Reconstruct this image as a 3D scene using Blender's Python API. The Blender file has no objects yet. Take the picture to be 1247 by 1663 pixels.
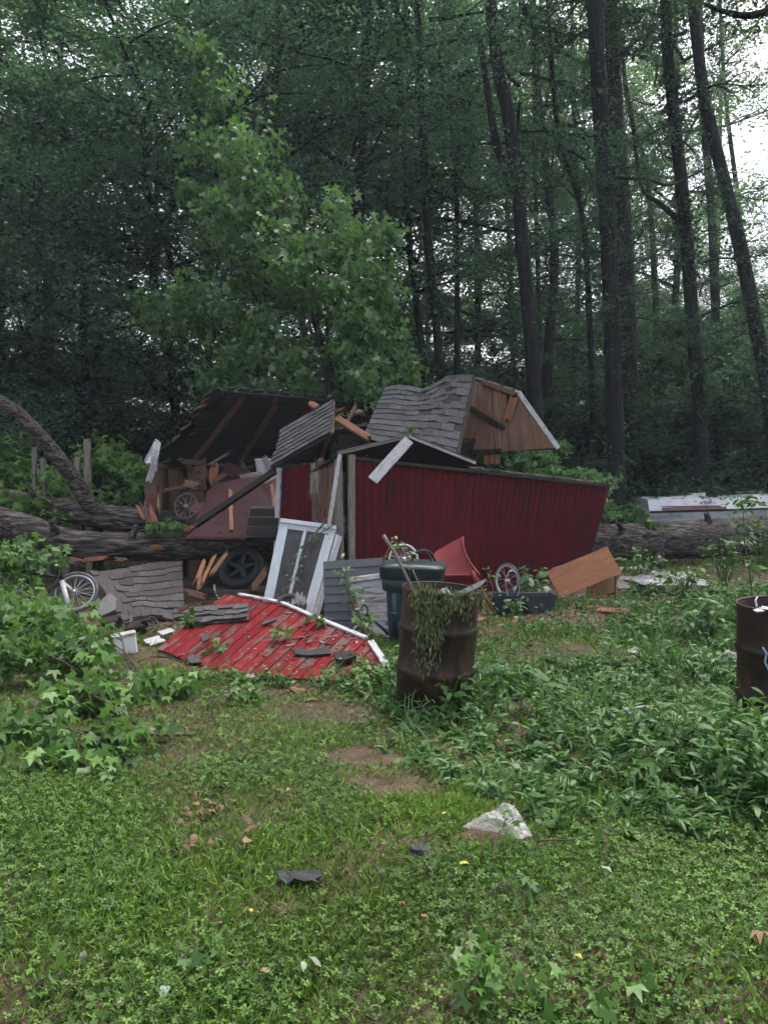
import bpy, math, random
import numpy as np
from mathutils import Vector, Matrix, Quaternion, noise as mnoise

random.seed(7)
scn = bpy.context.scene
COL = scn.collection

# ------------------------------------------------------------------ camera
F, W0, H0 = 1250.0, 1247.0, 1663.0        # focal length and frame of the photograph in its own pixels
CAMZ, PITCH = 1.65, math.atan(56 / 1250)
cam_d = bpy.data.cameras.new('camera')
cam_d.sensor_width = 36.0
cam_d.lens = F / H0 * 36.0
cam_d.clip_start, cam_d.clip_end = 0.05, 600.0
cam = bpy.data.objects.new('camera', cam_d)
COL.objects.link(cam)
cam.location = (0, 0, CAMZ)
cam.rotation_euler = (math.radians(90) - PITCH, 0, 0)
scn.camera = cam

# ------------------------------------------------------------------ sky, sun, exposure
SUN_EL, SUN_AZ = math.radians(64), math.radians(28)   # high behind the thick cloud, beyond the woods to the right
world = bpy.data.worlds.new('World')
scn.world = world
world.use_nodes = True
wn = world.node_tree
for n in list(wn.nodes):
    wn.nodes.remove(n)
w_out = wn.nodes.new('ShaderNodeOutputWorld')
w_bg = wn.nodes.new('ShaderNodeBackground')
w_sky = wn.nodes.new('ShaderNodeTexSky')
w_sky.sky_type = 'NISHITA'
w_sky.sun_disc = False
w_sky.sun_elevation = SUN_EL
w_sky.sun_rotation = SUN_AZ
w_sky.air_density, w_sky.dust_density, w_sky.ozone_density = 1.0, 4.0, 1.0
w_hs = wn.nodes.new('ShaderNodeHueSaturation')          # overcast: the cloud takes nearly all the blue out
w_hs.inputs['Saturation'].default_value = 0.42
w_tint = wn.nodes.new('ShaderNodeMix')
w_tint.data_type, w_tint.blend_type = 'RGBA', 'MULTIPLY'
w_tint.inputs[0].default_value = 1.0
w_tint.inputs[7].default_value = (1.0, 0.965, 1.0, 1)
wn.links.new(w_sky.outputs[0], w_hs.inputs['Color'])
wn.links.new(w_hs.outputs[0], w_tint.inputs[6])
wn.links.new(w_tint.outputs[2], w_bg.inputs['Color'])
w_bg.inputs['Strength'].default_value = 0.14
wn.links.new(w_bg.outputs[0], w_out.inputs['Surface'])

sun_d = bpy.data.lights.new('sun', 'SUN')
sun_d.energy = 1.5
sun_d.angle = math.radians(34)
sun_d.color = (1.0, 0.95, 0.85)
sun = bpy.data.objects.new('sun', sun_d)
COL.objects.link(sun)
sd = Vector((math.sin(SUN_AZ) * math.cos(SUN_EL), math.cos(SUN_AZ) * math.cos(SUN_EL), math.sin(SUN_EL)))
sun.rotation_euler = sd.to_track_quat('Z', 'Y').to_euler()
sun.location = sd * 60

scn.view_settings.view_transform = 'Standard'
scn.view_settings.look = 'None'
scn.view_settings.gamma = 1.0
scn.view_settings.exposure = 1.42
scn.render.engine = 'CYCLES'
scn.cycles.max_bounces = 5
scn.cycles.diffuse_bounces = 3
scn.cycles.glossy_bounces = 2
scn.cycles.transmission_bounces = 4
scn.cycles.transparent_max_bounces = 6
scn.cycles.caustics_reflective = False
scn.cycles.caustics_refractive = False
scn.cycles.use_adaptive_sampling = True
scn.cycles.adaptive_threshold = 0.05
scn.cycles.adaptive_min_samples = 20

# ------------------------------------------------------------------ geometry helpers
SP, CP = math.sin(PITCH), math.cos(PITCH)
def ray(px, py):
    dx, dz = (px - W0 / 2) / F, -(py - H0 / 2) / F
    return Vector((dx, CP + dz * SP, -SP + dz * CP))
def P(px, py, Y):
    """World point seen at a photograph pixel, Y metres in front of the camera."""
    d = ray(px, py)
    return Vector((0, 0, CAMZ)) + d * (Y / d.y)
def gz(x, y):
    return 0.035 * math.sin(x * 1.3 + 0.4) * math.cos(y * 0.9) + 0.02 * math.sin(x * 2.9 + y * 2.1)
def G(px, py, z=0.0):
    d = ray(px, py)
    t = (z - CAMZ) / d.z
    return Vector((d.x * t, d.y * t, z))
def PP(px, py, plane):
    """Where the ray of a pixel meets a plane (point, normal)."""
    d = ray(px, py); o = Vector((0, 0, CAMZ))
    t = (plane[0] - o).dot(plane[1]) / d.dot(plane[1])
    return o + d * t
def bl(c, u, v):
    """Bilinear point of the quad BL, BR, TR, TL."""
    return (c[0] * (1 - u) + c[1] * u) * (1 - v) + (c[3] * (1 - u) + c[2] * u) * v

WM = {}
def setparent(o, p):
    if p is None: return
    o.parent = p
    o.matrix_parent_inverse = WM[p.name].inverted()
def link(o, mw=None, parent=None):
    COL.objects.link(o)
    mw = mw if mw is not None else Matrix.Identity(4)
    o.matrix_basis = mw
    WM[o.name] = mw.copy()
    setparent(o, parent)
    return o
def tag(o, label=None, cat=None, group=None, kind=None):
    if label: o['label'] = label
    if cat: o['category'] = cat
    if group: o['group'] = group
    if kind: o['kind'] = kind
    return o
def thing(name, loc, label, cat, group=None):
    o = bpy.data.objects.new(name, None)
    o.empty_display_size = 0.1
    link(o, Matrix.Translation(Vector(loc)))
    return tag(o, label, cat, group)

class MB:
    """Collects shapes in world coordinates; build() links them as one mesh object."""
    def __init__(s): s.v, s.f = [], []
    def add(s, vs, fs):
        b = len(s.v)
        s.v += [Vector(x) for x in vs]
        s.f += [tuple(i + b for i in f) for f in fs]
        return s
    def prism(s, pts, n, t):
        """Polygon pts thickened by t along -n."""
        k = len(pts); n = Vector(n).normalized()
        vs = [Vector(p) for p in pts] + [Vector(p) - n * t for p in pts]
        fs = [tuple(range(k)), tuple(range(2 * k - 1, k - 1, -1))]
        fs += [(i, i + k, (i + 1) % k + k, (i + 1) % k) for i in range(k)]
        return s.add(vs, fs)
    def box(s, c, size, rot=None):
        c = Vector(c); hx, hy, hz = [q / 2 for q in size]
        vs = [Vector((x, y, z)) for x in (-hx, hx) for y in (-hy, hy) for z in (-hz, hz)]
        if rot is not None: vs = [rot @ v for v in vs]
        return s.add([c + v for v in vs], [(0, 1, 3, 2), (4, 6, 7, 5), (0, 4, 5, 1), (2, 3, 7, 6), (0, 2, 6, 4), (1, 5, 7, 3)])
    def beam(s, a, b, w, h, up=(0, 0, 1), rag=0.0):
        """Bar from a to b, w across, h along up; rag splinters its ends."""
        a, b = Vector(a), Vector(b); x = (b - a).normalized(); up = Vector(up)
        y = up.cross(x)
        if y.length < 1e-4: y = Vector((1, 0, 0)).cross(x)
        y.normalize(); z = x.cross(y)
        vs = []
        for p, sg in ((a, -1), (b, 1)):
            for (q, r) in ((-1, -1), (1, -1), (1, 1), (-1, 1)):
                vs.append(p + y * (q * w / 2) + z * (r * h / 2) + x * sg * random.uniform(-rag, rag))
        return s.add(vs, [(0, 3, 2, 1), (4, 5, 6, 7), (0, 1, 5, 4), (1, 2, 6, 5), (2, 3, 7, 6), (3, 0, 4, 7)])
    def tube(s, pts, rad, seg=8, cap=True, disp=None):
        pts = [Vector(p) for p in pts]
        if not hasattr(rad, '__len__'): rad = [rad] * len(pts)
        b = len(s.v); prev = None
        for i, p in enumerate(pts):
            t = (pts[min(i + 1, len(pts) - 1)] - pts[max(i - 1, 0)]).normalized()
            if prev is None:
                a = Vector((0, 0, 1)) if abs(t.z) < 0.9 else Vector((1, 0, 0))
                prev = (a - t * a.dot(t)).normalized()
            prev = (prev - t * prev.dot(t)).normalized()
            q = t.cross(prev)
            for k in range(seg):
                an = 2 * math.pi * k / seg
                r = rad[i] * (1 + (disp(i, k, p) if disp else 0))
                s.v.append(p + (prev * math.cos(an) + q * math.sin(an)) * r)
        n = len(pts)
        for i in range(n - 1):
            for k in range(seg):
                k2 = (k + 1) % seg
                s.f.append((b + i * seg + k, b + i * seg + k2, b + (i + 1) * seg + k2, b + (i + 1) * seg + k))
        if cap:
            s.f.append(tuple(b + k for k in range(seg - 1, -1, -1)))
            s.f.append(tuple(b + (n - 1) * seg + k for k in range(seg)))
        return s
    def lathe(s, prof, seg=32, mw=None, disp=None):
        """Profile of (r, z) turned round z, then moved by mw."""
        b = len(s.v)
        mw = mw if mw is not None else Matrix.Identity(4)
        for i, (r, z) in enumerate(prof):
            for k in range(seg):
                an = 2 * math.pi * k / seg
                rr = r * (1 + (disp(an, z) if disp else 0))
                s.v.append(mw @ Vector((rr * math.cos(an), rr * math.sin(an), z)))
        for i in range(len(prof) - 1):
            for k in range(seg):
                k2 = (k + 1) % seg
                s.f.append((b + i * seg + k, b + i * seg + k2, b + (i + 1) * seg + k2, b + (i + 1) * seg + k))
        return s
    def build(s, name, mat, parent=None, smooth=False, origin=True):
        me = bpy.data.meshes.new(name)
        vs = s.v
        loc = Vector((0, 0, 0))
        if origin and vs:
            lo = Vector([min(v[i] for v in vs) for i in range(3)]); hi = Vector([max(v[i] for v in vs) for i in range(3)])
            loc = Vector(((lo.x + hi.x) / 2, (lo.y + hi.y) / 2, lo.z))
        me.from_pydata([tuple(v - loc) for v in vs], [], s.f)
        if smooth: me.shade_smooth()
        me.materials.append(mat)
        return link(bpy.data.objects.new(name, me), Matrix.Translation(loc), parent)

def np_mesh(name, verts, faces, mat, attr=None, parent=None, mw=None, smooth=False):
    """verts (n,3), faces (m,k) arrays; attr one float per vertex named v."""
    me = bpy.data.meshes.new(name)
    m, k = faces.shape
    me.vertices.add(len(verts)); me.vertices.foreach_set('co', np.ascontiguousarray(verts, dtype=np.float32).ravel())
    me.loops.add(m * k); me.loops.foreach_set('vertex_index', np.ascontiguousarray(faces, dtype=np.int32).ravel())
    me.polygons.add(m); me.polygons.foreach_set('loop_start', np.arange(0, m * k, k, dtype=np.int32))
    me.update(calc_edges=True)
    if attr is not None:
        a = me.attributes.new('v', 'FLOAT', 'POINT'); a.data.foreach_set('value', attr.astype(np.float32))
    if smooth: me.shade_smooth()
    me.materials.append(mat)
    if name is None: return me
    return link(bpy.data.objects.new(name, me), mw, parent)

def plank(name, a, b, w, t, n, mat, parent=None, rag=0.0, rag2=None, warp=0.0):
    """Board from a to b: local X runs along the grain, Z is the face; chamfered, with splintered ends if rag."""
    a, b, n = Vector(a), Vector(b), Vector(n)
    x = (b - a); L = x.length; x.normalize()
    z = (n - x * n.dot(x)).normalized(); y = z.cross(x)
    mw = Matrix((x, y, z)).transposed().to_4x4(); mw.translation = a
    rag2 = rag if rag2 is None else rag2
    m = 7 if max(rag, rag2) > 0 else 1
    c = min(t, w) * 0.12
    prof = []
    for i in range(m + 1):
        prof.append((-w / 2 + w * i / m, t / 2))
    vs, fs = [], []
    jt = [random.uniform(-1, 1) for _ in range(2 * (m + 1))]
    nx = 4 if warp else 1
    for ix in range(nx + 1):
        for k, (yy, zz) in enumerate(prof):
            if ix == 0: xx = abs(jt[k]) ** .7 * rag * 1.5
            elif ix == nx: xx = L - abs(jt[k + m + 1]) ** .7 * rag2 * 1.5
            else: xx = L * ix / nx
            wz = warp * math.sin(math.pi * ix / nx)
            e = c if k in (0, m) else 0
            vs.append((xx, yy, t / 2 - e + wz))
            vs.append((xx, yy, -t / 2 + wz))
    r = 2 * (m + 1)
    for ix in range(nx):
        for k in range(m):
            q = ix * r + 2 * k
            fs.append((q, q + r, q + r + 2, q + 2)); fs.append((q + 1, q + 3, q + r + 3, q + r + 1))
        q = ix * r; fs.append((q, q + 1, q + r + 1, q + r))
        q = ix * r + 2 * m; fs.append((q, q + r, q + r + 1, q + 1))
    for k in range(m):
        q = 2 * k; fs.append((q, q + 2, q + 3, q + 1))
        q = nx * r + 2 * k; fs.append((q, q + 1, q + 3, q + 2))
    me = bpy.data.meshes.new(name); me.from_pydata(vs, [], fs); me.materials.append(mat)
    return link(bpy.data.objects.new(name, me), mw, parent)

# ------------------------------------------------------------------ materials
def ramp_node(nt, cols):
    r = nt.nodes.new('ShaderNodeValToRGB')
    e = r.color_ramp.elements
    while len(e) < len(cols): e.new(0.5)
    for i, c in enumerate(cols):
        if len(c) == 2: e[i].position, c = c
        else: e[i].position = 0.3 + 0.4 * i / max(1, len(cols) - 1)
        e[i].color = (*c, 1)
    return r
MATS = {}
def M(name, cols, scale=5.0, stretch=(1, 1, 1), rough=0.75, bump=0.3, bdist=0.01, spec=0.35, metal=0.0, wear=None, wear2=None, rnd=0.25, detail=6.0, dist=0.3, trans=0.0, alpha=1.0, sheen=0, fine=None):
    """Noise-driven procedural surface: colour ramp over stretched noise, wear patches with their own shape, bump, per-object tone."""
    if name in MATS: return MATS[name]
    m = bpy.data.materials.new(name); m.use_nodes = True
    nt = m.node_tree; N, Lk = nt.nodes, nt.links
    b = N['Principled BSDF']
    tc = N.new('ShaderNodeTexCoord'); mp = N.new('ShaderNodeMapping'); mp.inputs['Scale'].default_value = stretch
    oi = N.new('ShaderNodeObjectInfo')
    off = N.new('ShaderNodeMath'); off.operation = 'MULTIPLY'; off.inputs[1].default_value = 37.0
    Lk.new(oi.outputs['Random'], off.inputs[0]); Lk.new(tc.outputs['Object'], mp.inputs['Vector']); Lk.new(off.outputs[0], mp.inputs['Location'])
    def nz(sc, vec, det=detail, ds=dist, ro=0.6):
        n = N.new('ShaderNodeTexNoise'); n.inputs['Scale'].default_value = sc; n.inputs['Detail'].default_value = det
        n.inputs['Roughness'].default_value = ro; n.inputs['Distortion'].default_value = ds
        Lk.new(vec, n.inputs['Vector']); return n.outputs['Fac']
    n1 = nz(scale, mp.outputs[0])
    r = ramp_node(nt, cols); Lk.new(n1, r.inputs[0])
    col = r.outputs[0]
    hgt = n1
    for w in (wear, wear2):
        if not w: continue
        wc, th, wsc, wst = w[:4]
        soft = w[4] if len(w) > 4 else 0.04
        mp2 = N.new('ShaderNodeMapping'); mp2.inputs['Scale'].default_value = wst
        Lk.new(tc.outputs['Object'], mp2.inputs['Vector']); Lk.new(off.outputs[0], mp2.inputs['Location'])
        n2 = nz(wsc, mp2.outputs[0], 8.0, 0.6, 0.65)
        mr = N.new('ShaderNodeMapRange'); mr.inputs['From Min'].default_value = th - soft; mr.inputs['From Max'].default_value = th + soft
        Lk.new(n2, mr.inputs['Value'])
        mx = N.new('ShaderNodeMix'); mx.data_type = 'RGBA'; Lk.new(mr.outputs[0], mx.inputs[0]); Lk.new(col, mx.inputs[6])
        mx.inputs[7].default_value = (*wc, 1); col = mx.outputs[2]
        hh = N.new('ShaderNodeMath'); hh.operation = 'MULTIPLY_ADD'; hh.inputs[1].default_value = -0.5
        Lk.new(mr.outputs[0], hh.inputs[0]); Lk.new(hgt, hh.inputs[2]); hgt = hh.outputs[0]
    if rnd:
        mr = N.new('ShaderNodeMapRange'); mr.inputs['To Min'].default_value = 1 - rnd; mr.inputs['To Max'].default_value = 1 + rnd
        Lk.new(oi.outputs['Random'], mr.inputs['Value'])
        mx = N.new('ShaderNodeMix'); mx.data_type, mx.blend_type = 'RGBA', 'MULTIPLY'; mx.inputs[0].default_value = 1
        Lk.new(col, mx.inputs[6]); Lk.new(mr.outputs[0], mx.inputs[7]); col = mx.outputs[2]
    Lk.new(col, b.inputs['Base Color'])
    b.inputs['Roughness'].default_value = rough; b.inputs['Metallic'].default_value = metal
    b.inputs['Specular IOR Level'].default_value = spec
    if trans: b.inputs['Transmission Weight'].default_value = trans
    if alpha < 1: b.inputs['Alpha'].default_value = alpha
    if fine:
        n3 = nz(fine, tc.outputs['Object'], 2.0, 0.0)
        hh = N.new('ShaderNodeMath'); hh.operation = 'MULTIPLY_ADD'; hh.inputs[1].default_value = 0.6
        Lk.new(n3, hh.inputs[0]); Lk.new(hgt, hh.inputs[2]); hgt = hh.outputs[0]
    if bump:
        bp = N.new('ShaderNodeBump'); bp.inputs['Strength'].default_value = bump; bp.inputs['Distance'].default_value = bdist
        Lk.new(hgt, bp.inputs['Height']); Lk.new(bp.outputs[0], b.inputs['Normal'])
    MATS[name] = m
    return m

def LEAF(name, dark, light, under=None, rough=0.42, spec=0.5, transl=0.3, rnd=0.2, hue=0.0):
    """Leaf: tone from the per-leaf attribute v, paler underside, some light coming through."""
    if name in MATS: return MATS[name]
    m = bpy.data.materials.new(name); m.use_nodes = True
    nt = m.node_tree; N, Lk = nt.nodes, nt.links
    b = N['Principled BSDF']; out = N['Material Output']
    at = N.new('ShaderNodeAttribute'); at.attribute_name = 'v'
    mid = tuple((a + c) / 2 for a, c in zip(dark, light))
    r = ramp_node(nt, [(0.0, dark), (0.55, mid), (1.0, light)]); Lk.new(at.outputs['Fac'], r.inputs[0])
    col = r.outputs[0]
    if under:
        ge = N.new('ShaderNodeNewGeometry')
        mx = N.new('ShaderNodeMix'); mx.data_type = 'RGBA'; Lk.new(ge.outputs['Backfacing'], mx.inputs[0]); Lk.new(col, mx.inputs[6]); mx.inputs[7].default_value = (*under, 1)
        col = mx.outputs[2]
    if rnd:
        oi = N.new('ShaderNodeObjectInfo')
        mr = N.new('ShaderNodeMapRange'); mr.inputs['To Min'].default_value = 1 - rnd; mr.inputs['To Max'].default_value = 1 + rnd
        Lk.new(oi.outputs['Random'], mr.inputs['Value'])
        mx = N.new('ShaderNodeMix'); mx.data_type, mx.blend_type = 'RGBA', 'MULTIPLY'; mx.inputs[0].default_value = 1
        Lk.new(col, mx.inputs[6]); Lk.new(mr.outputs[0], mx.inputs[7]); col = mx.outputs[2]
    Lk.new(col, b.inputs['Base Color'])
    b.inputs['Roughness'].default_value = rough; b.inputs['Specular IOR Level'].default_value = spec
    t = N.new('ShaderNodeBsdfTranslucent')
    g = N.new('ShaderNodeMix'); g.data_type, g.blend_type = 'RGBA', 'MULTIPLY'; g.inputs[0].default_value = 1; g.inputs[7].default_value = (1.3, 1.5, 0.7, 1)
    Lk.new(col, g.inputs[6]); Lk.new(g.outputs[2], t.inputs['Color'])
    ms = N.new('ShaderNodeMixShader'); ms.inputs[0].default_value = transl
    Lk.new(b.outputs[0], ms.inputs[1]); Lk.new(t.outputs[0], ms.inputs[2]); Lk.new(ms.outputs[0], out.inputs['Surface'])
    MATS[name] = m
    return m

RAW = [(0.085, 0.042, 0.022), (0.19, 0.10, 0.05), (0.30, 0.17, 0.09)]
m_red = M('red_siding_paint', [(0.062, 0.003, 0.007), (0.10, 0.005, 0.011), (0.125, 0.010, 0.016)], 3, (2.5, 9, 9), 0.65, 0.35, 0.004, spec=0.08,
          wear=((0.10, 0.065, 0.05), 0.672, 9, (2.5, 9, 9), 0.04), wear2=((0.028, 0.010, 0.010), 0.60, 1.6, (1, 2, 2), 0.14), rnd=0.09)
m_redtop = M('red_panel_paint', [(0.10, 0.007, 0.010), (0.16, 0.011, 0.015), (0.20, 0.021, 0.025)], 5, (2, 9, 9), 0.65, 0.5, 0.006, spec=0.08,
          wear=((0.115, 0.082, 0.068), 0.55, 2.6, (1.1, 2.2, 2.2), 0.035), wear2=((0.30, 0.17, 0.16), 0.665, 22, (1, 2.5, 2.5), 0.03), rnd=0.2)
m_redworn = M('red_peeled_paint', [(0.10, 0.022, 0.02), (0.15, 0.03, 0.028)], 3, (2, 9, 9), 0.7, 0.5, 0.005,
          wear=((0.13, 0.095, 0.07), 0.48, 5, (2, 6, 6), 0.05), rnd=0.25)
m_white = M('weathered_white_paint', [(0.36, 0.36, 0.355), (0.47, 0.475, 0.48), (0.55, 0.555, 0.56)], 4, (1, 6, 6), 0.6, 0.3, 0.003,
          wear=((0.14, 0.12, 0.10), 0.585, 9, (1.5, 7, 7), 0.03), rnd=0.1)
m_vinyl = M('white_frame_paint', [(0.42, 0.46, 0.48), (0.52, 0.56, 0.585)], 6, (1, 4, 4), 0.45, 0.15, 0.002,
          wear=((0.25, 0.24, 0.22), 0.68, 12, (1, 5, 5), 0.03), rnd=0.05)
m_wood = M('raw_wet_wood', [(0.05, 0.024, 0.013), (0.115, 0.055, 0.028), (0.19, 0.10, 0.052)], 3, (1.2, 16, 16), 0.6, 0.4, 0.004, rnd=0.3, dist=1.2)
m_orange = M('fresh_split_wood', [(0.13, 0.048, 0.022), (0.23, 0.092, 0.042), (0.33, 0.155, 0.08)], 4, (1.2, 18, 18), 0.6, 0.5, 0.006, rnd=0.25, dist=0.8)
m_ply = M('old_plywood', [(0.09, 0.046, 0.028), (0.15, 0.08, 0.046), (0.28, 0.155, 0.085)], 2.2, (0.5, 7, 7), 0.65, 0.3, 0.004, rnd=0.15, dist=2.2)
m_plyshelf = M('varnished_shelf_wood', [(0.17, 0.062, 0.026), (0.27, 0.105, 0.042), (0.35, 0.15, 0.062)], 2.4, (0.7, 9, 9), 0.38, 0.2, 0.003, rnd=0.08, dist=1.6)
m_pine = M('pale_pine', [(0.34, 0.205, 0.105), (0.45, 0.29, 0.155)], 3, (1, 10, 10), 0.6, 0.25, 0.003, rnd=0.15, dist=1.2)
m_dark = M('shade_darkened_boards', [(0.010, 0.008, 0.007), (0.020, 0.015, 0.012), (0.032, 0.023, 0.018)], 3, (1, 8, 8), 0.8, 0.4, 0.005, rnd=0.2)  # wood tone lowered so the shed's inside shade sits in the colour
m_grey = M('grey_weathered_wood', [(0.10, 0.085, 0.07), (0.19, 0.165, 0.14), (0.27, 0.24, 0.21)], 4, (1.2, 14, 14), 0.8, 0.5, 0.005, rnd=0.2,
           wear=((0.05, 0.055, 0.03), 0.66, 5, (1, 3, 3), 0.06))
m_maroon = M('maroon_sheet', [(0.032, 0.009, 0.011), (0.052, 0.015, 0.018)], 3, (1, 1, 1), 0.6, 0.15, 0.003, spec=0.15, wear=((0.03, 0.018, 0.016), 0.72, 9, (1, 1, 1), 0.02), rnd=0.0)
m_shingle = M('asphalt_shingle', [(0.034, 0.035, 0.038), (0.058, 0.059, 0.064), (0.08, 0.081, 0.087)], 26, (1, 1, 1), 0.85, 0.6, 0.004, fine=260,
              wear=((0.045, 0.045, 0.047), 0.62, 4, (1, 1, 1), 0.1), rnd=0.30)
m_shingle2 = M('asphalt_shingle_muddy', [(0.034, 0.032, 0.034), (0.062, 0.059, 0.060), (0.09, 0.085, 0.085)], 22, (1, 1, 1), 0.85, 0.7, 0.006, fine=240,
              wear=((0.085, 0.060, 0.057), 0.56, 5, (1, 1, 1), 0.08), rnd=0.30)
m_bark = M('furrowed_bark', [(0.40, (0.010, 0.008, 0.007)), (0.50, (0.050, 0.041, 0.035)), (0.62, (0.17, 0.145, 0.125))], 11, (0.22, 2.4, 2.4), 0.8, 1.0, 0.05, rnd=0.0, dist=0.8)
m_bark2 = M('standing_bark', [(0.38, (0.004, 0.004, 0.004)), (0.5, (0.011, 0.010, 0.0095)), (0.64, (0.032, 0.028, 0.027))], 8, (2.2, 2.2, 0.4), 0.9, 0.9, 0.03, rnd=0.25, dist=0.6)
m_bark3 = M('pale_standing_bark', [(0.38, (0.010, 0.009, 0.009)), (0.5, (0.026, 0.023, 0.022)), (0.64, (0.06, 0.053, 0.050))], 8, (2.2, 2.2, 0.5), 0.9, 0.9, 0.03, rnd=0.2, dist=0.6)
m_twig = M('twig_bark', [(0.05, 0.038, 0.028), (0.11, 0.085, 0.065)], 20, (1, 1, 1), 0.8, 0.4, 0.004)
m_rust = M('rusty_drum_steel', [(0.009, 0.0055, 0.005), (0.020, 0.0095, 0.007), (0.038, 0.016, 0.010)], 5, (1, 1, 0.5), 0.45, 0.35, 0.004, spec=0.32,
           wear=((0.085, 0.036, 0.019), 0.585, 5, (1.4, 1.4, 0.6), 0.1), wear2=((0.016, 0.011, 0.010), 0.60, 3, (1, 1, 0.4), 0.12), rnd=0.1)
m_galv = M('bright_steel', [(0.42, 0.43, 0.45), (0.55, 0.56, 0.58)], 8, rough=0.3, bump=0.1, metal=1.0, rnd=0.1)
m_rod = M('rusty_pipe', [(0.10, 0.075, 0.068), (0.17, 0.13, 0.12)], 12, rough=0.5, bump=0.2, rnd=0.1)
m_rubber = M('black_rubber', [(0.012, 0.012, 0.013), (0.03, 0.03, 0.032)], 12, rough=0.6, bump=0.2, rnd=0.15)
m_rubberg = M('grey_tyre_rubber', [(0.05, 0.055, 0.06), (0.10, 0.105, 0.11)], 12, rough=0.55, bump=0.15, rnd=0.1)
m_wtyre = M('white_rim_paint', [(0.45, 0.45, 0.45), (0.6, 0.6, 0.6)], 9, rough=0.5, bump=0.1, rnd=0.1)
m_black = M('black_plastic', [(0.012, 0.012, 0.013), (0.022, 0.022, 0.024)], 6, rough=0.4, bump=0.05)
m_bin = M('green_bin_plastic', [(0.008, 0.022, 0.025), (0.012, 0.032, 0.035)], 4, rough=0.42, bump=0.08, spec=0.45, rnd=0.0,
          wear=((0.06, 0.085, 0.08), 0.72, 10, (1, 1, 0.6), 0.06))
m_binbody = M('teal_bin_plastic', [(0.018, 0.036, 0.045), (0.026, 0.052, 0.062)], 4, (1, 1, 0.4), rough=0.45, bump=0.08, spec=0.45, rnd=0.0,
          wear=((0.07, 0.075, 0.07), 0.70, 7, (1, 1, 0.5), 0.08))
m_planter = M('slate_plastic', [(0.035, 0.042, 0.052), (0.055, 0.064, 0.076)], 5, rough=0.5, bump=0.1, wear=((0.10, 0.09, 0.075), 0.68, 8, (1, 1, 1), 0.06))
m_tray = M('red_tray_paint', [(0.13, 0.014, 0.014), (0.22, 0.026, 0.024), (0.27, 0.045, 0.040)], 4, rough=0.5, bump=0.2, rnd=0.0,
           wear=((0.26, 0.10, 0.085), 0.66, 10, (1, 1, 1), 0.05))
m_handle = M('red_brown_handle', [(0.16, 0.05, 0.03), (0.24, 0.085, 0.05)], 8, (2, 2, 0.5), rough=0.5, bump=0.2, rnd=0.0)
m_sidegrey = M('grey_lap_siding', [(0.075, 0.08, 0.088), (0.105, 0.11, 0.12)], 6, (1, 8, 8), 0.6, 0.25, 0.003, rnd=0.12)
m_whitewood = M('flaking_white_board', [(0.30, 0.29, 0.29), (0.43, 0.42, 0.42), (0.5, 0.49, 0.49)], 5, (1, 5, 5), 0.7, 0.5, 0.004,
                wear=((0.13, 0.11, 0.10), 0.56, 6, (0.8, 4, 4), 0.08), rnd=0.15)
m_gel = M('white_gelcoat', [(0.80, 0.81, 0.82), (0.86, 0.87, 0.88)], 2, rough=0.35, bump=0.03, rnd=0.0, wear=((0.55, 0.56, 0.56), 0.75, 3, (1, 1, 1.5), 0.1))
m_hullgrey = M('grey_hull_paint', [(0.50, 0.52, 0.55), (0.62, 0.64, 0.67)], 2, rough=0.4, bump=0.03, rnd=0.0, wear=((0.16, 0.18, 0.16), 0.62, 3, (1, 1, 1.5), 0.12))
m_stripe = M('brown_red_stripe', [(0.15, 0.075, 0.07), (0.22, 0.12, 0.11)], 5, rough=0.5, bump=0.05)
m_conc = M('concrete', [(0.16, 0.155, 0.145), (0.25, 0.245, 0.23)], 14, rough=0.9, bump=0.5, rnd=0.1, fine=120)
m_paper = M('dirty_white_scrap', [(0.30, 0.30, 0.295), (0.42, 0.42, 0.42)], 8, rough=0.7, bump=0.3, rnd=0.15, wear=((0.28, 0.24, 0.2), 0.66, 7, (1, 1, 1), 0.06))
m_blue = M('blue_plastic', [(0.10, 0.17, 0.32), (0.30, 0.36, 0.46)], 20, rough=0.4, bump=0.1)
m_dirt = M('bare_soil', [(0.05, 0.034, 0.025), (0.10, 0.066, 0.05), (0.15, 0.098, 0.075)], 14, rough=0.95, bump=0.8, bdist=0.02, rnd=0, fine=90)
m_dry = M('dry_leaf_brown', [(0.085, 0.052, 0.03), (0.19, 0.125, 0.07)], 30, rough=0.75, bump=0.4, bdist=0.003, rnd=0.3)
m_yellow = M('yellow_leaf', [(0.34, 0.27, 0.03), (0.45, 0.38, 0.06)], 30, rough=0.6, bump=0.3, bdist=0.003, rnd=0.2)
m_paleleaf = M('pale_leaf_underside', [(0.13, 0.18, 0.13), (0.21, 0.27, 0.21)], 30, rough=0.6, bump=0.3, bdist=0.003, rnd=0.15)
m_greenleaf = M('fallen_green_leaf', [(0.035, 0.085, 0.02), (0.075, 0.15, 0.035)], 30, rough=0.45, bump=0.3, bdist=0.003, rnd=0.3)

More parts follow.
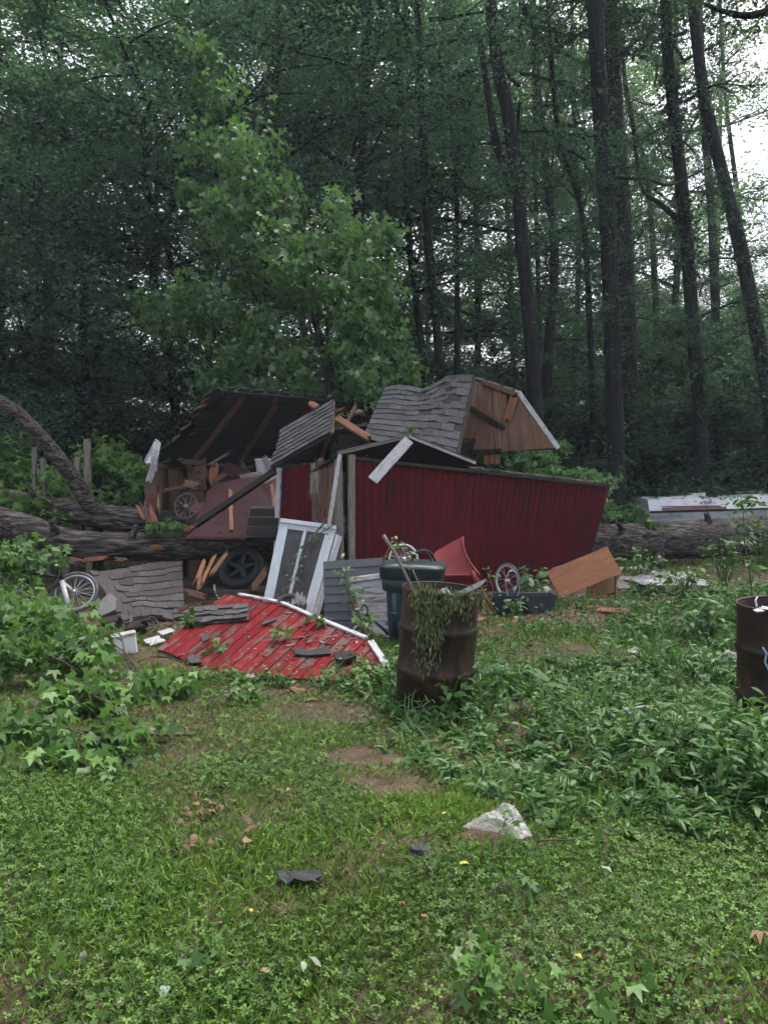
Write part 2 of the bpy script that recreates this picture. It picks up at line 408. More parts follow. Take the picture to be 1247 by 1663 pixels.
L_far = LEAF('leaf_far_forest', (0.026, 0.060, 0.050), (0.105, 0.185, 0.125), rough=0.5, spec=0.2, transl=0.45, rnd=0.38)
L_left = LEAF('leaf_left_forest', (0.030, 0.072, 0.062), (0.125, 0.22, 0.15), under=(0.11, 0.18, 0.14), rough=0.5, spec=0.25, transl=0.45, rnd=0.3)
L_pale = LEAF('leaf_pale_hazed', (0.08, 0.14, 0.095), (0.19, 0.27, 0.18), rough=0.6, spec=0.3, transl=0.45, rnd=0.15)  # pale green with the distant haze put into the leaf colour
L_gum = LEAF('leaf_sweetgum', (0.026, 0.088, 0.030), (0.195, 0.38, 0.125), under=(0.16, 0.27, 0.13), rough=0.36, spec=0.5, transl=0.38, rnd=0.12)
L_fall = LEAF('leaf_fallen_branch', (0.028, 0.085, 0.012), (0.125, 0.26, 0.050), under=(0.12, 0.21, 0.07), rough=0.42, spec=0.35, transl=0.3, rnd=0.15)
L_grass = LEAF('grass_blade', (0.024, 0.055, 0.007), (0.20, 0.335, 0.058), rough=0.5, spec=0.22, transl=0.3, rnd=0)
L_clover = LEAF('clover_leaf', (0.026, 0.066, 0.012), (0.16, 0.285, 0.060), rough=0.55, spec=0.25, transl=0.25, rnd=0)
L_weed = LEAF('weed_leaf', (0.010, 0.046, 0.008), (0.105, 0.235, 0.045), under=(0.08, 0.16, 0.05), rough=0.45, spec=0.3, transl=0.25, rnd=0.1)
L_straw = LEAF('dead_grass', (0.10, 0.07, 0.035), (0.28, 0.21, 0.10), rough=0.8, spec=0.2, transl=0.15, rnd=0)
L_wilt = LEAF('wilted_weed', (0.06, 0.078, 0.030), (0.25, 0.29, 0.14), rough=0.7, spec=0.2, transl=0.15, rnd=0)

# glass of the storm window: thin, dirty, half see-through
m_glass = bpy.data.materials.new('dirty_window_glass'); m_glass.use_nodes = True
_n = m_glass.node_tree
_b = _n.nodes['Principled BSDF']; _o = _n.nodes['Material Output']
_b.inputs['Base Color'].default_value = (0.10, 0.105, 0.105, 1); _b.inputs['Roughness'].default_value = 0.12
_t = _n.nodes.new('ShaderNodeBsdfTransparent'); _t.inputs[0].default_value = (0.75, 0.78, 0.78, 1)
_m = _n.nodes.new('ShaderNodeMixShader')
_nz = _n.nodes.new('ShaderNodeTexNoise'); _nz.inputs['Scale'].default_value = 4.0; _nz.inputs['Detail'].default_value = 5
_mr = _n.nodes.new('ShaderNodeMapRange'); _mr.inputs['To Min'].default_value = 0.1; _mr.inputs['To Max'].default_value = 0.75
_n.links.new(_nz.outputs[0], _mr.inputs[0]); _n.links.new(_mr.outputs[0], _m.inputs[0])
_n.links.new(_t.outputs[0], _m.inputs[1]); _n.links.new(_b.outputs[0], _m.inputs[2]); _n.links.new(_m.outputs[0], _o.inputs['Surface'])
# ------------------------------------------------------------------ ground
def gzn(x, y):
    fade = np.clip((40 - np.hypot(x, y)) / 20, 0, 1)
    return fade * (0.035 * np.sin(x * 1.3 + 0.4) * np.cos(y * 0.9) + 0.02 * np.sin(x * 2.9 + y * 2.1))
gx = np.concatenate([[-400, -200, -100, -60, -40, -30, -22], np.arange(-16, 16.01, 0.25), [22, 30, 40, 60, 100, 200, 400]])
gy = np.concatenate([[-400, -150, -60, -30, -15, -8], np.arange(-4, 26.01, 0.25), [30, 36, 45, 60, 90, 150, 250, 400]])
X, Y = np.meshgrid(gx, gy, indexing='ij')
gv = np.stack([X, Y, gzn(X, Y)], -1).reshape(-1, 3)
ii, jj = np.meshgrid(np.arange(len(gx) - 1), np.arange(len(gy) - 1), indexing='ij')
a = (ii * len(gy) + jj).ravel()
gf = np.stack([a, a + len(gy), a + len(gy) + 1, a + 1], 1)
m_ground = M('ground_soil_and_moss', [(0.045, 0.025, 0.018), (0.085, 0.050, 0.036), (0.13, 0.080, 0.060)], 9, rough=0.95, bump=0.9, bdist=0.02, rnd=0, fine=70,
             wear=((0.026, 0.044, 0.010), 0.57, 1.1, (1, 1, 1), 0.12), wear2=((0.10, 0.082, 0.045), 0.66, 5, (1, 1, 1), 0.05))
ground = np_mesh('ground', gv, gf, m_ground, smooth=True)
tag(ground, kind='structure')

# ------------------------------------------------------------------ leaf cards built with numpy
def T(pts, faces): return (np.array(pts, float), np.array(faces))
T_DIA = T([(0, 0, 0), (.45, .27, .05), (1, 0, -.04), (.45, -.27, .05)], [(0, 1, 2), (0, 2, 3)])
_st = [(0, 0, 0)]
for k in range(5):
    a = math.radians(-110 + k * 55)
    L = (0.55, 0.8, 1.0, 0.8, 0.55)[k]
    if k == 0: _st.append((0.05, -0.14, 0))
    _st.append((L * math.cos(a) , L * math.sin(a) * .9, -0.14 * L))
    a2 = a + math.radians(27.5)
    if k < 4: _st.append((0.43 * math.cos(a2), 0.43 * math.sin(a2), 0.05))
_st.append((0.05, 0.14, 0))
T_STAR = T([(p[0] + .0, p[1], p[2]) for p in _st], [(0, i, i + 1) for i in range(1, len(_st) - 1)])
T_OVA = T([(0, 0, 0), (.3, .2, .06), (.68, .17, .04), (1, 0, -.10), (.68, -.17, .04), (.3, -.2, .06)], [(0, 1, 5), (1, 2, 5), (5, 2, 4), (2, 3, 4)])
_cl = [(0, 0, 0)]; _cf = []
for k in range(3):
    a = math.radians(120 * k)
    for (r, o) in ((.55, -.62), (1.0, -.38), (1.0, .38), (.55, .62)):
        _cl.append((r * math.cos(a + o), r * math.sin(a + o), .10 * (r > .7)))
    b = 1 + 4 * k
    _cf += [(0, b, b + 1), (0, b + 1, b + 2), (0, b + 2, b + 3)]
T_CLO = T(_cl, _cf)
T_BLADE = T([(0, -.5, 0), (0, .5, 0), (.55, .38, .16), (.55, -.38, .16), (1, 0, .0)], [(0, 1, 2), (0, 2, 3), (3, 2, 4)])

def cards(rng, c, size, tmpl, u=None, up=1.0, width=1.0, v=None, droop=0.0):
    """Leaves at c (n,3): u leaf direction (n,3) or random; up pulls the face normal to the sky. Returns verts, faces, attr."""
    n = len(c); t, f = tmpl
    if u is None:
        an = rng.uniform(0, 2 * np.pi, n); u = np.stack([np.cos(an), np.sin(an), rng.normal(0, .35, n) - droop], 1)
    u = u / np.linalg.norm(u, axis=1, keepdims=True)
    nn = rng.normal(0, .75, (n, 3)); nn[:, 2] += up
    nn -= u * (nn * u).sum(1, keepdims=True); nn /= np.linalg.norm(nn, axis=1, keepdims=True) + 1e-9
    w = np.cross(nn, u)
    s = np.broadcast_to(np.asarray(size, float), (n,))[:, None, None]
    wd = np.broadcast_to(np.asarray(width, float), (n,))[:, None, None]
    vv = c[:, None, :] + s * (t[None, :, 0:1] * u[:, None, :] + wd * t[None, :, 1:2] * w[:, None, :] + t[None, :, 2:3] * nn[:, None, :])
    k = len(t)
    ff = (np.arange(n)[:, None, None] * k + f[None]).reshape(-1, f.shape[1])
    if v is None: v = rng.uniform(0, 1, n)
    return vv.reshape(-1, 3), ff, np.repeat(v, k)
def joinc(parts):
    vs, fs, at, b = [], [], [], 0
    for (v, f, a) in parts:
        vs.append(v); fs.append(f + b); at.append(a); b += len(v)
    return np.concatenate(vs), np.concatenate(fs), np.concatenate(at)

# ------------------------------------------------------------------ where the lawn is thin and where the weeds stand
PATCH = [(.51, 3.52, .17, .11, 1.0), (0.08, 4.05, .33, .20, .95), (-0.15, 4.45, .22, .18, .9), (-.45, 5.35, .42, .28, .85), (-2.35, 5.3, .4, .22, .95), (1.95, 7.05, .75, .38, .8), (1.55, 9.1, 1.1, .35, .95),
         (1.15, 5.45, .45, .16, .95), (.35, 3.35, .22, .12, .4), (.62, 3.5, .3, .12, .5), (-1.05, 3.9, .3, .15, .35), (-1.9, 4.4, .4, .2, .3), (-1.3, 3.0, .2, .1, .3), (-2.0, 7.0, .9, .6, .8), (.05, 4.9, .25, .12, .4),
         (-1.0, 5.9, .5, .16, .6), (-1.4, 9.4, 2.6, 1.9, 1.0), (.9, 8.2, .6, .5, .7), (1.6, 11.5, 2.4, 2.0, .95), (-2.2, 11.5, 2.6, 2.4, 1.0), (.6, 2.95, .2, .1, .5)]
def lawn_keep(x, y):
    k = np.ones_like(x)
    for (cx, cy, rx, ry, s) in PATCH:
        d = ((x - cx) / rx) ** 2 + ((y - cy) / ry) ** 2
        wob = .35 * np.sin(x * 17 + cy * 5) * np.cos(y * 19 + cx)
        k *= 1 - s * np.clip(1.35 - d + wob, 0, 1)
    return k
def weed_keep(x, y):
    lo = np.interp(y, [3.3, 3.6, 4.0, 4.5, 5.2, 5.9, 6.5, 7.2, 8, 9, 14], [1.6, .85, .40, .02, -.15, -.30, 1.3, 1.9, 2.2, 2.6, 4.2])
    hole = np.clip(1.2 - ((x - 1.95) / .8) ** 2 - ((y - 7.0) / .45) ** 2, 0, 1)
    return np.clip((x - lo) / .35 + .25 * np.sin(x * 9 + y * 7), 0, 1) * (y > 3.3) * np.clip(1.1 - (y - 10.2) / 1.2, .06, 1) * (1 - .8 * hole)
def low_noise(x, y, s, seed):
    return np.sin(x * s + seed) * np.cos(y * s * 1.13 + seed * 2.1) * .5 + np.sin(x * s * 2.3 + y * s * 1.7 + seed) * .3 + .2 * np.sin(y * s * 3.1 - x * s * 2.7)
def scatter(rng, n, y0, y1, mx=0.8):
    y = np.sqrt(rng.uniform(y0 * y0, y1 * y1, n)); x = rng.uniform(-1, 1, n) * (.56 * y + mx)
    return x, y

rng = np.random.default_rng(11)
parts = []
for (n, y0, y1, s0, s1, wd) in ((165000, 1.7, 4.2, .022, .070, .10), (110000, 4.2, 8.5, .03, .085, .10), (26000, 8.5, 19, .06, .14, .13)):
    x, y = scatter(rng, n, y0, y1)
    tuft = np.clip(.62 + .7 * low_noise(x, y, 2.3, 3.0), .32, 1)
    keep = rng.uniform(0, 1, n) < lawn_keep(x, y) * tuft
    x, y = x[keep], y[keep]; n = len(x)
    # blades grow in small tufts
    if y0 < 8:
        x += rng.normal(0, .012, n); y += rng.normal(0, .012, n)
    c = np.stack([x, y, gzn(x, y) - .004], 1)
    an = rng.uniform(0, 2 * np.pi, n)
    lean = np.abs(rng.normal(.75, .4, n)) + .15
    u = np.stack([np.cos(an) * lean, np.sin(an) * lean, np.ones(n) * .8], 1)
    big = low_noise(x, y, 1.7, 9.0)
    size = rng.uniform(s0, s1, n) * (1 + .5 * np.clip(big, -.4, 1))
    v = np.clip(rng.normal(.40, .27, n) + .25 * low_noise(x, y, 1.2, 5.0), 0, 1)
    parts.append(cards(rng, c, size, T_BLADE, u=u, up=1.0, width=wd * rng.uniform(.7, 1.5, n), v=v))
# the lawn goes on beside the picture
n = 90000
x, y = scatter(rng, n, .6, 13, 3.2)
keep = (np.abs(x) > .56 * y + .72) & (rng.uniform(0, 1, n) < lawn_keep(x, y))
x, y = x[keep], y[keep]; n = len(x)
an = rng.uniform(0, 2 * np.pi, n); lean = np.abs(rng.normal(.75, .4, n)) + .15
parts.append(cards(rng, np.stack([x, y, gzn(x, y) - .004], 1), rng.uniform(.03, .085, n), T_BLADE, u=np.stack([np.cos(an) * lean, np.sin(an) * lean, np.ones(n) * .8], 1), up=1.0, width=.14 * rng.uniform(.7, 1.5, n), v=np.clip(rng.normal(.4, .27, n) + .25 * low_noise(x, y, 1.2, 5.0), 0, 1)))
vs, fs, at = joinc(parts)
o = np_mesh('lawn_grass', vs, fs, L_grass, at); tag(o, 'short rough green grass covering the yard', 'grass', kind='stuff')

parts = []
for (n, y0, y1, s0, s1) in ((58000, 1.7, 4.4, .007, .017), (40000, 4.4, 8.5, .010, .020)):
    x, y = scatter(rng, n, y0, y1)
    patch = np.clip(.55 + 1.1 * low_noise(x + .5, y, 1.9, 1.0) + .3 * (x > .2) * (y < 3.6), 0.06, 1)
    keep = rng.uniform(0, 1, n) < np.clip(lawn_keep(x, y) * 1.1, 0, 1) * patch
    x, y = x[keep], y[keep]; n = len(x)
    c = np.stack([x, y, gzn(x, y) + rng.uniform(.008, .05, n)], 1)
    v = np.clip(rng.normal(.42, .26, n) + .18 * low_noise(x, y, 1.4, 2.0), 0, 1)
    parts.append(cards(rng, c, rng.uniform(s0, s1, n), T_CLO, up=1.6, v=v))
vs, fs, at = joinc(parts)
o = np_mesh('clover_cover', vs, fs, L_clover, at); tag(o, 'small round clover leaves spread through the lawn', 'clover', kind='stuff')

# dead grass lying in the thin places
parts = []
n = 20000
x, y = scatter(rng, n, 1.8, 9)
pk = 1 - lawn_keep(x, y)
keep = rng.uniform(0, 1, n) < np.clip(pk * .8, .09, 1)
x, y = x[keep], y[keep]; n = len(x)
an = rng.uniform(0, 6.28, n)
parts.append(cards(rng, np.stack([x, y, gzn(x, y) + .006 + rng.uniform(0, .012, n)], 1), rng.uniform(.03, .11, n), T_BLADE,
                   u=np.stack([np.cos(an), np.sin(an), rng.uniform(0, .25, n)], 1), up=1.5, width=rng.uniform(.02, .05, n)))
vs, fs, at = joinc(parts)
o = np_mesh('dead_grass', vs, fs, L_straw, at); tag(o, 'dry straw and dead grass lying on the bare soil', 'straw', kind='stuff')

# tall weeds on the right: leafy stems, uncountable
def stems(rng, x, y, h, nl, ls, lean=.25, tmpl=T_OVA, width=1.0):
    """Leaves set up bent stems standing at x, y."""
    n = len(x); parts = []
    an = rng.uniform(0, 6.28, n); ln = np.abs(rng.normal(lean, .15, n))
    k = np.repeat(np.arange(n), nl); t = rng.uniform(.12, 1.0, len(k))
    hx = h[k] * t
    cx = x[k] + np.cos(an[k]) * ln[k] * hx * t; cy = y[k] + np.sin(an[k]) * ln[k] * hx * t
    a2 = rng.uniform(0, 6.28, len(k))
    u = np.stack([np.cos(a2), np.sin(a2), rng.normal(.1, .45, len(k))], 1)
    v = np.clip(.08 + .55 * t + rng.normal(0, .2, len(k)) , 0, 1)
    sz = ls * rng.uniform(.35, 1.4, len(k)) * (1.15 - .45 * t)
    c = np.stack([cx, cy, gzn(cx, cy) + hx], 1)
    parts.append(cards(rng, c, sz, tmpl, u=u, up=1.2, width=width, v=v))
    # the stems themselves as thin blades
    us = np.stack([np.cos(an) * ln, np.sin(an) * ln, np.ones(n)], 1)
    parts.append(cards(rng, np.stack([x, y, gzn(x, y)], 1), h * 1.0, T_BLADE, u=us, up=.1, width=.012 / np.maximum(h, .1), v=np.full(n, .25)))
    return parts
parts = []
for (n, y0, y1, h0, h1, nl, ls) in ((3300, 3.3, 6.6, .10, .32, 17, .074), (4200, 6.4, 13.5, .15, .42, 14, .092)):
    x, y = scatter(rng, n, y0, y1, 1.2)
    hn = np.clip(.6 + .6 * low_noise(x, y, 2.1, 4.0), .2, 1.1)
    wk = weed_keep(x, y)
    keep = (rng.uniform(0, 1, n) < wk * (.35 + .65 * lawn_keep(x, y)))
    x, y, hn, wk = x[keep], y[keep], hn[keep], wk[keep]
    hh = rng.uniform(h0, h1, len(x)) * hn * (.5 + .55 * wk)
    parts += stems(rng, x[::2], y[::2], hh[::2], nl, ls, width=.85)                       # broad-leaved kind
    parts += stems(rng, x[1::2], y[1::2], hh[1::2] * 1.1, nl, ls * 1.2, width=.42, lean=.45)   # narrow-leaved kind
# long arching grass among them
n = 5200
x, y = scatter(rng, n, 3.2, 8, 1.0)
keep = rng.uniform(0, 1, n) < weed_keep(x, y) * np.clip(.3 + low_noise(x, y, 1.6, 7.0), 0, 1)
x, y = x[keep], y[keep]; n = len(x)
an = rng.uniform(0, 6.28, n)
parts.append(cards(rng, np.stack([x, y, gzn(x, y)], 1), rng.uniform(.14, .36, n), T_BLADE, u=np.stack([np.cos(an) * .7, np.sin(an) * .7, np.ones(n)], 1), up=1, width=rng.uniform(.035, .06, n), v=rng.uniform(.2, .9, n)))
n = 260
x = rng.normal(2.15, .32, n); y = rng.normal(4.15, .22, n)
parts += stems(rng, x, y, rng.uniform(.18, .42, n), 15, .10, width=.7)
# low weeds by the red panel and behind the junk
for (cx, cy, rx, ry, n) in ((-.1, 6.15, .35, .3, 110), (-.9, 6.12, .8, .06, 60), (2.1, 9.6, .8, .5, 110), (.9, 7.2, .4, .5, 70), (1.9, 8.2, .8, .5, 90), (.5, 6.6, .6, .3, 70)):
    x = rng.normal(cx, rx * .6, n); y = rng.normal(cy, ry * .6, n)
    parts += stems(rng, x, y, rng.uniform(.06, .2, n), 9, .055)
vs, fs, at = joinc(parts)
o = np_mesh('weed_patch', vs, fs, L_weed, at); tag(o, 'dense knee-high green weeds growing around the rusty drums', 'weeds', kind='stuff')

# ------------------------------------------------------------------ trees
def crown_shape(seed, nlimb, z0, z1, rad, leaves, lsize, shape='full', tmpl=T_DIA, droop=.15, up=.9, flat=.45, spread=.55):
    """Limbs and leaf clusters round the z axis. Returns limb MB data and leaf arrays."""
    rg = np.random.default_rng(seed); rr = random.Random(seed)
    mb = MB(); cl = []
    for i in range(nlimb):
        t = (i + rr.random()) / nlimb
        z = z0 + (z1 - z0) * t
        if shape == 'full': R = rad * (0.35 + 0.65 * math.sin(math.pi * min(1, .22 + .80 * t)))
        elif shape == 'cone': R = rad * (1.05 - t) ** .85
        else: R = rad * (0.55 + .45 * math.sin(math.pi * t))
        R *= rr.uniform(.65, 1.15)
        an = rr.uniform(0, 2 * math.pi) if nlimb < 6 else i * 2.399 + rr.uniform(-.5, .5)
        rise = rr.uniform(-.05, .55)
        pts = []; p = Vector((0, 0, z)); d = Vector((math.cos(an), math.sin(an), rise)).normalized()
        m = 6
        for k in range(m + 1):
            pts.append(p.copy())
            d = (d + Vector((rr.uniform(-.22, .22), rr.uniform(-.22, .22), rr.uniform(-.16, .14)))).normalized()
            p = p + d * (R / m)
        mb.tube(pts, [max(.008, .020 * R * (1 - .85 * k / m)) for k in range(m + 1)], 5, cap=False)
        for k in range(2, m + 1):
            for s in range(2 if k < m else 3):
                q = pts[k]; dd = (d + Vector((rr.uniform(-1, 1), rr.uniform(-1, 1), rr.uniform(-.5, .6)))).normalized()
                Ls = R * rr.uniform(.12, .38)
                e = q + dd * Ls
                mb.tube([q, (q + e) / 2 + Vector((0, 0, .04 * Ls)), e], [.012 * R * .6, .006 * R, .004], 4, cap=False)
                cl.append((e, Ls)); 
                if rr.random() < .6: cl.append(((q + e) / 2, Ls))
    cl_p = np.array([list(c[0]) for c in cl]); cl_s = np.array([c[1] for c in cl])
    tone = rg.normal(0, .24, len(cl))
    w = cl_s / cl_s.sum(); k = rg.choice(len(cl), leaves, p=w)
    off = rg.normal(0, 1, (leaves, 3)) * np.array([1, 1, flat]) * (cl_s[k] * spread)[:, None]
    c = cl_p[k] + off
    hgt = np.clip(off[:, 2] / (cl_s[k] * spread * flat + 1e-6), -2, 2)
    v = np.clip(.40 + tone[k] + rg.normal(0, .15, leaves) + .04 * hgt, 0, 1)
    lv = cards(rg, c, lsize * rg.uniform(.65, 1.3, leaves), tmpl, up=up, v=v, droop=droop)
    return mb, lv

CROWNS = {}
def crown_mesh(key, mats, **kw):
    mb, (v, f, a) = crown_shape(**kw)
    me_l = bpy.data.meshes.new('limbs'); me_l.from_pydata([tuple(q) for q in mb.v], [], mb.f); me_l.materials.append(mats[0]); me_l.shade_smooth()
    tmp = np_mesh('crown_source', v, f, mats[1], a)
    me_c = tmp.data; me_c.name = 'crown'; COL.objects.unlink(tmp); bpy.data.objects.remove(tmp)
    CROWNS[key] = (me_l, me_c)
crown_mesh('full1', (m_bark2, L_left), seed=1, nlimb=34, z0=1.2, z1=15, rad=4.6, leaves=60000, lsize=.108, shape='full')
crown_mesh('full2', (m_bark2, L_left), seed=2, nlimb=30, z0=2.0, z1=13.5, rad=4.2, leaves=50000, lsize=.108, shape='full')
crown_mesh('can1', (m_bark2, L_far), seed=3, nlimb=26, z0=0, z1=12, rad=3.4, leaves=17000, lsize=.108, shape='col')
crown_mesh('can2', (m_bark2, L_far), seed=4, nlimb=22, z0=0, z1=12, rad=3.0, leaves=14000, lsize=.105, shape='col')
crown_mesh('can3', (m_bark2, L_far), seed=5, nlimb=18, z0=0, z1=11, rad=3.9, leaves=16000, lsize=.108, shape='col', flat=.35)
crown_mesh('shrub1', (m_bark2, L_far), seed=6, nlimb=20, z0=.2, z1=5.2, rad=2.3, leaves=15000, lsize=.12, shape='full')
crown_mesh('shrub2', (m_bark2, L_far), seed=7, nlimb=16, z0=.15, z1=3.6, rad=2.1, leaves=12000, lsize=.11, shape='full')
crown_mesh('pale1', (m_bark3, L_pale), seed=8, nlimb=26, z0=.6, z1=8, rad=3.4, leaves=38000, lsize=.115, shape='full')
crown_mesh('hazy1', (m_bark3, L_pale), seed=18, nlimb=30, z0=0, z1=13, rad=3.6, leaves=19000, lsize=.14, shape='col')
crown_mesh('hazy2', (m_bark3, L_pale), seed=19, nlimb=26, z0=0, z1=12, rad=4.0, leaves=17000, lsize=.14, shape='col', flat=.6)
crown_mesh('green1', (m_twig, L_gum), seed=9, nlimb=14, z0=.15, z1=2.1, rad=1.1, leaves=3600, lsize=.10, shape='full', tmpl=T_STAR)
crown_mesh('green2', (m_twig, L_gum), seed=10, nlimb=12, z0=.1, z1=1.4, rad=1.0, leaves=2600, lsize=.09, shape='full', tmpl=T_STAR)

def put_crown(root, key, loc, rz, sc=1.0, tilt=None, szx=1.0):
    mw = Matrix.Translation(Vector(loc)) @ (tilt.to_matrix().to_4x4() if tilt else Matrix.Identity(4)) @ Matrix.Rotation(rz, 4, 'Z') @ Matrix.Diagonal((sc * szx, sc * szx, sc, 1))
    link(bpy.data.objects.new('limbs', CROWNS[key][0]), mw.copy(), root)['kind'] = 'stuff'
    link(bpy.data.objects.new('crown', CROWNS[key][1]), mw.copy(), root)

def smooth_path(pts, n):
    """Catmull-Rom through pts."""
    out = []; k = len(pts)
    for i in range(k - 1):
        p0, p1, p2, p3 = pts[max(i - 1, 0)], pts[i], pts[i + 1], pts[min(i + 2, k - 1)]
        for j in range(n):
            t = j / n
            out.append(.5 * ((2 * p1) + (p2 - p0) * t + (2 * p0 - 5 * p1 + 4 * p2 - p3) * t * t + (3 * p1 - p0 - 3 * p2 + p3) * t ** 3))
    out.append(pts[-1].copy()); return out

def tall_tree(name, label, Yd, pix, wpx, top=22.0, crowns=(), bark=None, group=None, forks=(), taper=.55, ivy=0):
    """A standing trunk through the given pixels at depth Yd, drawn on up to its crown."""
    pts = [P(px, py, Yd) for (px, py) in pix]
    b = pts[0].copy(); d0 = (pts[1] - pts[0]); 
    base = b - d0 * ((b.z + .1) / max(d0.z, .1)) if d0.z > .1 else Vector((b.x, b.y, -.1))
    base.x = b.x * .6 + base.x * .4
    pts = [base] + [p for p in pts if p.z > .3]
    if top > pts[-1].z:
        d = (pts[-1] - pts[-2]).normalized(); d = (d + Vector((0, 0, .8))).normalized()
        pts.append(pts[-1] + d * ((top - pts[-1].z) / d.z))
    path = smooth_path(pts, 6)
    r0 = wpx * Yd / F / 2
    ztop = path[-1].z
    rad = [r0 * (1.0 - taper * max(0, p.z) / ztop) * (1 + .45 * math.exp(-max(0, p.z) / .35)) for p in path]
    root = thing(name, (base.x, base.y, 0), label, 'tree', group)
    mb = MB()
    mb.tube(path, rad, 22, disp=lambda i, k, p: .12 * mnoise.noise(Vector((k * .9, p.z * .9, Yd))) + .10 * (abs(mnoise.noise(Vector((k * 1.3, p.z * 1.2, Yd + 7)))) - .3))
    trunk_ = mb.build('trunk', bark or m_bark2, root, smooth=True)
    for fk in forks:
        fp = smooth_path([P(px, py, Yd + dy) for (px, py, dy) in fk[0]], 5)
        MB().tube(fp, [fk[1] * Yd / F / 2 * (1 - fk[2] * i / len(fp)) for i in range(len(fp))], 9).build('branch', bark or m_bark2, trunk_, smooth=True)
    rs = random.Random(int(Yd * 100 + wpx))
    if ivy:
        ri = np.random.default_rng(int(Yd * 10 + wpx)); ps = [(p, r) for p, r in zip(path, rad) if .3 < p.z < 11]
        k = ri.integers(0, len(ps) - 1, ivy); t = ri.uniform(0, 1, ivy)[:, None]
        cA_ = np.array([list(p[0]) for p in ps]); rA_ = np.array([p[1] for p in ps])
        an = ri.uniform(0, 6.28, ivy); out = np.stack([np.cos(an), np.sin(an), np.zeros(ivy)], 1)
        c = cA_[k] * (1 - t) + cA_[k + 1] * t + out * (rA_[k] + np.abs(ri.normal(.03, .10, ivy)))[:, None]
        keep = np.sin(c[:, 2] * 2.1 + Yd) + .6 * np.sin(c[:, 2] * 5.3 + an) > -.35
        v_, f_, a_ = cards(ri, c[keep], ri.uniform(.06, .13, keep.sum()), T_DIA, up=.5, width=1.4, v=np.clip(ri.normal(.4, .2, keep.sum()), 0, 1))
        np_mesh('ivy', v_, f_, L_far, a_, trunk_)
    for (key, z, sc, szx) in crowns:
        # centre of the trunk at that height
        q = min(path, key=lambda p: abs(p.z - z))
        put_crown(root, key, (q.x, q.y, z), rs.uniform(0, 6.28), sc, szx=szx)
    return root

DK = 'tall dark trunk '
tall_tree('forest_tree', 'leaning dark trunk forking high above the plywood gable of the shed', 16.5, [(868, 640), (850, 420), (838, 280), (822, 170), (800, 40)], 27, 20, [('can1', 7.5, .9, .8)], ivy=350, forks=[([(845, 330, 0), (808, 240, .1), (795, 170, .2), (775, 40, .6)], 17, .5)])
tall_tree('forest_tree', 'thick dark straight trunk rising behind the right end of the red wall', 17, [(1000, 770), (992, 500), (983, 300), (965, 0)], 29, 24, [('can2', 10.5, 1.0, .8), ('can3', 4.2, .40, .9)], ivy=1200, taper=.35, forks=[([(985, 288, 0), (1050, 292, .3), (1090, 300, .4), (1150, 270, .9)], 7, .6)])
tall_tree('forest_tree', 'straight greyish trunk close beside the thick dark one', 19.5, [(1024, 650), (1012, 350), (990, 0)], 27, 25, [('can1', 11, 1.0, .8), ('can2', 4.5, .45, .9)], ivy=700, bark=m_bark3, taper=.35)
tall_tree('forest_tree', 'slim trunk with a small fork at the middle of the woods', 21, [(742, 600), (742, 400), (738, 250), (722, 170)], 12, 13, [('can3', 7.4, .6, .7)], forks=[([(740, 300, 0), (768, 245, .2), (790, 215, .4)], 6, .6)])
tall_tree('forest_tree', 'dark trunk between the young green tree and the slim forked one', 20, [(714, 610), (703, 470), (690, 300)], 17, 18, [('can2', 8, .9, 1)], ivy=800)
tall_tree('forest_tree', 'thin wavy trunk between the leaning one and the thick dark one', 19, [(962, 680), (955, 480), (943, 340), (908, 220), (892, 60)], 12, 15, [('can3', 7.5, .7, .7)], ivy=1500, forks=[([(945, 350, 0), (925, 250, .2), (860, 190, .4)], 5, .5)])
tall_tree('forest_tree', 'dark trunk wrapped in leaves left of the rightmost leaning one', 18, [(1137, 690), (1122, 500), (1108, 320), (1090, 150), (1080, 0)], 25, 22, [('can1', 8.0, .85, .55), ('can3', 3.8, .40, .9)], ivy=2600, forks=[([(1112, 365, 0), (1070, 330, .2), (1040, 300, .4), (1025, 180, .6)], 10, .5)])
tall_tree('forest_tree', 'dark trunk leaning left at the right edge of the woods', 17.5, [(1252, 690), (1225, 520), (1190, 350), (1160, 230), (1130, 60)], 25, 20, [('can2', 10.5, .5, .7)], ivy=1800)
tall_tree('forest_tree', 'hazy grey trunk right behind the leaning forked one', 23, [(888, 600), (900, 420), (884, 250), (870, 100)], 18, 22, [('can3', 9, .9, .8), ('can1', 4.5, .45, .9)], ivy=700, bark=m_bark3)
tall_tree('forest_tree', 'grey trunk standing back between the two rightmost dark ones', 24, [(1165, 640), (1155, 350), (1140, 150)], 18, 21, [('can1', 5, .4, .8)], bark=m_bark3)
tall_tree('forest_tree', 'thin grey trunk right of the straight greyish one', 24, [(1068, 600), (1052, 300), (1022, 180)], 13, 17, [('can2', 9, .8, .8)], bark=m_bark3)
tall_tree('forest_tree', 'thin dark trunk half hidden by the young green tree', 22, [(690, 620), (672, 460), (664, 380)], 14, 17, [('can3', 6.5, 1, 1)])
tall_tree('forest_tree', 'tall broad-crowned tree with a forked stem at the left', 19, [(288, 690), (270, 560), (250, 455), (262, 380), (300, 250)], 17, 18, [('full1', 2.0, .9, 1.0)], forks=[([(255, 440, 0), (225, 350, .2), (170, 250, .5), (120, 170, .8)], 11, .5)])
tall_tree('forest_tree', 'dark leafy tree in the middle of the left woods', 18, [(132, 660), (138, 450), (125, 350), (118, 330)], 22, 9, [('full2', .9, .70, 1.25)])
tall_tree('forest_tree', 'dense leafy tree at the left edge of the picture', 17.5, [(5, 660), (-10, 420), (-20, 300)], 24, 9, [('full1', .6, .66, 1.2)])
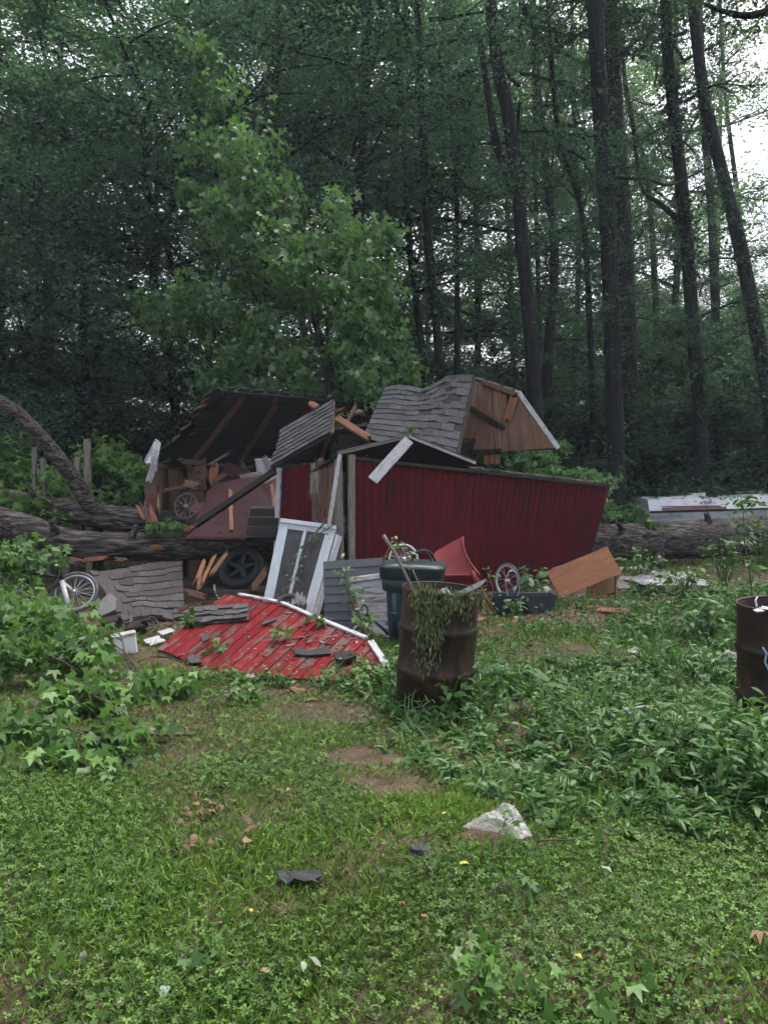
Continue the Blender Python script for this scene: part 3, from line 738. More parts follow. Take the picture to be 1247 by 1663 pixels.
tall_tree('forest_tree', 'tall pale-crowned tree rising behind the left woods', 21.5, [(70, 660), (90, 300), (100, 50)], 18, 13, [('pale1', 7.2, .98, 1.65)], bark=m_bark3)
tall_tree('forest_tree', 'tall dark tree behind the top of the young green tree', 22, [(420, 660), (440, 350), (450, 100)], 24, 24, [('full2', 6.5, 1.15, .9)])
tall_tree('forest_tree', 'dark leafy tree above the middle of the shed, behind the young green one', 21, [(570, 640), (580, 400), (590, 200)], 20, 22, [('full1', 5.5, .9, .8)])
# the woods further back: look-alike trunks, the pale crowns with haze in their colour
rb = random.Random(21)
for (px, Yd, key, z, sc, lb) in ((640, 29, 'hazy2', 5, 1.25, 'far tree rising right behind the young green tree'), (775, 33, 'hazy1', 6, 1.2, 'far tree just right of the slim forked trunk'), (930, 30, 'hazy1', 7, 1.1, 'far tree left of the thin wavy trunk'), (835, 35, 'hazy2', 5, 1.2, 'far tree just left of the leaning forked trunk'),
        (990, 40, 'hazy1', 4.5, 1.5, 'far tree mostly hidden behind the thick dark trunk'), (880, 27, 'can2', 6.5, .8, 'far tree close to the right of the leaning forked trunk'), (1085, 31, 'hazy2', 6, 1.1, 'far tree between the greyish trunk and the leaf-wrapped one'), (1200, 33, 'can1', 3, .6, 'far tree behind the rightmost leaning trunk'),
        (1300, 28, 'full2', 1, .7, 'far leafy tree whose crown reaches in low at the right edge'), (340, 28, 'full1', 3, 1.1, 'far leafy tree behind the left side of the young green tree'), (500, 30, 'full2', 4, 1.25, 'far leafy tree behind the crown of the young green tree'), (-40, 25, 'full1', 2, 1.1, 'far leafy tree whose crown reaches in at the left edge'),
        (560, 40, 'hazy1', 5, 1.6, 'farthest tree behind the middle of the woods'), (700, 44, 'hazy2', 5, 1.6, 'farthest tree behind the dark trunk next to the young green tree'), (1150, 44, 'hazy1', 3, .85, 'farthest tree behind the leaf-wrapped trunk'), (-160, 22, 'full2', 1, 1.1, 'leafy tree standing outside the left edge, branches reaching in')):
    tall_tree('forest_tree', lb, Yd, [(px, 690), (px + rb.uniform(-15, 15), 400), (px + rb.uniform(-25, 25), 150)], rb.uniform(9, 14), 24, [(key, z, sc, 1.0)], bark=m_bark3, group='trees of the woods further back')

def shrub(name, label, px, Yd, key, sc=1.0, szx=1.0, group=None, z=0.0):
    p = P(px, 775, Yd)
    root = thing(name, (p.x, p.y, 0), label, 'shrub', group)
    put_crown(root, key, (p.x, p.y, z), random.uniform(0, 6.28), sc, szx=szx)
    return root
g = 'dark undergrowth between the trunks'
for (px, Yd, key, sc, szx, lb) in ((905, 21, 'shrub2', .95, 1, 'dark shrub right of the foot of the leaning forked trunk'), (985, 20, 'shrub1', .72, 1.1, 'dark shrub at the foot of the thick dark trunk'), (1060, 20.5, 'shrub1', 1.0, 1, 'dark shrub between the greyish trunk and the leaf-wrapped one'), (1130, 21, 'shrub1', 1.15, 1, 'dark shrub at the foot of the leaf-wrapped trunk'),
        (1215, 19.5, 'shrub1', 1.05, 1, 'dark shrub above the boat near the right edge'), (1290, 19, 'shrub1', 1.1, 1, 'dark shrub cut by the right picture edge'), (1010, 25, 'shrub1', 1.3, 1.1, 'taller dark shrub further back behind the thick dark trunk'), (1180, 26, 'shrub1', 1.4, 1.1, 'taller dark shrub further back behind the boat'),
        (700, 22, 'shrub2', 1.0, 1, 'dark shrub behind the left end of the shingled roof section'), (640, 20, 'shrub1', .9, 1, 'dark shrub behind the lower right of the young green tree'), (40, 19, 'shrub1', .95, 1.1, 'dark shrub above the leftmost fence post'), (150, 20, 'shrub1', .95, 1.1, 'dark shrub behind the tallest fence post'),
        (260, 20.5, 'shrub1', .8, 1.1, 'dark shrub behind the white trim at the shed corner'), (350, 21, 'shrub1', .8, 1.1, 'dark shrub behind the torn left edge of the dark roof'), (440, 20, 'shrub1', .9, 1, 'dark shrub behind the middle of the dark roof'), (-60, 18, 'shrub1', 1.0, 1, 'dark shrub cut by the left picture edge'),
        (545, 22, 'shrub1', 1.1, 1, 'dark shrub right behind the stems of the young green tree'), (920, 30, 'shrub1', 1.2, 1.3, 'far dark shrub between the thin wavy trunk and the forked one')):
    shrub('undergrowth_shrub', lb, px, Yd, key, sc, szx, g)
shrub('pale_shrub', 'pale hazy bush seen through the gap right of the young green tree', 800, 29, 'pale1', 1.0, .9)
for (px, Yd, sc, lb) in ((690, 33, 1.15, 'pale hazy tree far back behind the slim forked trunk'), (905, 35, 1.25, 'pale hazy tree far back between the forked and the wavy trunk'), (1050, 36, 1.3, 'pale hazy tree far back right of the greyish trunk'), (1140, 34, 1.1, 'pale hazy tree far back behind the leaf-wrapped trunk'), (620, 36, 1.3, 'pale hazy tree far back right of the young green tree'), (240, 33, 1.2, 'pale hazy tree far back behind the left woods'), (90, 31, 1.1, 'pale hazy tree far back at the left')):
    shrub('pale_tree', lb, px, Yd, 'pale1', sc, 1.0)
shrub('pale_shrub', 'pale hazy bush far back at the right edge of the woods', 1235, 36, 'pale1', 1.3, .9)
shrub('leafy_sapling', 'bright green sapling behind the plywood gable of the shed', 905, 15.2, 'green1', 1.05, .9)
shrub('leafy_sapling', 'low green bush seen under the plywood gable', 845, 15.4, 'green1', .95, .8)
shrub('leafy_sapling', 'low green bush between red wall and boat', 1010, 16.5, 'green2', .75, .9)
shrub('leafy_sapling', 'low green bush at the stern of the boat', 1065, 17.3, 'green2', .42, 1.1)

# far wood closing the horizon: one mass
rg = np.random.default_rng(5)
n = 42000
an = rg.uniform(-1.05, 1.05, n); d = rg.uniform(56, 75, n)
top = 6.5 + 2 * np.sin(an * 23) + 1.2 * np.sin(an * 51)
c = np.stack([np.sin(an) * d, np.cos(an) * d, rg.uniform(0, 1, n) ** 1.25 * top], 1)
v, f, a = cards(rg, c, rg.uniform(.3, .75, n), T_DIA, up=.6, width=1.2, v=np.clip(rg.normal(.4, .2, n), 0, 1))
o = np_mesh('far_wood', v, f, L_far, a); tag(o, 'far-off wood behind the trees', 'wood', kind='stuff')

# the young star-leaved tree right behind the shed
base = P(520, 775, 14.6); base.z = 0
young = thing('young_tree', base, 'bright green young star-leaved tree directly behind the shed', 'tree')
stems_px = [[(537, 660), (520, 560), (500, 470), (440, 330), (372, 180), (352, 95)], [(541, 660), (534, 560), (525, 470), (500, 360), (470, 260)], [(552, 660), (560, 560), (590, 470), (610, 400)]]
for i, st in enumerate(stems_px):
    pts = [Vector((base.x + .25 + .1 * i, base.y, -.1))] + [P(px, py, 14.6 + .15 * i) for (px, py) in st]
    pth = smooth_path(pts, 5)
    r0 = (.075, .06, .055)[i]
    MB().tube(pth, [max(.012, r0 * (1 - .9 * k / len(pth))) for k in range(len(pth))], 8).build('stem', m_bark3, young, smooth=True)
rg = np.random.default_rng(31); rr = random.Random(31)
cl = []; mbl = MB()
# clumps fill the outline of the crown in the photograph, with depth of their own
rows = [(100, 335, 372), (150, 325, 400), (200, 320, 440), (250, 320, 470), (300, 318, 520), (345, 320, 585), (390, 325, 630), (440, 305, 655), (480, 240, 665), (500, 215, 340), (490, 230, 320), (520, 285, 670), (560, 340, 680), (600, 335, 700), (640, 345, 700), (655, 480, 640)]
for (yy, x0, x1) in rows:
    x0 += rr.uniform(-25, 22); x1 += rr.uniform(-45, 25)
    m = max(2, int((x1 - x0) / 26))
    for k in range(m):
        for q in range(2):
            if rr.random() < .42: continue
            px = x0 + (x1 - x0) * (k + rr.uniform(.1, .9)) / m; py = yy + rr.uniform(-22, 22)
            t = (px - (x0 + x1) / 2) / max(30, (x1 - x0) / 2)
            dep = 14.6 + rr.uniform(-1, 1) * 1.3 * math.sqrt(max(0.05, 1 - t * t)) * min(1, (x1 - x0) / 200)
            e = P(px, py, dep); Ls = rr.uniform(.16, .46)
            cl.append((e, Ls))
            s = P(.5 * px + .5 * (515 if yy > 350 else 515 - (380 - yy) * .62), py + 45, 14.6)
            if rr.random() < .5: mbl.tube([s, (s + e) / 2 + Vector((0, 0, -.08)), e], [.022, .014, .005], 4, cap=False)
mbl.build('twigs', m_twig, young)['kind'] = 'stuff'
cp = np.array([list(c[0]) for c in cl]); cs = np.array([c[1] for c in cl])
n = 9800
k = rg.choice(len(cl), n); off = rg.normal(0, 1, (n, 3)) * np.array([.9, .9, .75]) * (cs[k] * .58)[:, None]
tone = rg.normal(0, .2, len(cl))
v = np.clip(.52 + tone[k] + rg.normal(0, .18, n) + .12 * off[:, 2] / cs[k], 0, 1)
an = rg.normal(.2, 1.0, n)      # the wind lays the leaves over to the right
u = np.stack([np.cos(an), np.sin(an), rg.normal(-.55, .5, n)], 1)
lv = cards(rg, cp[k] + off, .135 * rg.uniform(.6, 1.25, n), T_STAR, u=u, up=.9, v=v)
np_mesh('crown', lv[0], lv[1], L_gum, lv[2], young)

# overhanging limb of a tree standing out of the picture, top right
oh = thing('overhanging_branch', P(1247, 20, 7.5), 'dark leafy branch hanging in at the top right corner', 'branch')
pth = smooth_path([P(1420, -60, 7.3), P(1300, -5, 7.4), P(1225, 24, 7.5), P(1180, 20, 7.5), P(1140, 5, 7.6)], 5)
MB().tube(pth, [.055 - .043 * i / len(pth) for i in range(len(pth))], 8).build('limb', m_bark2, oh, smooth=True)
cl = [P(px, py, 7.5 + dy) for (px, py, dy) in ((1110, 0, .3), (1150, -8, .1), (1165, 25, 0), (1190, -5, .2), (1235, 40, .1), (1245, 15, -.1), (1215, -15, .2), (1290, 30, 0), (1330, -10, .1), (1265, -20, .3), (1120, -40, .2), (1180, -60, .1), (1260, -70, .0), (1340, -80, 0))]
cp = np.array([list(q) for q in cl]); n = 1500; k = rg.choice(len(cl), n)
lv = cards(rg, cp[k] + rg.normal(0, .10, (n, 3)), .055 * rg.uniform(.6, 1.3, n), T_DIA, up=.7, v=rg.uniform(0, .5, n))
np_mesh('leaves', lv[0], lv[1], L_far, lv[2], oh)
# ------------------------------------------------------------------ the fallen tree through the shed
def bark_tube(pts, rads, seg, seed, amp=.11):
    """Trunk with real ridges and furrows running along it."""
    mb = MB(); pts = smooth_path(pts, 26); n = len(pts)
    rr = [np.interp(i / (n - 1), np.linspace(0, 1, len(rads)), rads) for i in range(n)]
    ln = [0.0]
    for i in range(1, n): ln.append(ln[-1] + (pts[i] - pts[i - 1]).length)
    def d(i, k, p):
        an = 2 * math.pi * k / seg
        q = Vector((math.cos(an) * 3.1, math.sin(an) * 3.1, ln[i] * 1.1 + seed))
        q2 = Vector((math.cos(an) * 6.5, math.sin(an) * 6.5, ln[i] * 2.6 + seed))
        ridge = 1 - abs(mnoise.noise(q2 + Vector((mnoise.noise(q * 2), 0, 0)))) * 2.2
        return .06 * mnoise.noise(q * .5) + amp * (ridge - .5)
    mb.tube(pts, rr, seg, disp=d)
    return mb
ft = thing('fallen_tree', P(200, 900, 11.4), 'huge fallen tree lying right through the crushed red shed', 'tree')
bark_tube([P(1420, 868, 15.4), P(1247, 870, 14.9), P(1100, 877, 14.4), P(960, 882, 13.9), P(760, 868, 13.2), P(560, 870, 12.4)], [.40, .37, .345, .33, .30, .27], 56, 1.0).build('trunk', m_bark, ft, smooth=True)
bark_tube([P(600, 868, 12.5), P(450, 874, 11.8), P(310, 884, 11.3), P(200, 888, 11.2), P(110, 882, 11.2), P(45, 860, 11.3), P(-20, 842, 11.5), P(-140, 812, 11.9), P(-300, 800, 12.2), P(-480, 780, 12.4)], [.26, .235, .215, .20, .205, .205, .20, .17, .13, .06], 48, 2.0).build('front_stem', m_bark, ft, smooth=True)
bark_tube([P(600, 862, 12.7), P(420, 855, 12.4), P(300, 851, 12.2), P(200, 843, 12.2), P(120, 832, 12.3), P(40, 816, 12.5), P(-60, 800, 12.8), P(-250, 790, 13.4), P(-420, 770, 13.8)], [.22, .20, .19, .195, .18, .16, .13, .09, .04], 44, 3.0).build('rear_stem', m_bark, ft, smooth=True)
bark_tube([P(185, 842, 12.2), P(150, 822, 12.15), P(118, 775, 12.0), P(78, 722, 11.9), P(35, 676, 11.8), P(0, 652, 11.7), P(-80, 612, 11.6), P(-230, 570, 11.4), P(-380, 540, 11.0)], [.155, .135, .118, .108, .10, .095, .085, .06, .03], 32, 4.0, .05).build('bent_limb', m_bark, ft, smooth=True)
bark_tube([P(1062, 885, 14.2), P(1066, 905, 14.0), P(1068, 925, 13.9)], [.17, .13, .09], 24, 5.0).build('limb_stub', m_bark, ft, smooth=True)
MB().tube([P(240, 888, 11.05), P(256, 889, 11.03), P(270, 890, 11.06)], [.03, .05, .03], 9).build('bare_wood_scar', m_orange, ft)
for (a, b, wd) in (((232, 812), (245, 858), .10), ((240, 815), (256, 856), .08), ((222, 818), (238, 850), .05)):
    plank('splintered_wood', P(a[0], a[1], 11.9), P(b[0], b[1], 11.6), wd, .05, (0, -1, .3), m_redworn if wd > .09 else m_orange, ft, rag=.10)

for (a, ya, b, yb, r) in (((90, 866), 11.1, (84, 846), 10.95, .05), ((215, 870), 11.05, (222, 853), 11.0, .035), ((60, 812), 12.2, (50, 796), 12.1, .05), ((1150, 850), 14.5, (1146, 834), 14.4, .06), ((1010, 862), 13.8, (1003, 850), 13.7, .05)):
    bark_tube([P(a[0], a[1], ya), P((a[0] + b[0]) / 2 + 1, (a[1] + b[1]) / 2, (ya + yb) / 2), P(b[0], b[1], yb)], [r * 1.8, r, r * .8], 14, r * 99, .12).build('broken_stub', m_bark, ft, smooth=True)
for (x, y, Yd, r) in ((150, 892, 11.05, .07), (60, 872, 11.12, .06), (1110, 872, 14.1, .10), (1190, 866, 14.42, .08), (205, 843, 12.05, .06)):
    c = P(x, y, Yd); mwk = Matrix.Translation(c) @ Vector((0, -1, .25)).to_track_quat('Z', 'Y').to_matrix().to_4x4()
    MB().lathe([(r * 1.5, -.06), (r * 1.1, .0), (r * .7, .025), (r * .35, .012), (.001, -.01)], 16, mwk, lambda an, z: .15 * math.sin(an * 3 + r * 50)).build('knot', m_bark, ft, smooth=True)

# ------------------------------------------------------------------ the crushed shed
shed = thing('collapsed_shed', G(700, 960), 'crushed red wooden shed with its roof torn open', 'shed')
def quad_panel(name, c, t, n, mat, parent, grow=0.0):
    return MB().prism([c[0], c[1], c[2], c[3]], n, t).build(name, mat, parent)

# long side wall: boards between a bottom line and a racked top line
wb0 = Vector((-.425, 9.30, -.05)); wb1 = P(949, 905, 13.0); wb1.z = .0
wt0 = P(565, 741, 9.2); wt1 = P(990, 788, 12.45)
wall_c = [wb0, wb1, wt1, wt0]
wn_ = (wb1 - wb0).cross(wt0 - wb0).normalized()
if wn_.y > 0: wn_ = -wn_
mbw = MB()
for i in range(25):
    for j in range(7): mbw.v.append(bl(wall_c, i / 24, j / 6) - wn_ * .045)
for i in range(24):
    for j in range(6): q = i * 7 + j; mbw.f.append((q, q + 7, q + 8, q + 1))
side = mbw.build('side_wall', m_dark, shed)
NB = 44
for i in range(NB):
    u0, u1 = (i + .018) / NB, (i + .982) / NB
    um = (u0 + u1) / 2
    lo, hi = bl(wall_c, um, 0), bl(wall_c, um, 1)
    if 35 < i < 41: lo = bl(wall_c, um, .16 + .02 * (i % 2))
    bow = .03 * math.sin(math.pi * um) 
    w = (bl(wall_c, u1, .5) - bl(wall_c, u0, .5)).length
    nb = (bl(wall_c, u1, .5) - bl(wall_c, u0, .5)).cross(hi - lo).normalized()
    if nb.y > 0: nb = -nb
    plank('siding_board', lo + nb * random.uniform(0, .005), hi + nb * random.uniform(0, .005), w, .016, nb, m_red, side)
plank('top_rail', wt0 + wn_ * .03 + Vector((0, 0, -.02)), wt1 + wn_ * .03 + Vector((0, 0, -.02)), .045, .03, wn_, m_dark, side, rag=.04)
for k in range(17):            # torn shingle edge left along the top of the wall
    u = .38 + .62 * k / 17; p = wt0.lerp(wt1, u); d = (wt1 - wt0).normalized()
    plank('shingle_scrap', p + Vector((0, .02, .03 + random.uniform(-.008, .012))), p + d * random.uniform(.16, .26) + Vector((0, .02, .03)), random.uniform(.12, .17), .012, (0, -.3, 1), m_shingle2 if k % 4 else m_wood, side, rag=.06)
plank('sill_board', bl(wall_c, .795, .115) + wn_ * .03, bl(wall_c, .955, .135) + wn_ * .03, .09, .04, wn_, m_grey, side, rag=.02)
plank('torn_board', bl(wall_c, .80, .03) + wn_ * .06, bl(wall_c, .83, .11) + wn_ * .05, .10, .03, wn_, m_grey, side, rag=.05)

# front wall stub with its corner posts
fb0, fb1 = Vector((-.50, 9.28, -.05)), P(452, 900, 10.15); fb1.z = -.05
ft0, ft1 = P(549, 742, 9.25), P(457, 760, 10.1)
fc = [fb1, fb0, ft0, ft1]
fn = (fb0 - fb1).cross(ft1 - fb1).normalized()
if fn.y > 0: fn = -fn
front = MB().prism([p - fn * .022 for p in fc], fn, .02).build('front_wall', m_dark, shed)
for i in range(9):
    um = (i + .5) / 9
    lo, hi = bl(fc, um, 0), bl(fc, um, 1.0 + (.02 * math.sin(i * 2.3)))
    w = (bl(fc, (i + .95) / 9, .5) - bl(fc, (i + .05) / 9, .5)).length
    plank('siding_board', lo, hi, w, .016, fn, m_red if i < 5 else m_redworn, front, rag=.0, rag2=.05)
plank('bare_board', bl(fc, .60, .72) + fn * .012, bl(fc, .64, 1.02) + fn * .012, .16, .014, fn, m_grey, front, rag=.12)
plank('bare_board', bl(fc, .76, .60) + fn * .012, bl(fc, .80, 1.03) + fn * .012, .13, .014, fn, m_wood, front, rag=.16)
plank('grey_strip', bl(fc, .12, .50) + fn * .014, bl(fc, .98, .50) + fn * .02, .09, .012, fn, m_grey, front, rag=.05)
plank('corner_post', fb0 + Vector((-.02, -.05, 0)), ft0 + Vector((0, -.04, .03)), .10, .05, fn, m_grey, shed)
plank('corner_post', wb0 + wn_ * .02 + Vector((.02, -.01, 0)), wt0 + wn_ * .02 + Vector((.03, 0, .02)), .09, .04, wn_, m_grey, shed)
plank('white_trim', fb1 + fn * .03 + Vector((-.02, 0, .2)), ft1 + fn * .03, .09, .025, fn, m_white, shed, warp=.01)

# left wall seen from inside, with studs
lc = [P(243, 845, 12.15), P(405, 845, 14.6), P(405, 757, 14.6), P(243, 757, 12.15)]
lc[0].z = lc[1].z = 0
ln_ = (lc[1] - lc[0]).cross(lc[3] - lc[0]).normalized()
if ln_.y > 0: ln_ = -ln_
left = MB().prism(lc, ln_, .03).build('left_wall', m_ply, shed)
for i in range(12):
    um = (i + .5) / 12; w = (lc[1] - lc[0]).length / 12 * .94
    plank('inside_board', bl(lc, um, 0) + ln_ * .012, bl(lc, um, 1) + ln_ * .012, w, .014, ln_, m_ply if i % 3 else m_wood, left)
for u in (.04, .13, .30, .52, .74, .96):
    plank('stud', bl(lc, u, 0) + ln_ * .06, bl(lc, u, .98) + ln_ * .06, .05, .09, ln_, m_wood, left)
plank('top_plate', lc[3] + ln_ * .06, lc[2] + ln_ * .06, .09, .06, (0, 0, 1), m_wood, left)
MB().prism([P(236, 786, 12.2), P(246, 786, 12.1), P(246, 842, 12.1), P(236, 842, 12.2)], (0, -1, 0), .03).build('outer_corner', m_redworn, shed)
for (a, b, w, mm) in (((258, 800), (258, 836), .045, m_pine), ((254, 770), (252, 838), .04, m_wood), ((246, 756), (247, 840), .10, m_redworn), ((263, 778), (262, 838), .03, m_wood), ((352, 745), (343, 790), .13, m_orange), ((327, 738), (336, 788), .10, m_wood)):
    plank('broken_stud', P(a[0], a[1], 11.95), P(b[0], b[1], 11.9), w, .05, (0, -1, 0), mm, shed, rag=.10)

# big roof half, its dark underside towards us
rc = [P(243, 759, 12.2), P(590, 748, 15.8), P(604, 655, 14.4), P(352, 633, 11.2)]   # eave left, eave right, ridge right, ridge left
rn = (rc[1] - rc[0]).cross(rc[3] - rc[0]).normalized()
if rn.y > 0: rn = -rn                                  # points down towards the camera
def rp(u, v): return bl(rc, u, v)
jag = [(0.0, 0.0), (.06, .10), (-.015, .22), (.0, .34), (.02, .42), (-.005, .50), (.02, .58), (.0, .66), (-.02, .74), (.0, .82), (-.03, .88), (-.02, .96), (0, 1.02), (.03, 1.0), (.10, .985), (.3, 1.0), (.5, .985), (.75, 1.0), (1, .99), (1, 0)]
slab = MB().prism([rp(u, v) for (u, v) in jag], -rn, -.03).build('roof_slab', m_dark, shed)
for i in range(15):            # deck boards seen from below
    v = (i + .5) / 15
    plank('deck_board', rp(.03, v) + rn * .012, rp(.99, v) + rn * .012, (rp(0, 1) - rp(0, 0)).length / 15 * .95, .016, rn, m_dark, slab, rag=.10, rag2=.0)
for u in (.14, .34, .54, .74, .92):
    plank('rafter', rp(u, .02) + rn * .055, rp(u, .93 + .05 * math.sin(u * 9)) + rn * .055, .05, .09, rn, m_wood, slab, rag=.05)
for k, (u, v) in enumerate(((.0, .40), (.0, .55), (-.01, .70), (-.02, .80), (-.02, .90), (.03, .98), (.33, .95))):   # fresh splinters along the torn edge
    plank('splinter', rp(u - .005, v - .05) + rn * .02, rp(u + random.uniform(-.01, .03), v + random.uniform(.03, .09)) + rn * .03, random.uniform(.02, .07), .015, rn, m_wood if k % 3 else m_orange, slab, rag=.12)
for k in range(12):            # shingle rim over the top edge
    u = .03 + k / 12 * .95
    plank('shingle_scrap', rp(u, 1.0) - rn * .03, rp(u + .07, 1.0) - rn * .03, .10, .012, -rn, m_shingle2, slab, rag=.03)

# bent low roof edge above the long wall, dark hollow beneath
e0, e1, e2 = P(549, 737, 9.1), P(664, 709, 9.75), P(771, 752, 10.75)
back = Vector((-.55, .75, -.30)) * 1.2
for (a, b, nm) in ((e0, e1, 0), (e1, e2, 1)):
    nn = (b - a).cross(back).normalized()
    if nn.z < 0: nn = -nn
    s = MB().prism([a, b, b + back, a + back], nn, .022).build('eave_slab', m_dark, shed)
    plank('fascia_edge', a + Vector((0, -.02, .005)), b + Vector((0, -.02, .005)), .045, .03, (0, -1, .1), m_white if nm else m_grey, s)
    for k in range(7):
        q = a.lerp(b, k / 7); q2 = a.lerp(b, (k + .95) / 7)
        plank('shingle', q + nn * .012 + back * .05, q2 + nn * .012 + back * .05, .20, .010, nn, m_shingle, s)
plank('hanging_trim', P(664, 714, 9.2), P(605, 780, 9.05), .13, .025, (-.2, -1, .2), m_white, shed)
plank('fallen_trim', P(552, 738, 9.0), P(533, 862, 8.95), .045, .03, (0, -1, 0), m_white, shed, warp=.015)
# added dark sheet standing in for the shade inside the hollow
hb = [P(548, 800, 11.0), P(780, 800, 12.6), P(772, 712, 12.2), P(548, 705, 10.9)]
MB().prism(hb, (0, -1, 0), .03).build('shade_backdrop', m_dark, shed)

# white trim hanging off the left corner
plank('white_trim', P(257, 716, 12.0), P(238, 752, 12.1), .10, .03, (-.3, -1, .2), m_white, shed)
plank('white_trim', P(256, 718, 11.9), P(249, 765, 11.85), .11, .025, (.2, -1, 0), m_white, shed, warp=.05)
plank('white_trim', P(249, 762, 11.85), P(240, 786, 11.9), .10, .025, (.2, -1, 0), m_white, shed, rag=.05)
MB().prism([P(236, 752, 12.05), P(246, 752, 12.0), P(253, 728, 12.0)], (0, -1, 0), .02).build('gable_corner_panel', m_gel, shed)

# far gable end, plywood inside face towards us
gp = (P(800, 680, 12.2), Vector((-.35, -.92, .14)).normalized())
def gq(px, py, o=0.0): return PP(px, py, gp) + gp[1] * o
gable = MB().prism([gq(x, y) for (x, y) in ((767, 613), (800, 624), (845, 640), (906, 729), (816, 733), (741, 737))], gp[1], .03).build('gable_end', m_dark, shed)
def ply(pts, mat, ang):
    """Plywood sheet with its own grain direction."""
    c = sum(pts, Vector()) / len(pts)
    x = (gq(ang[0], ang[1]) - gq(ang[2], ang[3])).normalized(); z = gp[1]; y = z.cross(x)
    mw = Matrix((x, y, z)).transposed().to_4x4(); mw.translation = c
    inv = mw.inverted(); lp = [inv @ p for p in pts]
    mb = MB().prism(lp, (0, 0, 1), .012)
    me = bpy.data.meshes.new('plywood_sheet'); me.from_pydata([tuple(v) for v in mb.v], [], mb.f); me.materials.append(mat)
    return link(bpy.data.objects.new('plywood_sheet', me), mw, gable)
ply([gq(x, y, .014) for (x, y) in ((763, 626), (769, 618), (797, 626), (801, 692), (803, 734), (742, 736))], m_ply, (790, 640, 780, 730))
ply([gq(x, y, .013) for (x, y) in ((799, 627), (822, 637), (824, 690), (826, 733), (805, 734), (802, 692))], m_ply, (812, 640, 818, 730))
ply([gq(x, y, .014) for (x, y) in ((824, 690), (843, 645), (903, 727), (828, 733))], m_ply, (840, 650, 850, 730))
plank('gable_rafter', gq(781, 621, .05), gq(842, 643, .05), .08, .05, gp[1], m_wood, gable, rag=.05)
plank('gable_rafter', gq(838, 640, .06), gq(823, 690, .06), .13, .04, gp[1], m_orange, gable, rag=.06)
plank('gable_brace', gq(762, 662, .05), gq(822, 698, .05), .07, .05, gp[1], m_dark, gable, rag=.03)
plank('gable_bottom_rail', gq(742, 735, .04), gq(815, 732, .04), .05, .05, gp[1], m_dark, gable)
plank('white_fascia', gq(842, 637, .03) , gq(907, 729, .03), .07, .04, gp[1], m_white, gable)
for (a, b, m_) in (((768, 612), (790, 619), m_shingle), ((788, 618), (815, 627), m_shingle2), ((813, 626), (838, 635), m_shingle), ((832, 633), (848, 640), m_grey)):
    plank('ridge_scrap', gq(a[0], a[1], -.02), gq(b[0], b[1], -.02), .10, .03, (0, -.3, 1), m_, gable, rag=.05)
for k in range(3):
    plank('torn_wood', gq(790 + 9 * k, 737, .0), gq(789 + 9 * k, 757, .0), .075, .03, gp[1], m_orange, gable, rag=.03)

# loose rafters in the gap of the roof
for (a, ya, b, yb, w, h, mm) in (((545, 678), 11.3, (602, 714), 10.6, .10, .06, m_orange), ((502, 653), 11.2, (522, 668), 11.0, .09, .05, m_orange), ((545, 670), 11.4, (562, 662), 11.2, .05, .04, m_wood), ((562, 690), 12.2, (580, 655), 12.4, .06, .05, m_wood), ((575, 745), 9.9, (600, 742), 9.7, .08, .04, m_orange), ((520, 700), 12.0, (600, 690), 13.0, .07, .05, m_dark), ((566, 672), 12.6, (590, 668), 12.8, .08, .06, m_wood)):
    plank('broken_rafter', P(a[0], a[1], ya), P(b[0], b[1], yb), w, h, (0, -1, .4), mm, shed, rag=.06)
plank('rake_beam', P(447, 764, 9.9), P(318, 852, 10.1), .085, .06, (0, -.8, .6), m_dark, shed)
plank('splintered_end', P(330, 844, 10.08), P(298, 868, 10.12), .07, .05, (0, -.8, .6), m_orange, shed, rag=.14)
# floor of the shed and back wall, interior shade put into their colour
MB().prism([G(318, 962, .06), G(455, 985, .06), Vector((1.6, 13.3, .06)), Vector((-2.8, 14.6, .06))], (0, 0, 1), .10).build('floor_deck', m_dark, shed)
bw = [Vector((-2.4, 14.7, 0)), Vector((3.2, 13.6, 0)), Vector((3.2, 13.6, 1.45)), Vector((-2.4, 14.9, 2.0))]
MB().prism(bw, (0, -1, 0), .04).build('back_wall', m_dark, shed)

# ------------------------------------------------------------------ shingled roof pieces
def shingle_patch(parent, fn3, rows, cols, mat, t=.010, lift=.012, skip=(), jitter=.0, u0=lambda v: 0, u1=lambda v: 1, rnd=None):
    """Courses of single shingles over the surface fn3(u, v); each overlaps the one below and sits a little uneven."""
    rnd = rnd or random.Random(3)
    for r in range(rows):
        off = .5 * (r % 2)
        for c in range(-1, cols + 1):
            if (r, c) in skip: continue
            ua, ub = (c + off) / cols, (c + off + .965) / cols
            lo_, hi_ = u0((r + .5) / rows), u1((r + .5) / rows)
            ua, ub = max(ua, lo_), min(ub, hi_)
            if ub - ua < .25 / cols: continue
            va, vb = r / rows, (r + 1.12) / rows
            j = [rnd.uniform(-1, 1) * jitter / rows for _ in range(4)]
            q = [fn3(ua, va + j[0]), fn3(ub, va + j[1]), fn3(ub, min(vb, 1.03)), fn3(ua, min(vb, 1.03))]
            n = (q[1] - q[0]).cross(q[3] - q[0]).normalized()
            if n.dot(Vector((0, 0, CAMZ)) - q[0]) < 0: n = -n
            l1, l2 = lift * rnd.uniform(.7, 1.7), lift * rnd.uniform(.7, 1.7)
            q = [q[0] + n * (l1 + t), q[1] + n * (l2 + t), q[2] + n * (t * .6), q[3] + n * (t * .6)]
            MB().prism(q, n, t).build('shingle', mat, parent)

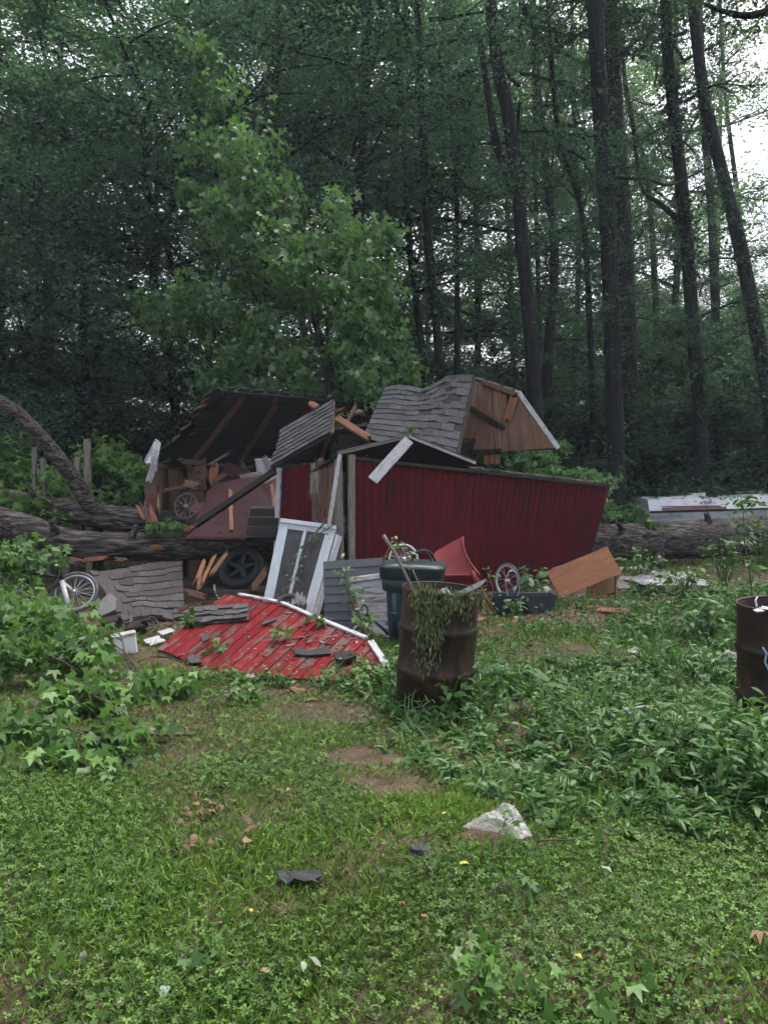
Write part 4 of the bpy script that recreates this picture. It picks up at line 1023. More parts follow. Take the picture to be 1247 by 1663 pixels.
# piece still riding on the ridge
rs_ = thing('torn_shingle_patch', P(680, 715, 11), 'buckled grey shingled roof section beside the plywood gable', 'roof section')
cA = [P(588, 712, 11.0), P(739, 742, 10.75), P(768, 611, 12.0), P(626, 629, 12.3)]
def fA(u, v):
    p = bl(cA, u, v)
    dip = -.13 * math.exp(-((u - .42) / .16) ** 2) * max(0, v - .45) / .55
    hip = .09 * math.exp(-((u - .76) / .13) ** 2)
    return p + Vector((-.1, -.6, .55)).normalized() * (hip * (.3 + .7 * v)) + Vector((0, 0, dip * .8 + .015 * math.sin(u * 7) * v))
mbA = MB(); NU, NV = 16, 10
for i in range(NU + 1):
    for j in range(NV + 1):
        mbA.v.append(fA(i / NU, j / NV))
for i in range(NU + 1):
    for j in range(NV + 1):
        mbA.v.append(fA(i / NU, j / NV) + Vector((.03, .05, -.03)))
K = (NU + 1) * (NV + 1)
for i in range(NU):
    for j in range(NV):
        q = i * (NV + 1) + j
        mbA.f.append((q, q + NV + 1, q + NV + 2, q + 1)); mbA.f.append((q + K, q + 1 + K, q + NV + 2 + K, q + NV + 1 + K))
for j in range(NV):
    for i in (0, NU):
        q = i * (NV + 1) + j; mbA.f.append((q, q + 1, q + 1 + K, q + K))
for i in range(NU):
    for j in (0, NV):
        q = i * (NV + 1) + j; mbA.f.append((q, q + NV + 1, q + NV + 1 + K, q + K))
mbA.build('roof_deck', m_dark, rs_)
shingle_patch(rs_, fA, 11, 7, m_shingle, jitter=.14, t=.005, lift=.009, skip={(3, 6), (7, 5), (9, 2), (0, 5), (5, 3)})
plank('edge_board', cA[1] + Vector((.03, .02, 0)), cA[2] + Vector((.03, .02, -.05)), .07, .03, (1, -.6, 0), m_dark, rs_, rag=.05)
plank('ridge_post', P(764, 612, 12.05), P(762, 632, 12.05), .06, .06, (0, -1, 0), m_dark, rs_)

# small slipped piece over the doorway
rs2 = thing('slipped_shingle_strip', P(470, 755, 10), 'narrow strip of grey shingles slipped down over the doorway', 'roof piece')
cB = [P(437, 759, 9.85), P(541, 699, 10.15), P(543, 648, 10.5), P(458, 697, 10.35)]
fB = lambda u, v: bl(cB, u, v)
nB = (cB[1] - cB[0]).cross(cB[3] - cB[0]).normalized()
if nB.y > 0: nB = -nB
MB().prism([p - nB * .035 for p in cB], nB, .02).build('roof_deck', m_wood, rs2)
shingle_patch(rs2, fB, 8, 5, m_shingle, jitter=.14, lift=.008, u0=lambda v: .03 * math.sin(v * 19), u1=lambda v: 1 - .03 * abs(math.sin(v * 23)))
plank('torn_edge', fB(.02, .0) - nB * .03, fB(.98, .0) - nB * .03, .05, .03, nB, m_dark, rs2, rag=.05)
plank('torn_edge', fB(.55, 1.02), fB(.8, 1.03), .05, .03, nB, m_maroon, rs2, rag=.08)

# shingled sheet on the ground in front of the log
rs3 = thing('fallen_shingle_sheet', G(230, 985), 'crumpled sheet of muddy grey shingles lying below the log', 'roof sheet')
cC = [G(196, 1006, .03), G(300, 1000, .05), P(296, 914, 10.6), P(146, 926, 10.4)]
def fC(u, v):
    p = bl(cC, u, v)
    return p + Vector((0, 0, .02 * math.sin(u * 5 + v * 4) + .05 * mnoise.noise(Vector((u * 3, v * 3, 2)))))
mbC = MB(); NU = NV = 12
for i in range(NU + 1):
    for j in range(NV + 1): mbC.v.append(fC(i / NU, j / NV))
for i in range(NU + 1):
    for j in range(NV + 1): mbC.v.append(fC(i / NU, j / NV) + Vector((0, .01, -.03)))
K = (NU + 1) * (NV + 1)
for i in range(NU):
    for j in range(NV):
        q = i * (NV + 1) + j
        mbC.f.append((q, q + NV + 1, q + NV + 2, q + 1)); mbC.f.append((q + K, q + 1 + K, q + NV + 2 + K, q + NV + 1 + K))
for j in range(NV):
    for i in (0, NU):
        q = i * (NV + 1) + j; mbC.f.append((q, q + 1, q + 1 + K, q + K))
for i in range(NU):
    for j in (0, NV):
        q = i * (NV + 1) + j; mbC.f.append((q, q + NV + 1, q + NV + 1 + K, q + K))
mbC.build('backing_felt', m_shingle2, rs3)
shingle_patch(rs3, fC, 8, 6, m_shingle2, jitter=.12, lift=.007, t=.012, skip={(2, 0), (2, -1), (3, -1), (3, 0), (5, 0), (5, -1), (6, 0), (0, 0), (1, 0), (7, 0), (7, 1), (6, -1), (0, 4), (4, 0)})

# ------------------------------------------------------------------ the red gable panel lying in the grass
pA, pB, pC = G(256, 1054, .03), G(630, 1109, .03), P(364, 966, 8.35)
pn = (pB - pA).cross(pC - pA).normalized()
if pn.z < 0: pn = -pn
ppl = (pA, pn)
panel = thing('fallen_gable_panel', G(440, 1070), 'red plank gable panel with white edge trim lying flat in the grass', 'panel')
outl = [PP(x, y, ppl) for (x, y) in ((364, 966), (388, 968), (455, 981), (513, 1006), (598, 1041), (632, 1092), (630, 1108), (500, 1103), (378, 1094), (298, 1071), (256, 1054))]
gx_ = (PP(418, 979, ppl) - PP(346, 1035, ppl)).normalized()      # the boards' direction
gy_ = pn.cross(gx_)
o0 = pA
poly = [((p - o0).dot(gx_), (p - o0).dot(gy_)) for p in outl]
def clip(poly, lo, hi):
    for (s, lim) in ((1, lo), (-1, -hi)):
        out = []
        for i in range(len(poly)):
            a, b = poly[i], poly[(i + 1) % len(poly)]
            da, db = s * a[1] - lim, s * b[1] - lim
            if da >= 0: out.append(a)
            if da * db < 0:
                t = da / (da - db); out.append((a[0] + (b[0] - a[0]) * t, a[1] + (b[1] - a[1]) * t))
        poly = out
        if not poly: return []
    return poly
ys = [p[1] for p in poly]; BW = .125
mwp = Matrix((gx_, gy_, pn)).transposed().to_4x4(); mwp.translation = o0
mb = MB().prism([mwp @ Vector((x, y, -.014)) for (x, y) in poly], pn, .03); mb.build('backing_sheet', m_dark, panel)
y = min(ys); ri = 0
while y < max(ys):
    c = clip(poly, y + .006, y + BW - .006)
    if len(c) >= 3:
        cx = sum(p[0] for p in c) / len(c); cy = sum(p[1] for p in c) / len(c)
        dz = random.uniform(0, .006)
        pts = [Vector((px - cx + random.uniform(-.012, .012), py - cy, dz)) for (px, py) in c]
        mb = MB().prism(pts, (0, 0, 1), .016)
        me = bpy.data.meshes.new('red_board'); me.from_pydata([tuple(v) for v in mb.v], [], mb.f); me.materials.append(m_redtop)
        link(bpy.data.objects.new('red_board', me), mwp @ Matrix.Translation((cx, cy, 0)), panel)
    y += BW
tr = [(386, 967), (455, 980), (513, 1005), (600, 1041), (633, 1092)]
for i in range(4):
    a, b = PP(*tr[i], ppl) + pn * .02, PP(*tr[i + 1], ppl) + pn * .02
    plank('white_trim', a, b, .042 if i < 3 else .055, .022, pn, m_whitewood if i < 2 else m_white, panel, rag=.05)
for (a, b) in (((258, 1056), (300, 1073)), ((300, 1073), (378, 1096)), ((378, 1096), (500, 1105))):
    plank('near_edge', PP(*a, ppl) - pn * .03, PP(*b, ppl) - pn * .03, .06, .03, pn, m_dark, panel, rag=.04)  # dark strip along the near edge of the panel
def on_panel(name, label, cat, pix, th, mat, dz=.012):
    pts = [PP(x, y, ppl) + pn * (dz + th) for (x, y) in pix]
    o = MB().prism(pts, pn, th).build(name, mat); return tag(o, label, cat)
# strip of shingles on the panel
ss = thing('shingle_strip', PP(350, 1005, ppl), 'torn strip of grey shingles lying on the red panel', 'shingles')
cS = [PP(303, 1019, ppl), PP(404, 1010, ppl), PP(405, 986, ppl), PP(309, 991, ppl)]
cS = [p + pn * .03 for p in cS]
MB().prism([p - pn * .004 for p in cS], pn, .012).build('felt', m_shingle2, ss)
shingle_patch(ss, lambda u, v: bl(cS, u, v), 3, 4, m_shingle2, t=.010, lift=.010, jitter=.3)
on_panel('shingle_scrap', 'black shingle scrap in the middle of the red panel', 'shingle', [(478, 1058), (490, 1055), (497, 1062), (536, 1054), (537, 1066), (500, 1069), (480, 1067)], .018, m_rubber)
on_panel('shingle_scrap', 'thin grey shingle sliver near the upper edge of the red panel', 'shingle', [(426, 1014), (448, 1006), (450, 1009), (428, 1018)], .012, m_shingle2)
on_panel('shingle_scrap', 'small square grey shingle chip left of the panel centre', 'shingle', [(327, 1036), (338, 1031), (341, 1040), (331, 1045)], .01, m_shingle2)
on_panel('bark_chunk', 'brown chunk of bark at the right end of the red panel', 'bark', [(543, 1072), (556, 1067), (578, 1068), (580, 1075), (562, 1082), (548, 1081)], .05, m_dark)
on_panel('shingle_scrap', 'grey shingle piece at the lower left edge of the red panel', 'shingle', [(305, 1072), (312, 1066), (322, 1068), (330, 1079), (310, 1080)], .012, m_shingle)
# ------------------------------------------------------------------ junk inside and below the shed
tp = thing('maroon_tabletop', P(380, 872, 10.3), 'wet maroon sheet tilted in the shed doorway', 'panel')
cT = [P(302, 872, 10.25), P(456, 873, 10.2), P(456, 772, 11.2), P(342, 788, 11.1)]
tn = (cT[1] - cT[0]).cross(cT[3] - cT[0]).normalized()
if tn.z < 0: tn = -tn
MB().prism([P(302, 872, 10.25), P(456, 873, 10.2), P(456, 770, 11.2), P(400, 775, 11.15), P(348, 786, 11.1), P(336, 800, 10.95), P(333, 815, 10.8), P(318, 842, 10.55)], tn, .03).build('sheet', m_maroon, tp)
plank('batten', bl(cT, .47, .1) + tn * .015, bl(cT, .30, .93) + tn * .015, .05, .02, tn, m_orange, tp)
plank('batten', bl(cT, .93, .45) + tn * .015, bl(cT, .88, .85) + tn * .015, .05, .02, tn, m_orange, tp)
plank('front_edge', cT[0] - tn * .03, cT[1] - tn * .03, .05, .06, tn, m_maroon, tp)
bxo = thing('dark_box', P(425, 873, 10.0), 'dark box standing behind the white door trim', 'box_shape')
MB().prism([P(398, 873, 9.95), P(452, 873, 9.95), P(452, 822, 10.3), P(408, 822, 10.3)], (0, -1, .3), .30).build('body', m_black, bxo)  # black body filling the dark rectangle beside the maroon sheet
for k in range(3): plank('slat', P(400 + 3 * k, 862 - 15 * k, 9.93 + .1 * k), P(452, 862 - 15 * k, 9.93 + .1 * k), .10, .02, (0, -1, .4), m_dark, bxo)

def frame_mw(c, n, up=(0, 0, 1)):
    z = Vector(n).normalized(); x = Vector(up).cross(z)
    if x.length < 1e-3: x = Vector((1, 0, 0))
    x.normalize(); y = z.cross(x)
    mw = Matrix((x, y, z)).transposed().to_4x4(); mw.translation = Vector(c); return mw
def torus(mb, R, r, mw, seg=40, ring=8, a0=0, a1=2 * math.pi):
    full = abs(a1 - a0 - 2 * math.pi) < 1e-6
    n = seg if full else seg + 1
    b = len(mb.v)
    for i in range(n):
        a = a0 + (a1 - a0) * i / seg
        for k in range(ring):
            q = 2 * math.pi * k / ring
            mb.v.append(mw @ Vector(((R + r * math.cos(q)) * math.cos(a), (R + r * math.cos(q)) * math.sin(a), r * math.sin(q))))
    for i in range(seg):
        i2 = (i + 1) % n
        for k in range(ring):
            k2 = (k + 1) % ring
            mb.f.append((b + i * ring + k, b + i2 * ring + k, b + i2 * ring + k2, b + i * ring + k2))
    return mb
def bike_wheel(name, c, R, n, label, cat, tyre=None, rim=None, spokes=24, root=None, rt=.022, group=None):
    mw = frame_mw(c, n)
    w = root or thing(name, Vector(c) - Vector((0, 0, R)), label, cat, group)
    if tyre:
        ty_ = torus(MB(), R - rt, rt, mw, 48, 8).build('wheel' if root else 'tyre', tyre, w, smooth=True)
        if root: w = ty_
    mr = MB(); Rr = R - 2 * rt - .004
    mr.lathe([(Rr + .006, -.012), (Rr + .008, .012), (Rr - .012, .010), (Rr - .012, -.010), (Rr + .006, -.012)], 48, mw); mr.build('rim', rim or m_galv, w, smooth=True)
    ms = MB()
    for k in range(spokes):
        a = 2 * math.pi * k / spokes; a2 = a + (.35 if k % 2 else -.35)
        ms.tube([mw @ Vector((Rr * math.cos(a), Rr * math.sin(a), 0)), mw @ Vector((.02 * math.cos(a2), .02 * math.sin(a2), .03 * (1 if k % 2 else -1)))], .0022, 4, cap=False)
    o = ms.build('spokes', m_galv, w); o['kind'] = 'stuff'
    MB().lathe([(.001, -.045), (.012, -.045), (.022, -.03), (.016, 0), (.022, .03), (.012, .045), (.001, .045)], 12, mw).build('hub', m_galv, w, smooth=True)
    return w
bike_wheel('bicycle_wheel', P(303, 822, 11.75), .215, (-.3, -1, .2), 'thin dark wheel leaning inside the shed by the left studs', 'wheel', m_rubber, m_rod, 12, rt=.008)
bkt = P(428, 757, 12.2)
bk = thing('white_bucket', bkt - Vector((0, 0, .2)), 'white bucket under the dark roof at the back of the shed', 'bucket')
MB().lathe([(.10, -.22), (.135, .11), (.142, .115), (.138, .10), (.13, .08), (.10, -.2), (0, -.2)], 24, Matrix.Translation(bkt)).build('pail', m_gel, bk, smooth=True)
torus(MB(), .139, .006, Matrix.Translation(bkt + Vector((0, 0, .10))), 24, 6).build('rim', m_gel, bk, smooth=True)
sh = thing('metal_shelf_unit', P(365, 800, 12.4), 'grey metal shelf frame crammed under the dark roof', 'shelf')
for (x, w) in ((345, .05), (362, .04), (398, .03)):
    plank('post', P(x, 800, 12.3), P(x - 2, 752, 12.3), w, .03, (0, -1, 0), m_sidegrey, sh)
for (y0, y1) in ((757, 760), (772, 770), (790, 788)):
    plank('shelf_board', P(343, y0, 12.25), P(402, y1, 12.25), .25, .025, (0, 0, 1), m_sidegrey, sh)
for (a, ya, b, yb, w, mm, lb) in (((362, 755), 11.8, (412, 777), 11.5, .16, m_maroon, 'dark red board sliding out below the roof near the bucket'), ((385, 776), 11.5, (430, 768), 11.4, .07, m_grey, 'grey splintered batten on top of the maroon sheet'),
                                  ((425, 784), 11.0, (455, 770), 10.9, .06, m_white, 'pale splinter beside the white door trim above the maroon sheet'), ((310, 838), 11.2, (330, 812), 11.4, .14, m_wood, 'brown plank leaning beside the thin wheel in the shed'), ((338, 800), 11.3, (350, 834), 11.2, .16, m_dark, 'dark board standing right of the thin wheel'),
                                  ((306, 795), 12.0, (340, 797), 12.0, .05, m_dark, 'dark rail crossing behind the thin wheel')):
    o = plank('loose_board', P(a[0], a[1], ya), P(b[0], b[1], yb), w, .03, (0, -1, .35), mm, None, rag=.06); tag(o, lb, 'board')

# car wheel and planks in the dark hollow
cwm = frame_mw(P(394, 925, 10.5), (-.25, -1, .75))
cw = thing('car_wheel', P(390, 965, 9.75), 'car tyre with alloy rim lying in the dark hollow under the maroon sheet', 'wheel')
MB().lathe([(.19, -.10), (.26, -.105), (.305, -.08), (.318, -.04), (.32, 0), (.318, .04), (.305, .08), (.26, .105), (.215, .10), (.205, .07)], 48, cwm).build('tyre', m_rubber, cw, smooth=True)
MB().lathe([(.215, .09), (.205, .085), (.195, .05), (.19, -.08), (.0, -.08)], 48, cwm).build('rim', m_rubber, cw, smooth=True); cwr = bpy.data.objects[max((o.name for o in cw.children if o.name.startswith('rim')), key=len)]  # alloy given black: the hollow's shade put into rim, spokes and hub
for k in range(5):
    a = k * 2 * math.pi / 5 + .3
    MB().prism([cwm @ Vector((r * math.cos(a) - w * math.sin(a), r * math.sin(a) + w * math.cos(a), h)) for (r, w, h) in ((.04, -.035, .06), (.20, -.022, .075), (.20, .022, .075), (.04, .035, .06))], cwm.to_3x3() @ Vector((0, 0, 1)), .03).build('spoke', m_rubber, cwr)
MB().lathe([(.001, .075), (.04, .07), (.05, .055), (.05, .0)], 20, cwm).build('hub_cap', m_black, cwr, smooth=True)
torus(MB(), .30, .012, frame_mw(P(385, 945, 9.75), (-.2, -1, .5)), 40, 6, 3.3, 5.0).build('chrome_trim', m_galv, cw, smooth=True)
for (a, ya, b, yb, w, mm, lb) in (((315, 955), 9.5, (335, 905), 9.9, .07, m_orange, 'leftmost orange splintered plank propped in front of the car wheel'), ((322, 960), 9.4, (350, 900), 10.0, .06, m_orange, 'thin orange plank propped between the splintered plank and the car wheel'),
                                  ((338, 940), 9.5, (375, 890), 10.0, .08, m_wood, 'brown plank leaning up towards the maroon sheet beside the tyre'), ((290, 957), 9.2, (345, 973), 9.1, .09, m_wood, 'dark brown plank lying at the corner of the shingle sheet'),
                                  ((402, 968), 9.3, (441, 915), 9.6, .10, m_wood, 'brown plank leaning between car wheel and white window frame'), ((340, 965), 9.2, (420, 962), 9.4, .10, m_dark, 'dark beam lying below the car wheel'),
                                  ((277, 994), 8.8, (310, 991), 8.7, .07, m_wood, 'short brown lath at the left tip of the red panel'), ((105, 908), 10.9, (135, 914), 10.7, .12, m_redworn, 'short red board stub under the log above the bicycle'),
                                  ((120, 912), 11.0, (180, 905), 10.9, .08, m_orange, 'orange lath lying along the foot of the log'), ((180, 908), 10.9, (215, 911), 10.7, .08, m_redworn, 'red board end under the log at the top of the shingle sheet'), ((318, 965), 9.35, (331, 925), 9.6, .05, m_orange, 'short split lath standing between the orange planks')):
    o = plank('loose_plank', P(a[0], a[1], ya), P(b[0], b[1], yb), w * .85, .025, (random.uniform(-.4, .4), -1, .5), mm, None, rag=.12); tag(o, lb, 'plank')

# ------------------------------------------------------------------ white window frame leaning on the front wall
wf = thing('glazed_storm_sash_unit', G(470, 1000), 'white two-pane window frame leaning against the red front wall', 'window')
cW = [G(424, 1010, .05), G(503, 1018, .05), P(546, 856, 9.05), P(456, 845, 9.0)]
cW[0] = P(427, 990, 8.55); cW[1] = P(504, 1004, 8.5)
wnn = (cW[1] - cW[0]).cross(cW[3] - cW[0]).normalized()
if wnn.y > 0: wnn = -wnn
def fw(u, v, o=0): return bl(cW, u, v) + wnn * o
plank('stile', fw(.075, 0), fw(.075, 1), .105, .045, wnn, m_vinyl, wf)
plank('stile', fw(.925, 0), fw(.925, 1), .105, .045, wnn, m_vinyl, wf)
plank('rail', fw(.15, .955), fw(.85, .955), .10, .043, wnn, m_vinyl, wf)
plank('rail', fw(.15, .03), fw(.85, .03), .08, .043, wnn, m_vinyl, wf)
plank('muntin', fw(.475, .06), fw(.475, .915), .035, .038, wnn, m_vinyl, wf)
plank('top_lip', fw(.0, .99, .015), fw(1.0, .985, .015), .05, .06, wnn, m_vinyl, wf)
for (u0, u1) in ((.15, .455), (.495, .85)):
    MB().prism([fw(u0, .06), fw(u1, .06), fw(u1, .915), fw(u0, .915)], wnn, .004).build('pane', m_glass, wf)
for k in (1, 2):
    plank('outer_stile', fw(1.0 + .05 * k, .02, -.04 * k), fw(1.0 + .05 * k, .93, -.05 * k), .035, .04, wnn, m_white if k == 1 else m_vinyl, wf)
o = plank('pale_board', P(541, 962, 9.0), P(550, 862, 9.15), .12, .025, (-.2, -1, .2), m_grey, None); tag(o, 'pale grey board standing right behind the white window frame', 'board')
# old tyre and crumpled plastic behind the panel, at the foot of the frame
tm = frame_mw(P(470, 985, 8.35), (-.1, -.55, .8))
ty = thing('small_tyre', P(470, 995, 8.35), 'small black tyre at the foot of the white window frame', 'tyre')
torus(MB(), .15, .045, tm, 36, 10).build('tread', m_rubber, ty, smooth=True)
torus(MB(), .105, .012, tm, 36, 6).build('bead', m_rubberg, ty, smooth=True)

def crumple(name, c, size, mat, label, cat, seed, n=14, group=None, rot=0.0):
    """Crumpled sheet with real folds."""
    mb = MB(); c = Vector(c)
    for i in range(n + 1):
        for j in range(n + 1):
            u, v = i / n - .5, j / n - .5
            r = mnoise.noise(Vector((u * 4.2 + seed, v * 4.2, seed))) ; r2 = abs(mnoise.noise(Vector((u * 7 + seed, v * 7, 3 + seed))))
            edge = max(0, 1 - 3.2 * max(abs(u), abs(v)) ** 2)
            h = (.35 + .5 * r + .7 * r2) * edge + .04
            x = u * (1 + .35 * r) ; y = v * (1 + .35 * r2)
            x, y = x * math.cos(rot) - y * math.sin(rot), x * math.sin(rot) + y * math.cos(rot)
            mb.v.append(c + Vector((x * size[0], y * size[1], max(.004, h * size[2]))))
    for i in range(n):
        for j in range(n):
            q = i * (n + 1) + j; mb.f.append((q, q + n + 1, q + n + 2, q + 1))
    o = mb.build(name, mat); tag(o, label, cat, group); return o
m_bag = bpy.data.materials.new('thin_clear_plastic'); m_bag.use_nodes = True
_n = m_bag.node_tree; _b = _n.nodes['Principled BSDF']; _o = _n.nodes['Material Output']
_b.inputs['Base Color'].default_value = (.55, .55, .54, 1); _b.inputs['Roughness'].default_value = .2; _b.inputs['Specular IOR Level'].default_value = .6
_t = _n.nodes.new('ShaderNodeBsdfTransparent'); _tl = _n.nodes.new('ShaderNodeBsdfTranslucent'); _tl.inputs[0].default_value = (.6, .59, .55, 1)
_m1 = _n.nodes.new('ShaderNodeMixShader'); _m1.inputs[0].default_value = .3; _m2 = _n.nodes.new('ShaderNodeMixShader')
_nz = _n.nodes.new('ShaderNodeTexNoise'); _nz.inputs['Scale'].default_value = 11; _mr = _n.nodes.new('ShaderNodeMapRange'); _mr.inputs['To Min'].default_value = .05; _mr.inputs['To Max'].default_value = .8
_n.links.new(_nz.outputs[0], _mr.inputs[0]); _n.links.new(_mr.outputs[0], _m2.inputs[0])
_n.links.new(_b.outputs[0], _m1.inputs[1]); _n.links.new(_tl.outputs[0], _m1.inputs[2]); _n.links.new(_t.outputs[0], _m2.inputs[1]); _n.links.new(_m1.outputs[0], _m2.inputs[2]); _n.links.new(_m2.outputs[0], _o.inputs['Surface'])
# clear bag in the grass: a low folded sheet with sharp creases
cb = G(806, 1358)
bp_ = [(-.155, .035, .012), (-.08, -.015, .030), (.01, -.045, .018), (.10, -.085, .012), (.155, -.06, .014), (.135, .02, .045), (.095, .085, .11), (.055, .115, .115), (.015, .10, .085), (-.04, .075, .075), (-.10, .055, .045),
       (-.03, .02, .085), (.045, .03, .055), (.075, .05, .105), (.03, -.01, .075), (.09, -.02, .05), (-.09, .02, .05)]
bf_ = [(0, 1, 16), (1, 11, 16), (1, 2, 11), (2, 14, 11), (2, 3, 14), (3, 15, 14), (3, 4, 15), (4, 5, 15), (5, 13, 15), (5, 6, 13), (6, 7, 13), (7, 8, 13), (8, 12, 13), (8, 9, 12), (9, 11, 12), (9, 10, 11), (10, 16, 11), (10, 0, 16), (11, 14, 12), (14, 15, 12), (15, 13, 12)]
vb_ = [Vector((p[0], p[1], p[2] * .8)) for p in bp_]; fb_ = [tuple(f) for f in bf_]
for it in range(3):                                   # split every facet, crumpling a little less each time
    mid = {}; nf = []
    def mp_(a, b):
        key = (min(a, b), max(a, b))
        if key not in mid:
            q = (vb_[a] + vb_[b]) / 2; amp = (.014, .007, .003)[it]
            q = q + Vector((mnoise.noise(q * 40 + Vector((it, 0, 0))), mnoise.noise(q * 40 + Vector((0, 5, it))), mnoise.noise(q * 40 + Vector((9, it, 0))))) * amp
            q.z = max(q.z, .006); mid[key] = len(vb_); vb_.append(q)
        return mid[key]
    for (a, b, c) in fb_:
        ab, bc, ca = mp_(a, b), mp_(b, c), mp_(c, a)
        nf += [(a, ab, ca), (ab, b, bc), (ca, bc, c), (ab, bc, ca)]
    fb_ = nf
o = MB().add([cb + v + Vector((0, 0, .018)) for v in vb_], fb_).build('plastic_bag', m_bag, None, smooth=True); tag(o, 'crumpled clear plastic bag lying in the grass in front', 'bag')
crumple('plastic_wrap', P(486, 985, 8.3), (.16, .14, .22), m_bag, 'crumpled clear plastic heap at the foot of the window frame', 'plastic', 2.0)

# ------------------------------------------------------------------ grey siding, white board, tool, bin
gs = thing('grey_siding_panel', G(575, 1022), 'grey lap siding panel standing between window frame and green bin', 'panel')
cG = [P(528, 1022, 8.25), P(626, 1020, 8.2), P(622, 905, 8.45), P(525, 912, 8.5)]
gn = (cG[1] - cG[0]).cross(cG[3] - cG[0]).normalized()
if gn.y > 0: gn = -gn
MB().prism([p - gn * .02 for p in cG], gn, .02).build('backing', m_dark, gs)
for i in range(8):
    v = (i + .5) / 8
    plank('lap_board', bl(cG, 0, v) + gn * .004, bl(cG, 1, v) + gn * .004, .091, .014, gn + Vector((0, 0, .10)), m_sidegrey, gs)
wbd = thing('white_flaking_board', G(608, 1036), 'flaking white wooden board leaning in front of the grey siding', 'board')
cD = [P(595, 1040, 8.0), P(642, 1036, 8.0), P(640, 928, 8.25), P(566, 938, 8.3)]
dn = (cD[1] - cD[0]).cross(cD[3] - cD[0]).normalized()
if dn.y > 0: dn = -dn
for i in range(5):
    va, vb = i / 5, (i + .97) / 5
    MB().prism([bl(cD, 0, va), bl(cD, 1, va), bl(cD, 1, vb), bl(cD, 0, vb)], dn, .02).build('board', m_whitewood, wbd)
plank('cleat', bl(cD, .0, .95) + dn * .015, bl(cD, 1.0, .95) + dn * .015, .06, .03, dn, m_whitewood, wbd, rag=.03)
plank('side_post', bl(cD, -.02, 0) + dn * .01, bl(cD, -.02, .80) + dn * .01, .04, .04, dn, m_wood, wbd)
tl = thing('iron_tool', P(632, 1034, 7.75), 'black iron tool with a looped grip leaning on the white board', 'tool')
MB().tube([P(601, 1000, 7.85), P(615, 1015, 7.8), P(637, 1035, 7.7)], [.014, .016, .018], 8).build('shaft', m_black, tl, smooth=True)
mwl = frame_mw(P(592, 991, 7.9), (.1, -1, .3))
torus(MB(), .042, .009, mwl @ Matrix.Diagonal((.75, 1.25, 1, 1)), 24, 6).build('loop_grip', m_black, tl, smooth=True)
MB().beam(P(597, 997, 7.86), P(603, 1003, 7.84), .05, .03).build('collar', m_black, tl)

Yb = 7.75
bc = P(668, 775, Yb); bc.z = 0
tb = thing('trash_bin', bc, 'dark green plastic trash bin with its lid, behind the rusty drum', 'bin')
def rrect(w, d, r, z, cx=0, cy=0, n=6):
    pts = []
    for (sx, sy, a0) in ((1, 1, 0), (-1, 1, 90), (-1, -1, 180), (1, -1, 270)):
        for k in range(n + 1):
            a = math.radians(a0 + 90 * k / n)
            pts.append(Vector((cx + sx * (w / 2 - r) + r * math.cos(a), cy + sy * (d / 2 - r) + r * math.sin(a), z)))
    return pts
def loft(name, rings, mw, mat, parent, close=True, smooth=True):
    mb = MB(); k = len(rings[0])
    for r in rings: mb.v += [mw @ p for p in r]
    for i in range(len(rings) - 1):
        for j in range(k):
            j2 = (j + 1) % k; mb.f.append((i * k + j, i * k + j2, (i + 1) * k + j2, (i + 1) * k + j))
    if close:
        mb.f.append(tuple(range(k - 1, -1, -1))); mb.f.append(tuple((len(rings) - 1) * k + j for j in range(k)))
    o = mb.build(name, mat, parent, smooth=smooth); return o
mwb = Matrix.Translation(bc) @ Matrix.Rotation(math.radians(-8), 4, 'Z') @ Matrix.Rotation(math.radians(1.5), 4, 'Y')
loft('body', [rrect(.42, .40, .10, -.02), rrect(.44, .42, .10, .05), rrect(.515, .48, .10, .62), rrect(.52, .485, .10, .635)], mwb, m_binbody, tb)
for sx in (-.14, 0, .14):
    loft('rib', [rrect(.05, .02, .008, .06, sx, -.212), rrect(.05, .02, .008, .60, sx * 1.15, -.242)], mwb, m_binbody, tb)
loft('rim', [rrect(.55, .51, .11, .52), rrect(.575, .53, .11, .535), rrect(.60, .555, .12, .66), rrect(.585, .54, .11, .665)], mwb, m_bin, tb)
lid_ = loft('lid', [rrect(.615, .57, .12, .645), rrect(.63, .585, .12, .655), rrect(.645, .60, .13, .755), rrect(.65, .605, .13, .765), rrect(.63, .585, .13, .772), rrect(.62, .575, .13, .782), rrect(.54, .50, .14, .80), rrect(.2, .2, .09, .81)], mwb, m_bin, tb)
torus(MB(), .12, .014, mwb @ Matrix.Translation((.10, -.02, .80)) @ Matrix.Rotation(math.radians(90), 4, 'X') @ Matrix.Rotation(.35, 4, 'Y'), 24, 8, .1, math.pi - .1).build('lid_handle', m_black, lid_, smooth=True)
torus(MB(), .11, .013, mwb @ Matrix.Translation((.07, .10, .79)) @ Matrix.Rotation(math.radians(90), 4, 'X') @ Matrix.Rotation(-.3, 4, 'Y'), 24, 8, .1, math.pi - .1).build('lid_handle', m_black, lid_, smooth=True)
bike_wheel('bicycle_wheel', P(655, 908, 8.0), .165, (.25, -1, .15), 'small white-rimmed spoked wheel standing on the green bin lid', 'wheel', None, m_wtyre, 22, rt=.004)

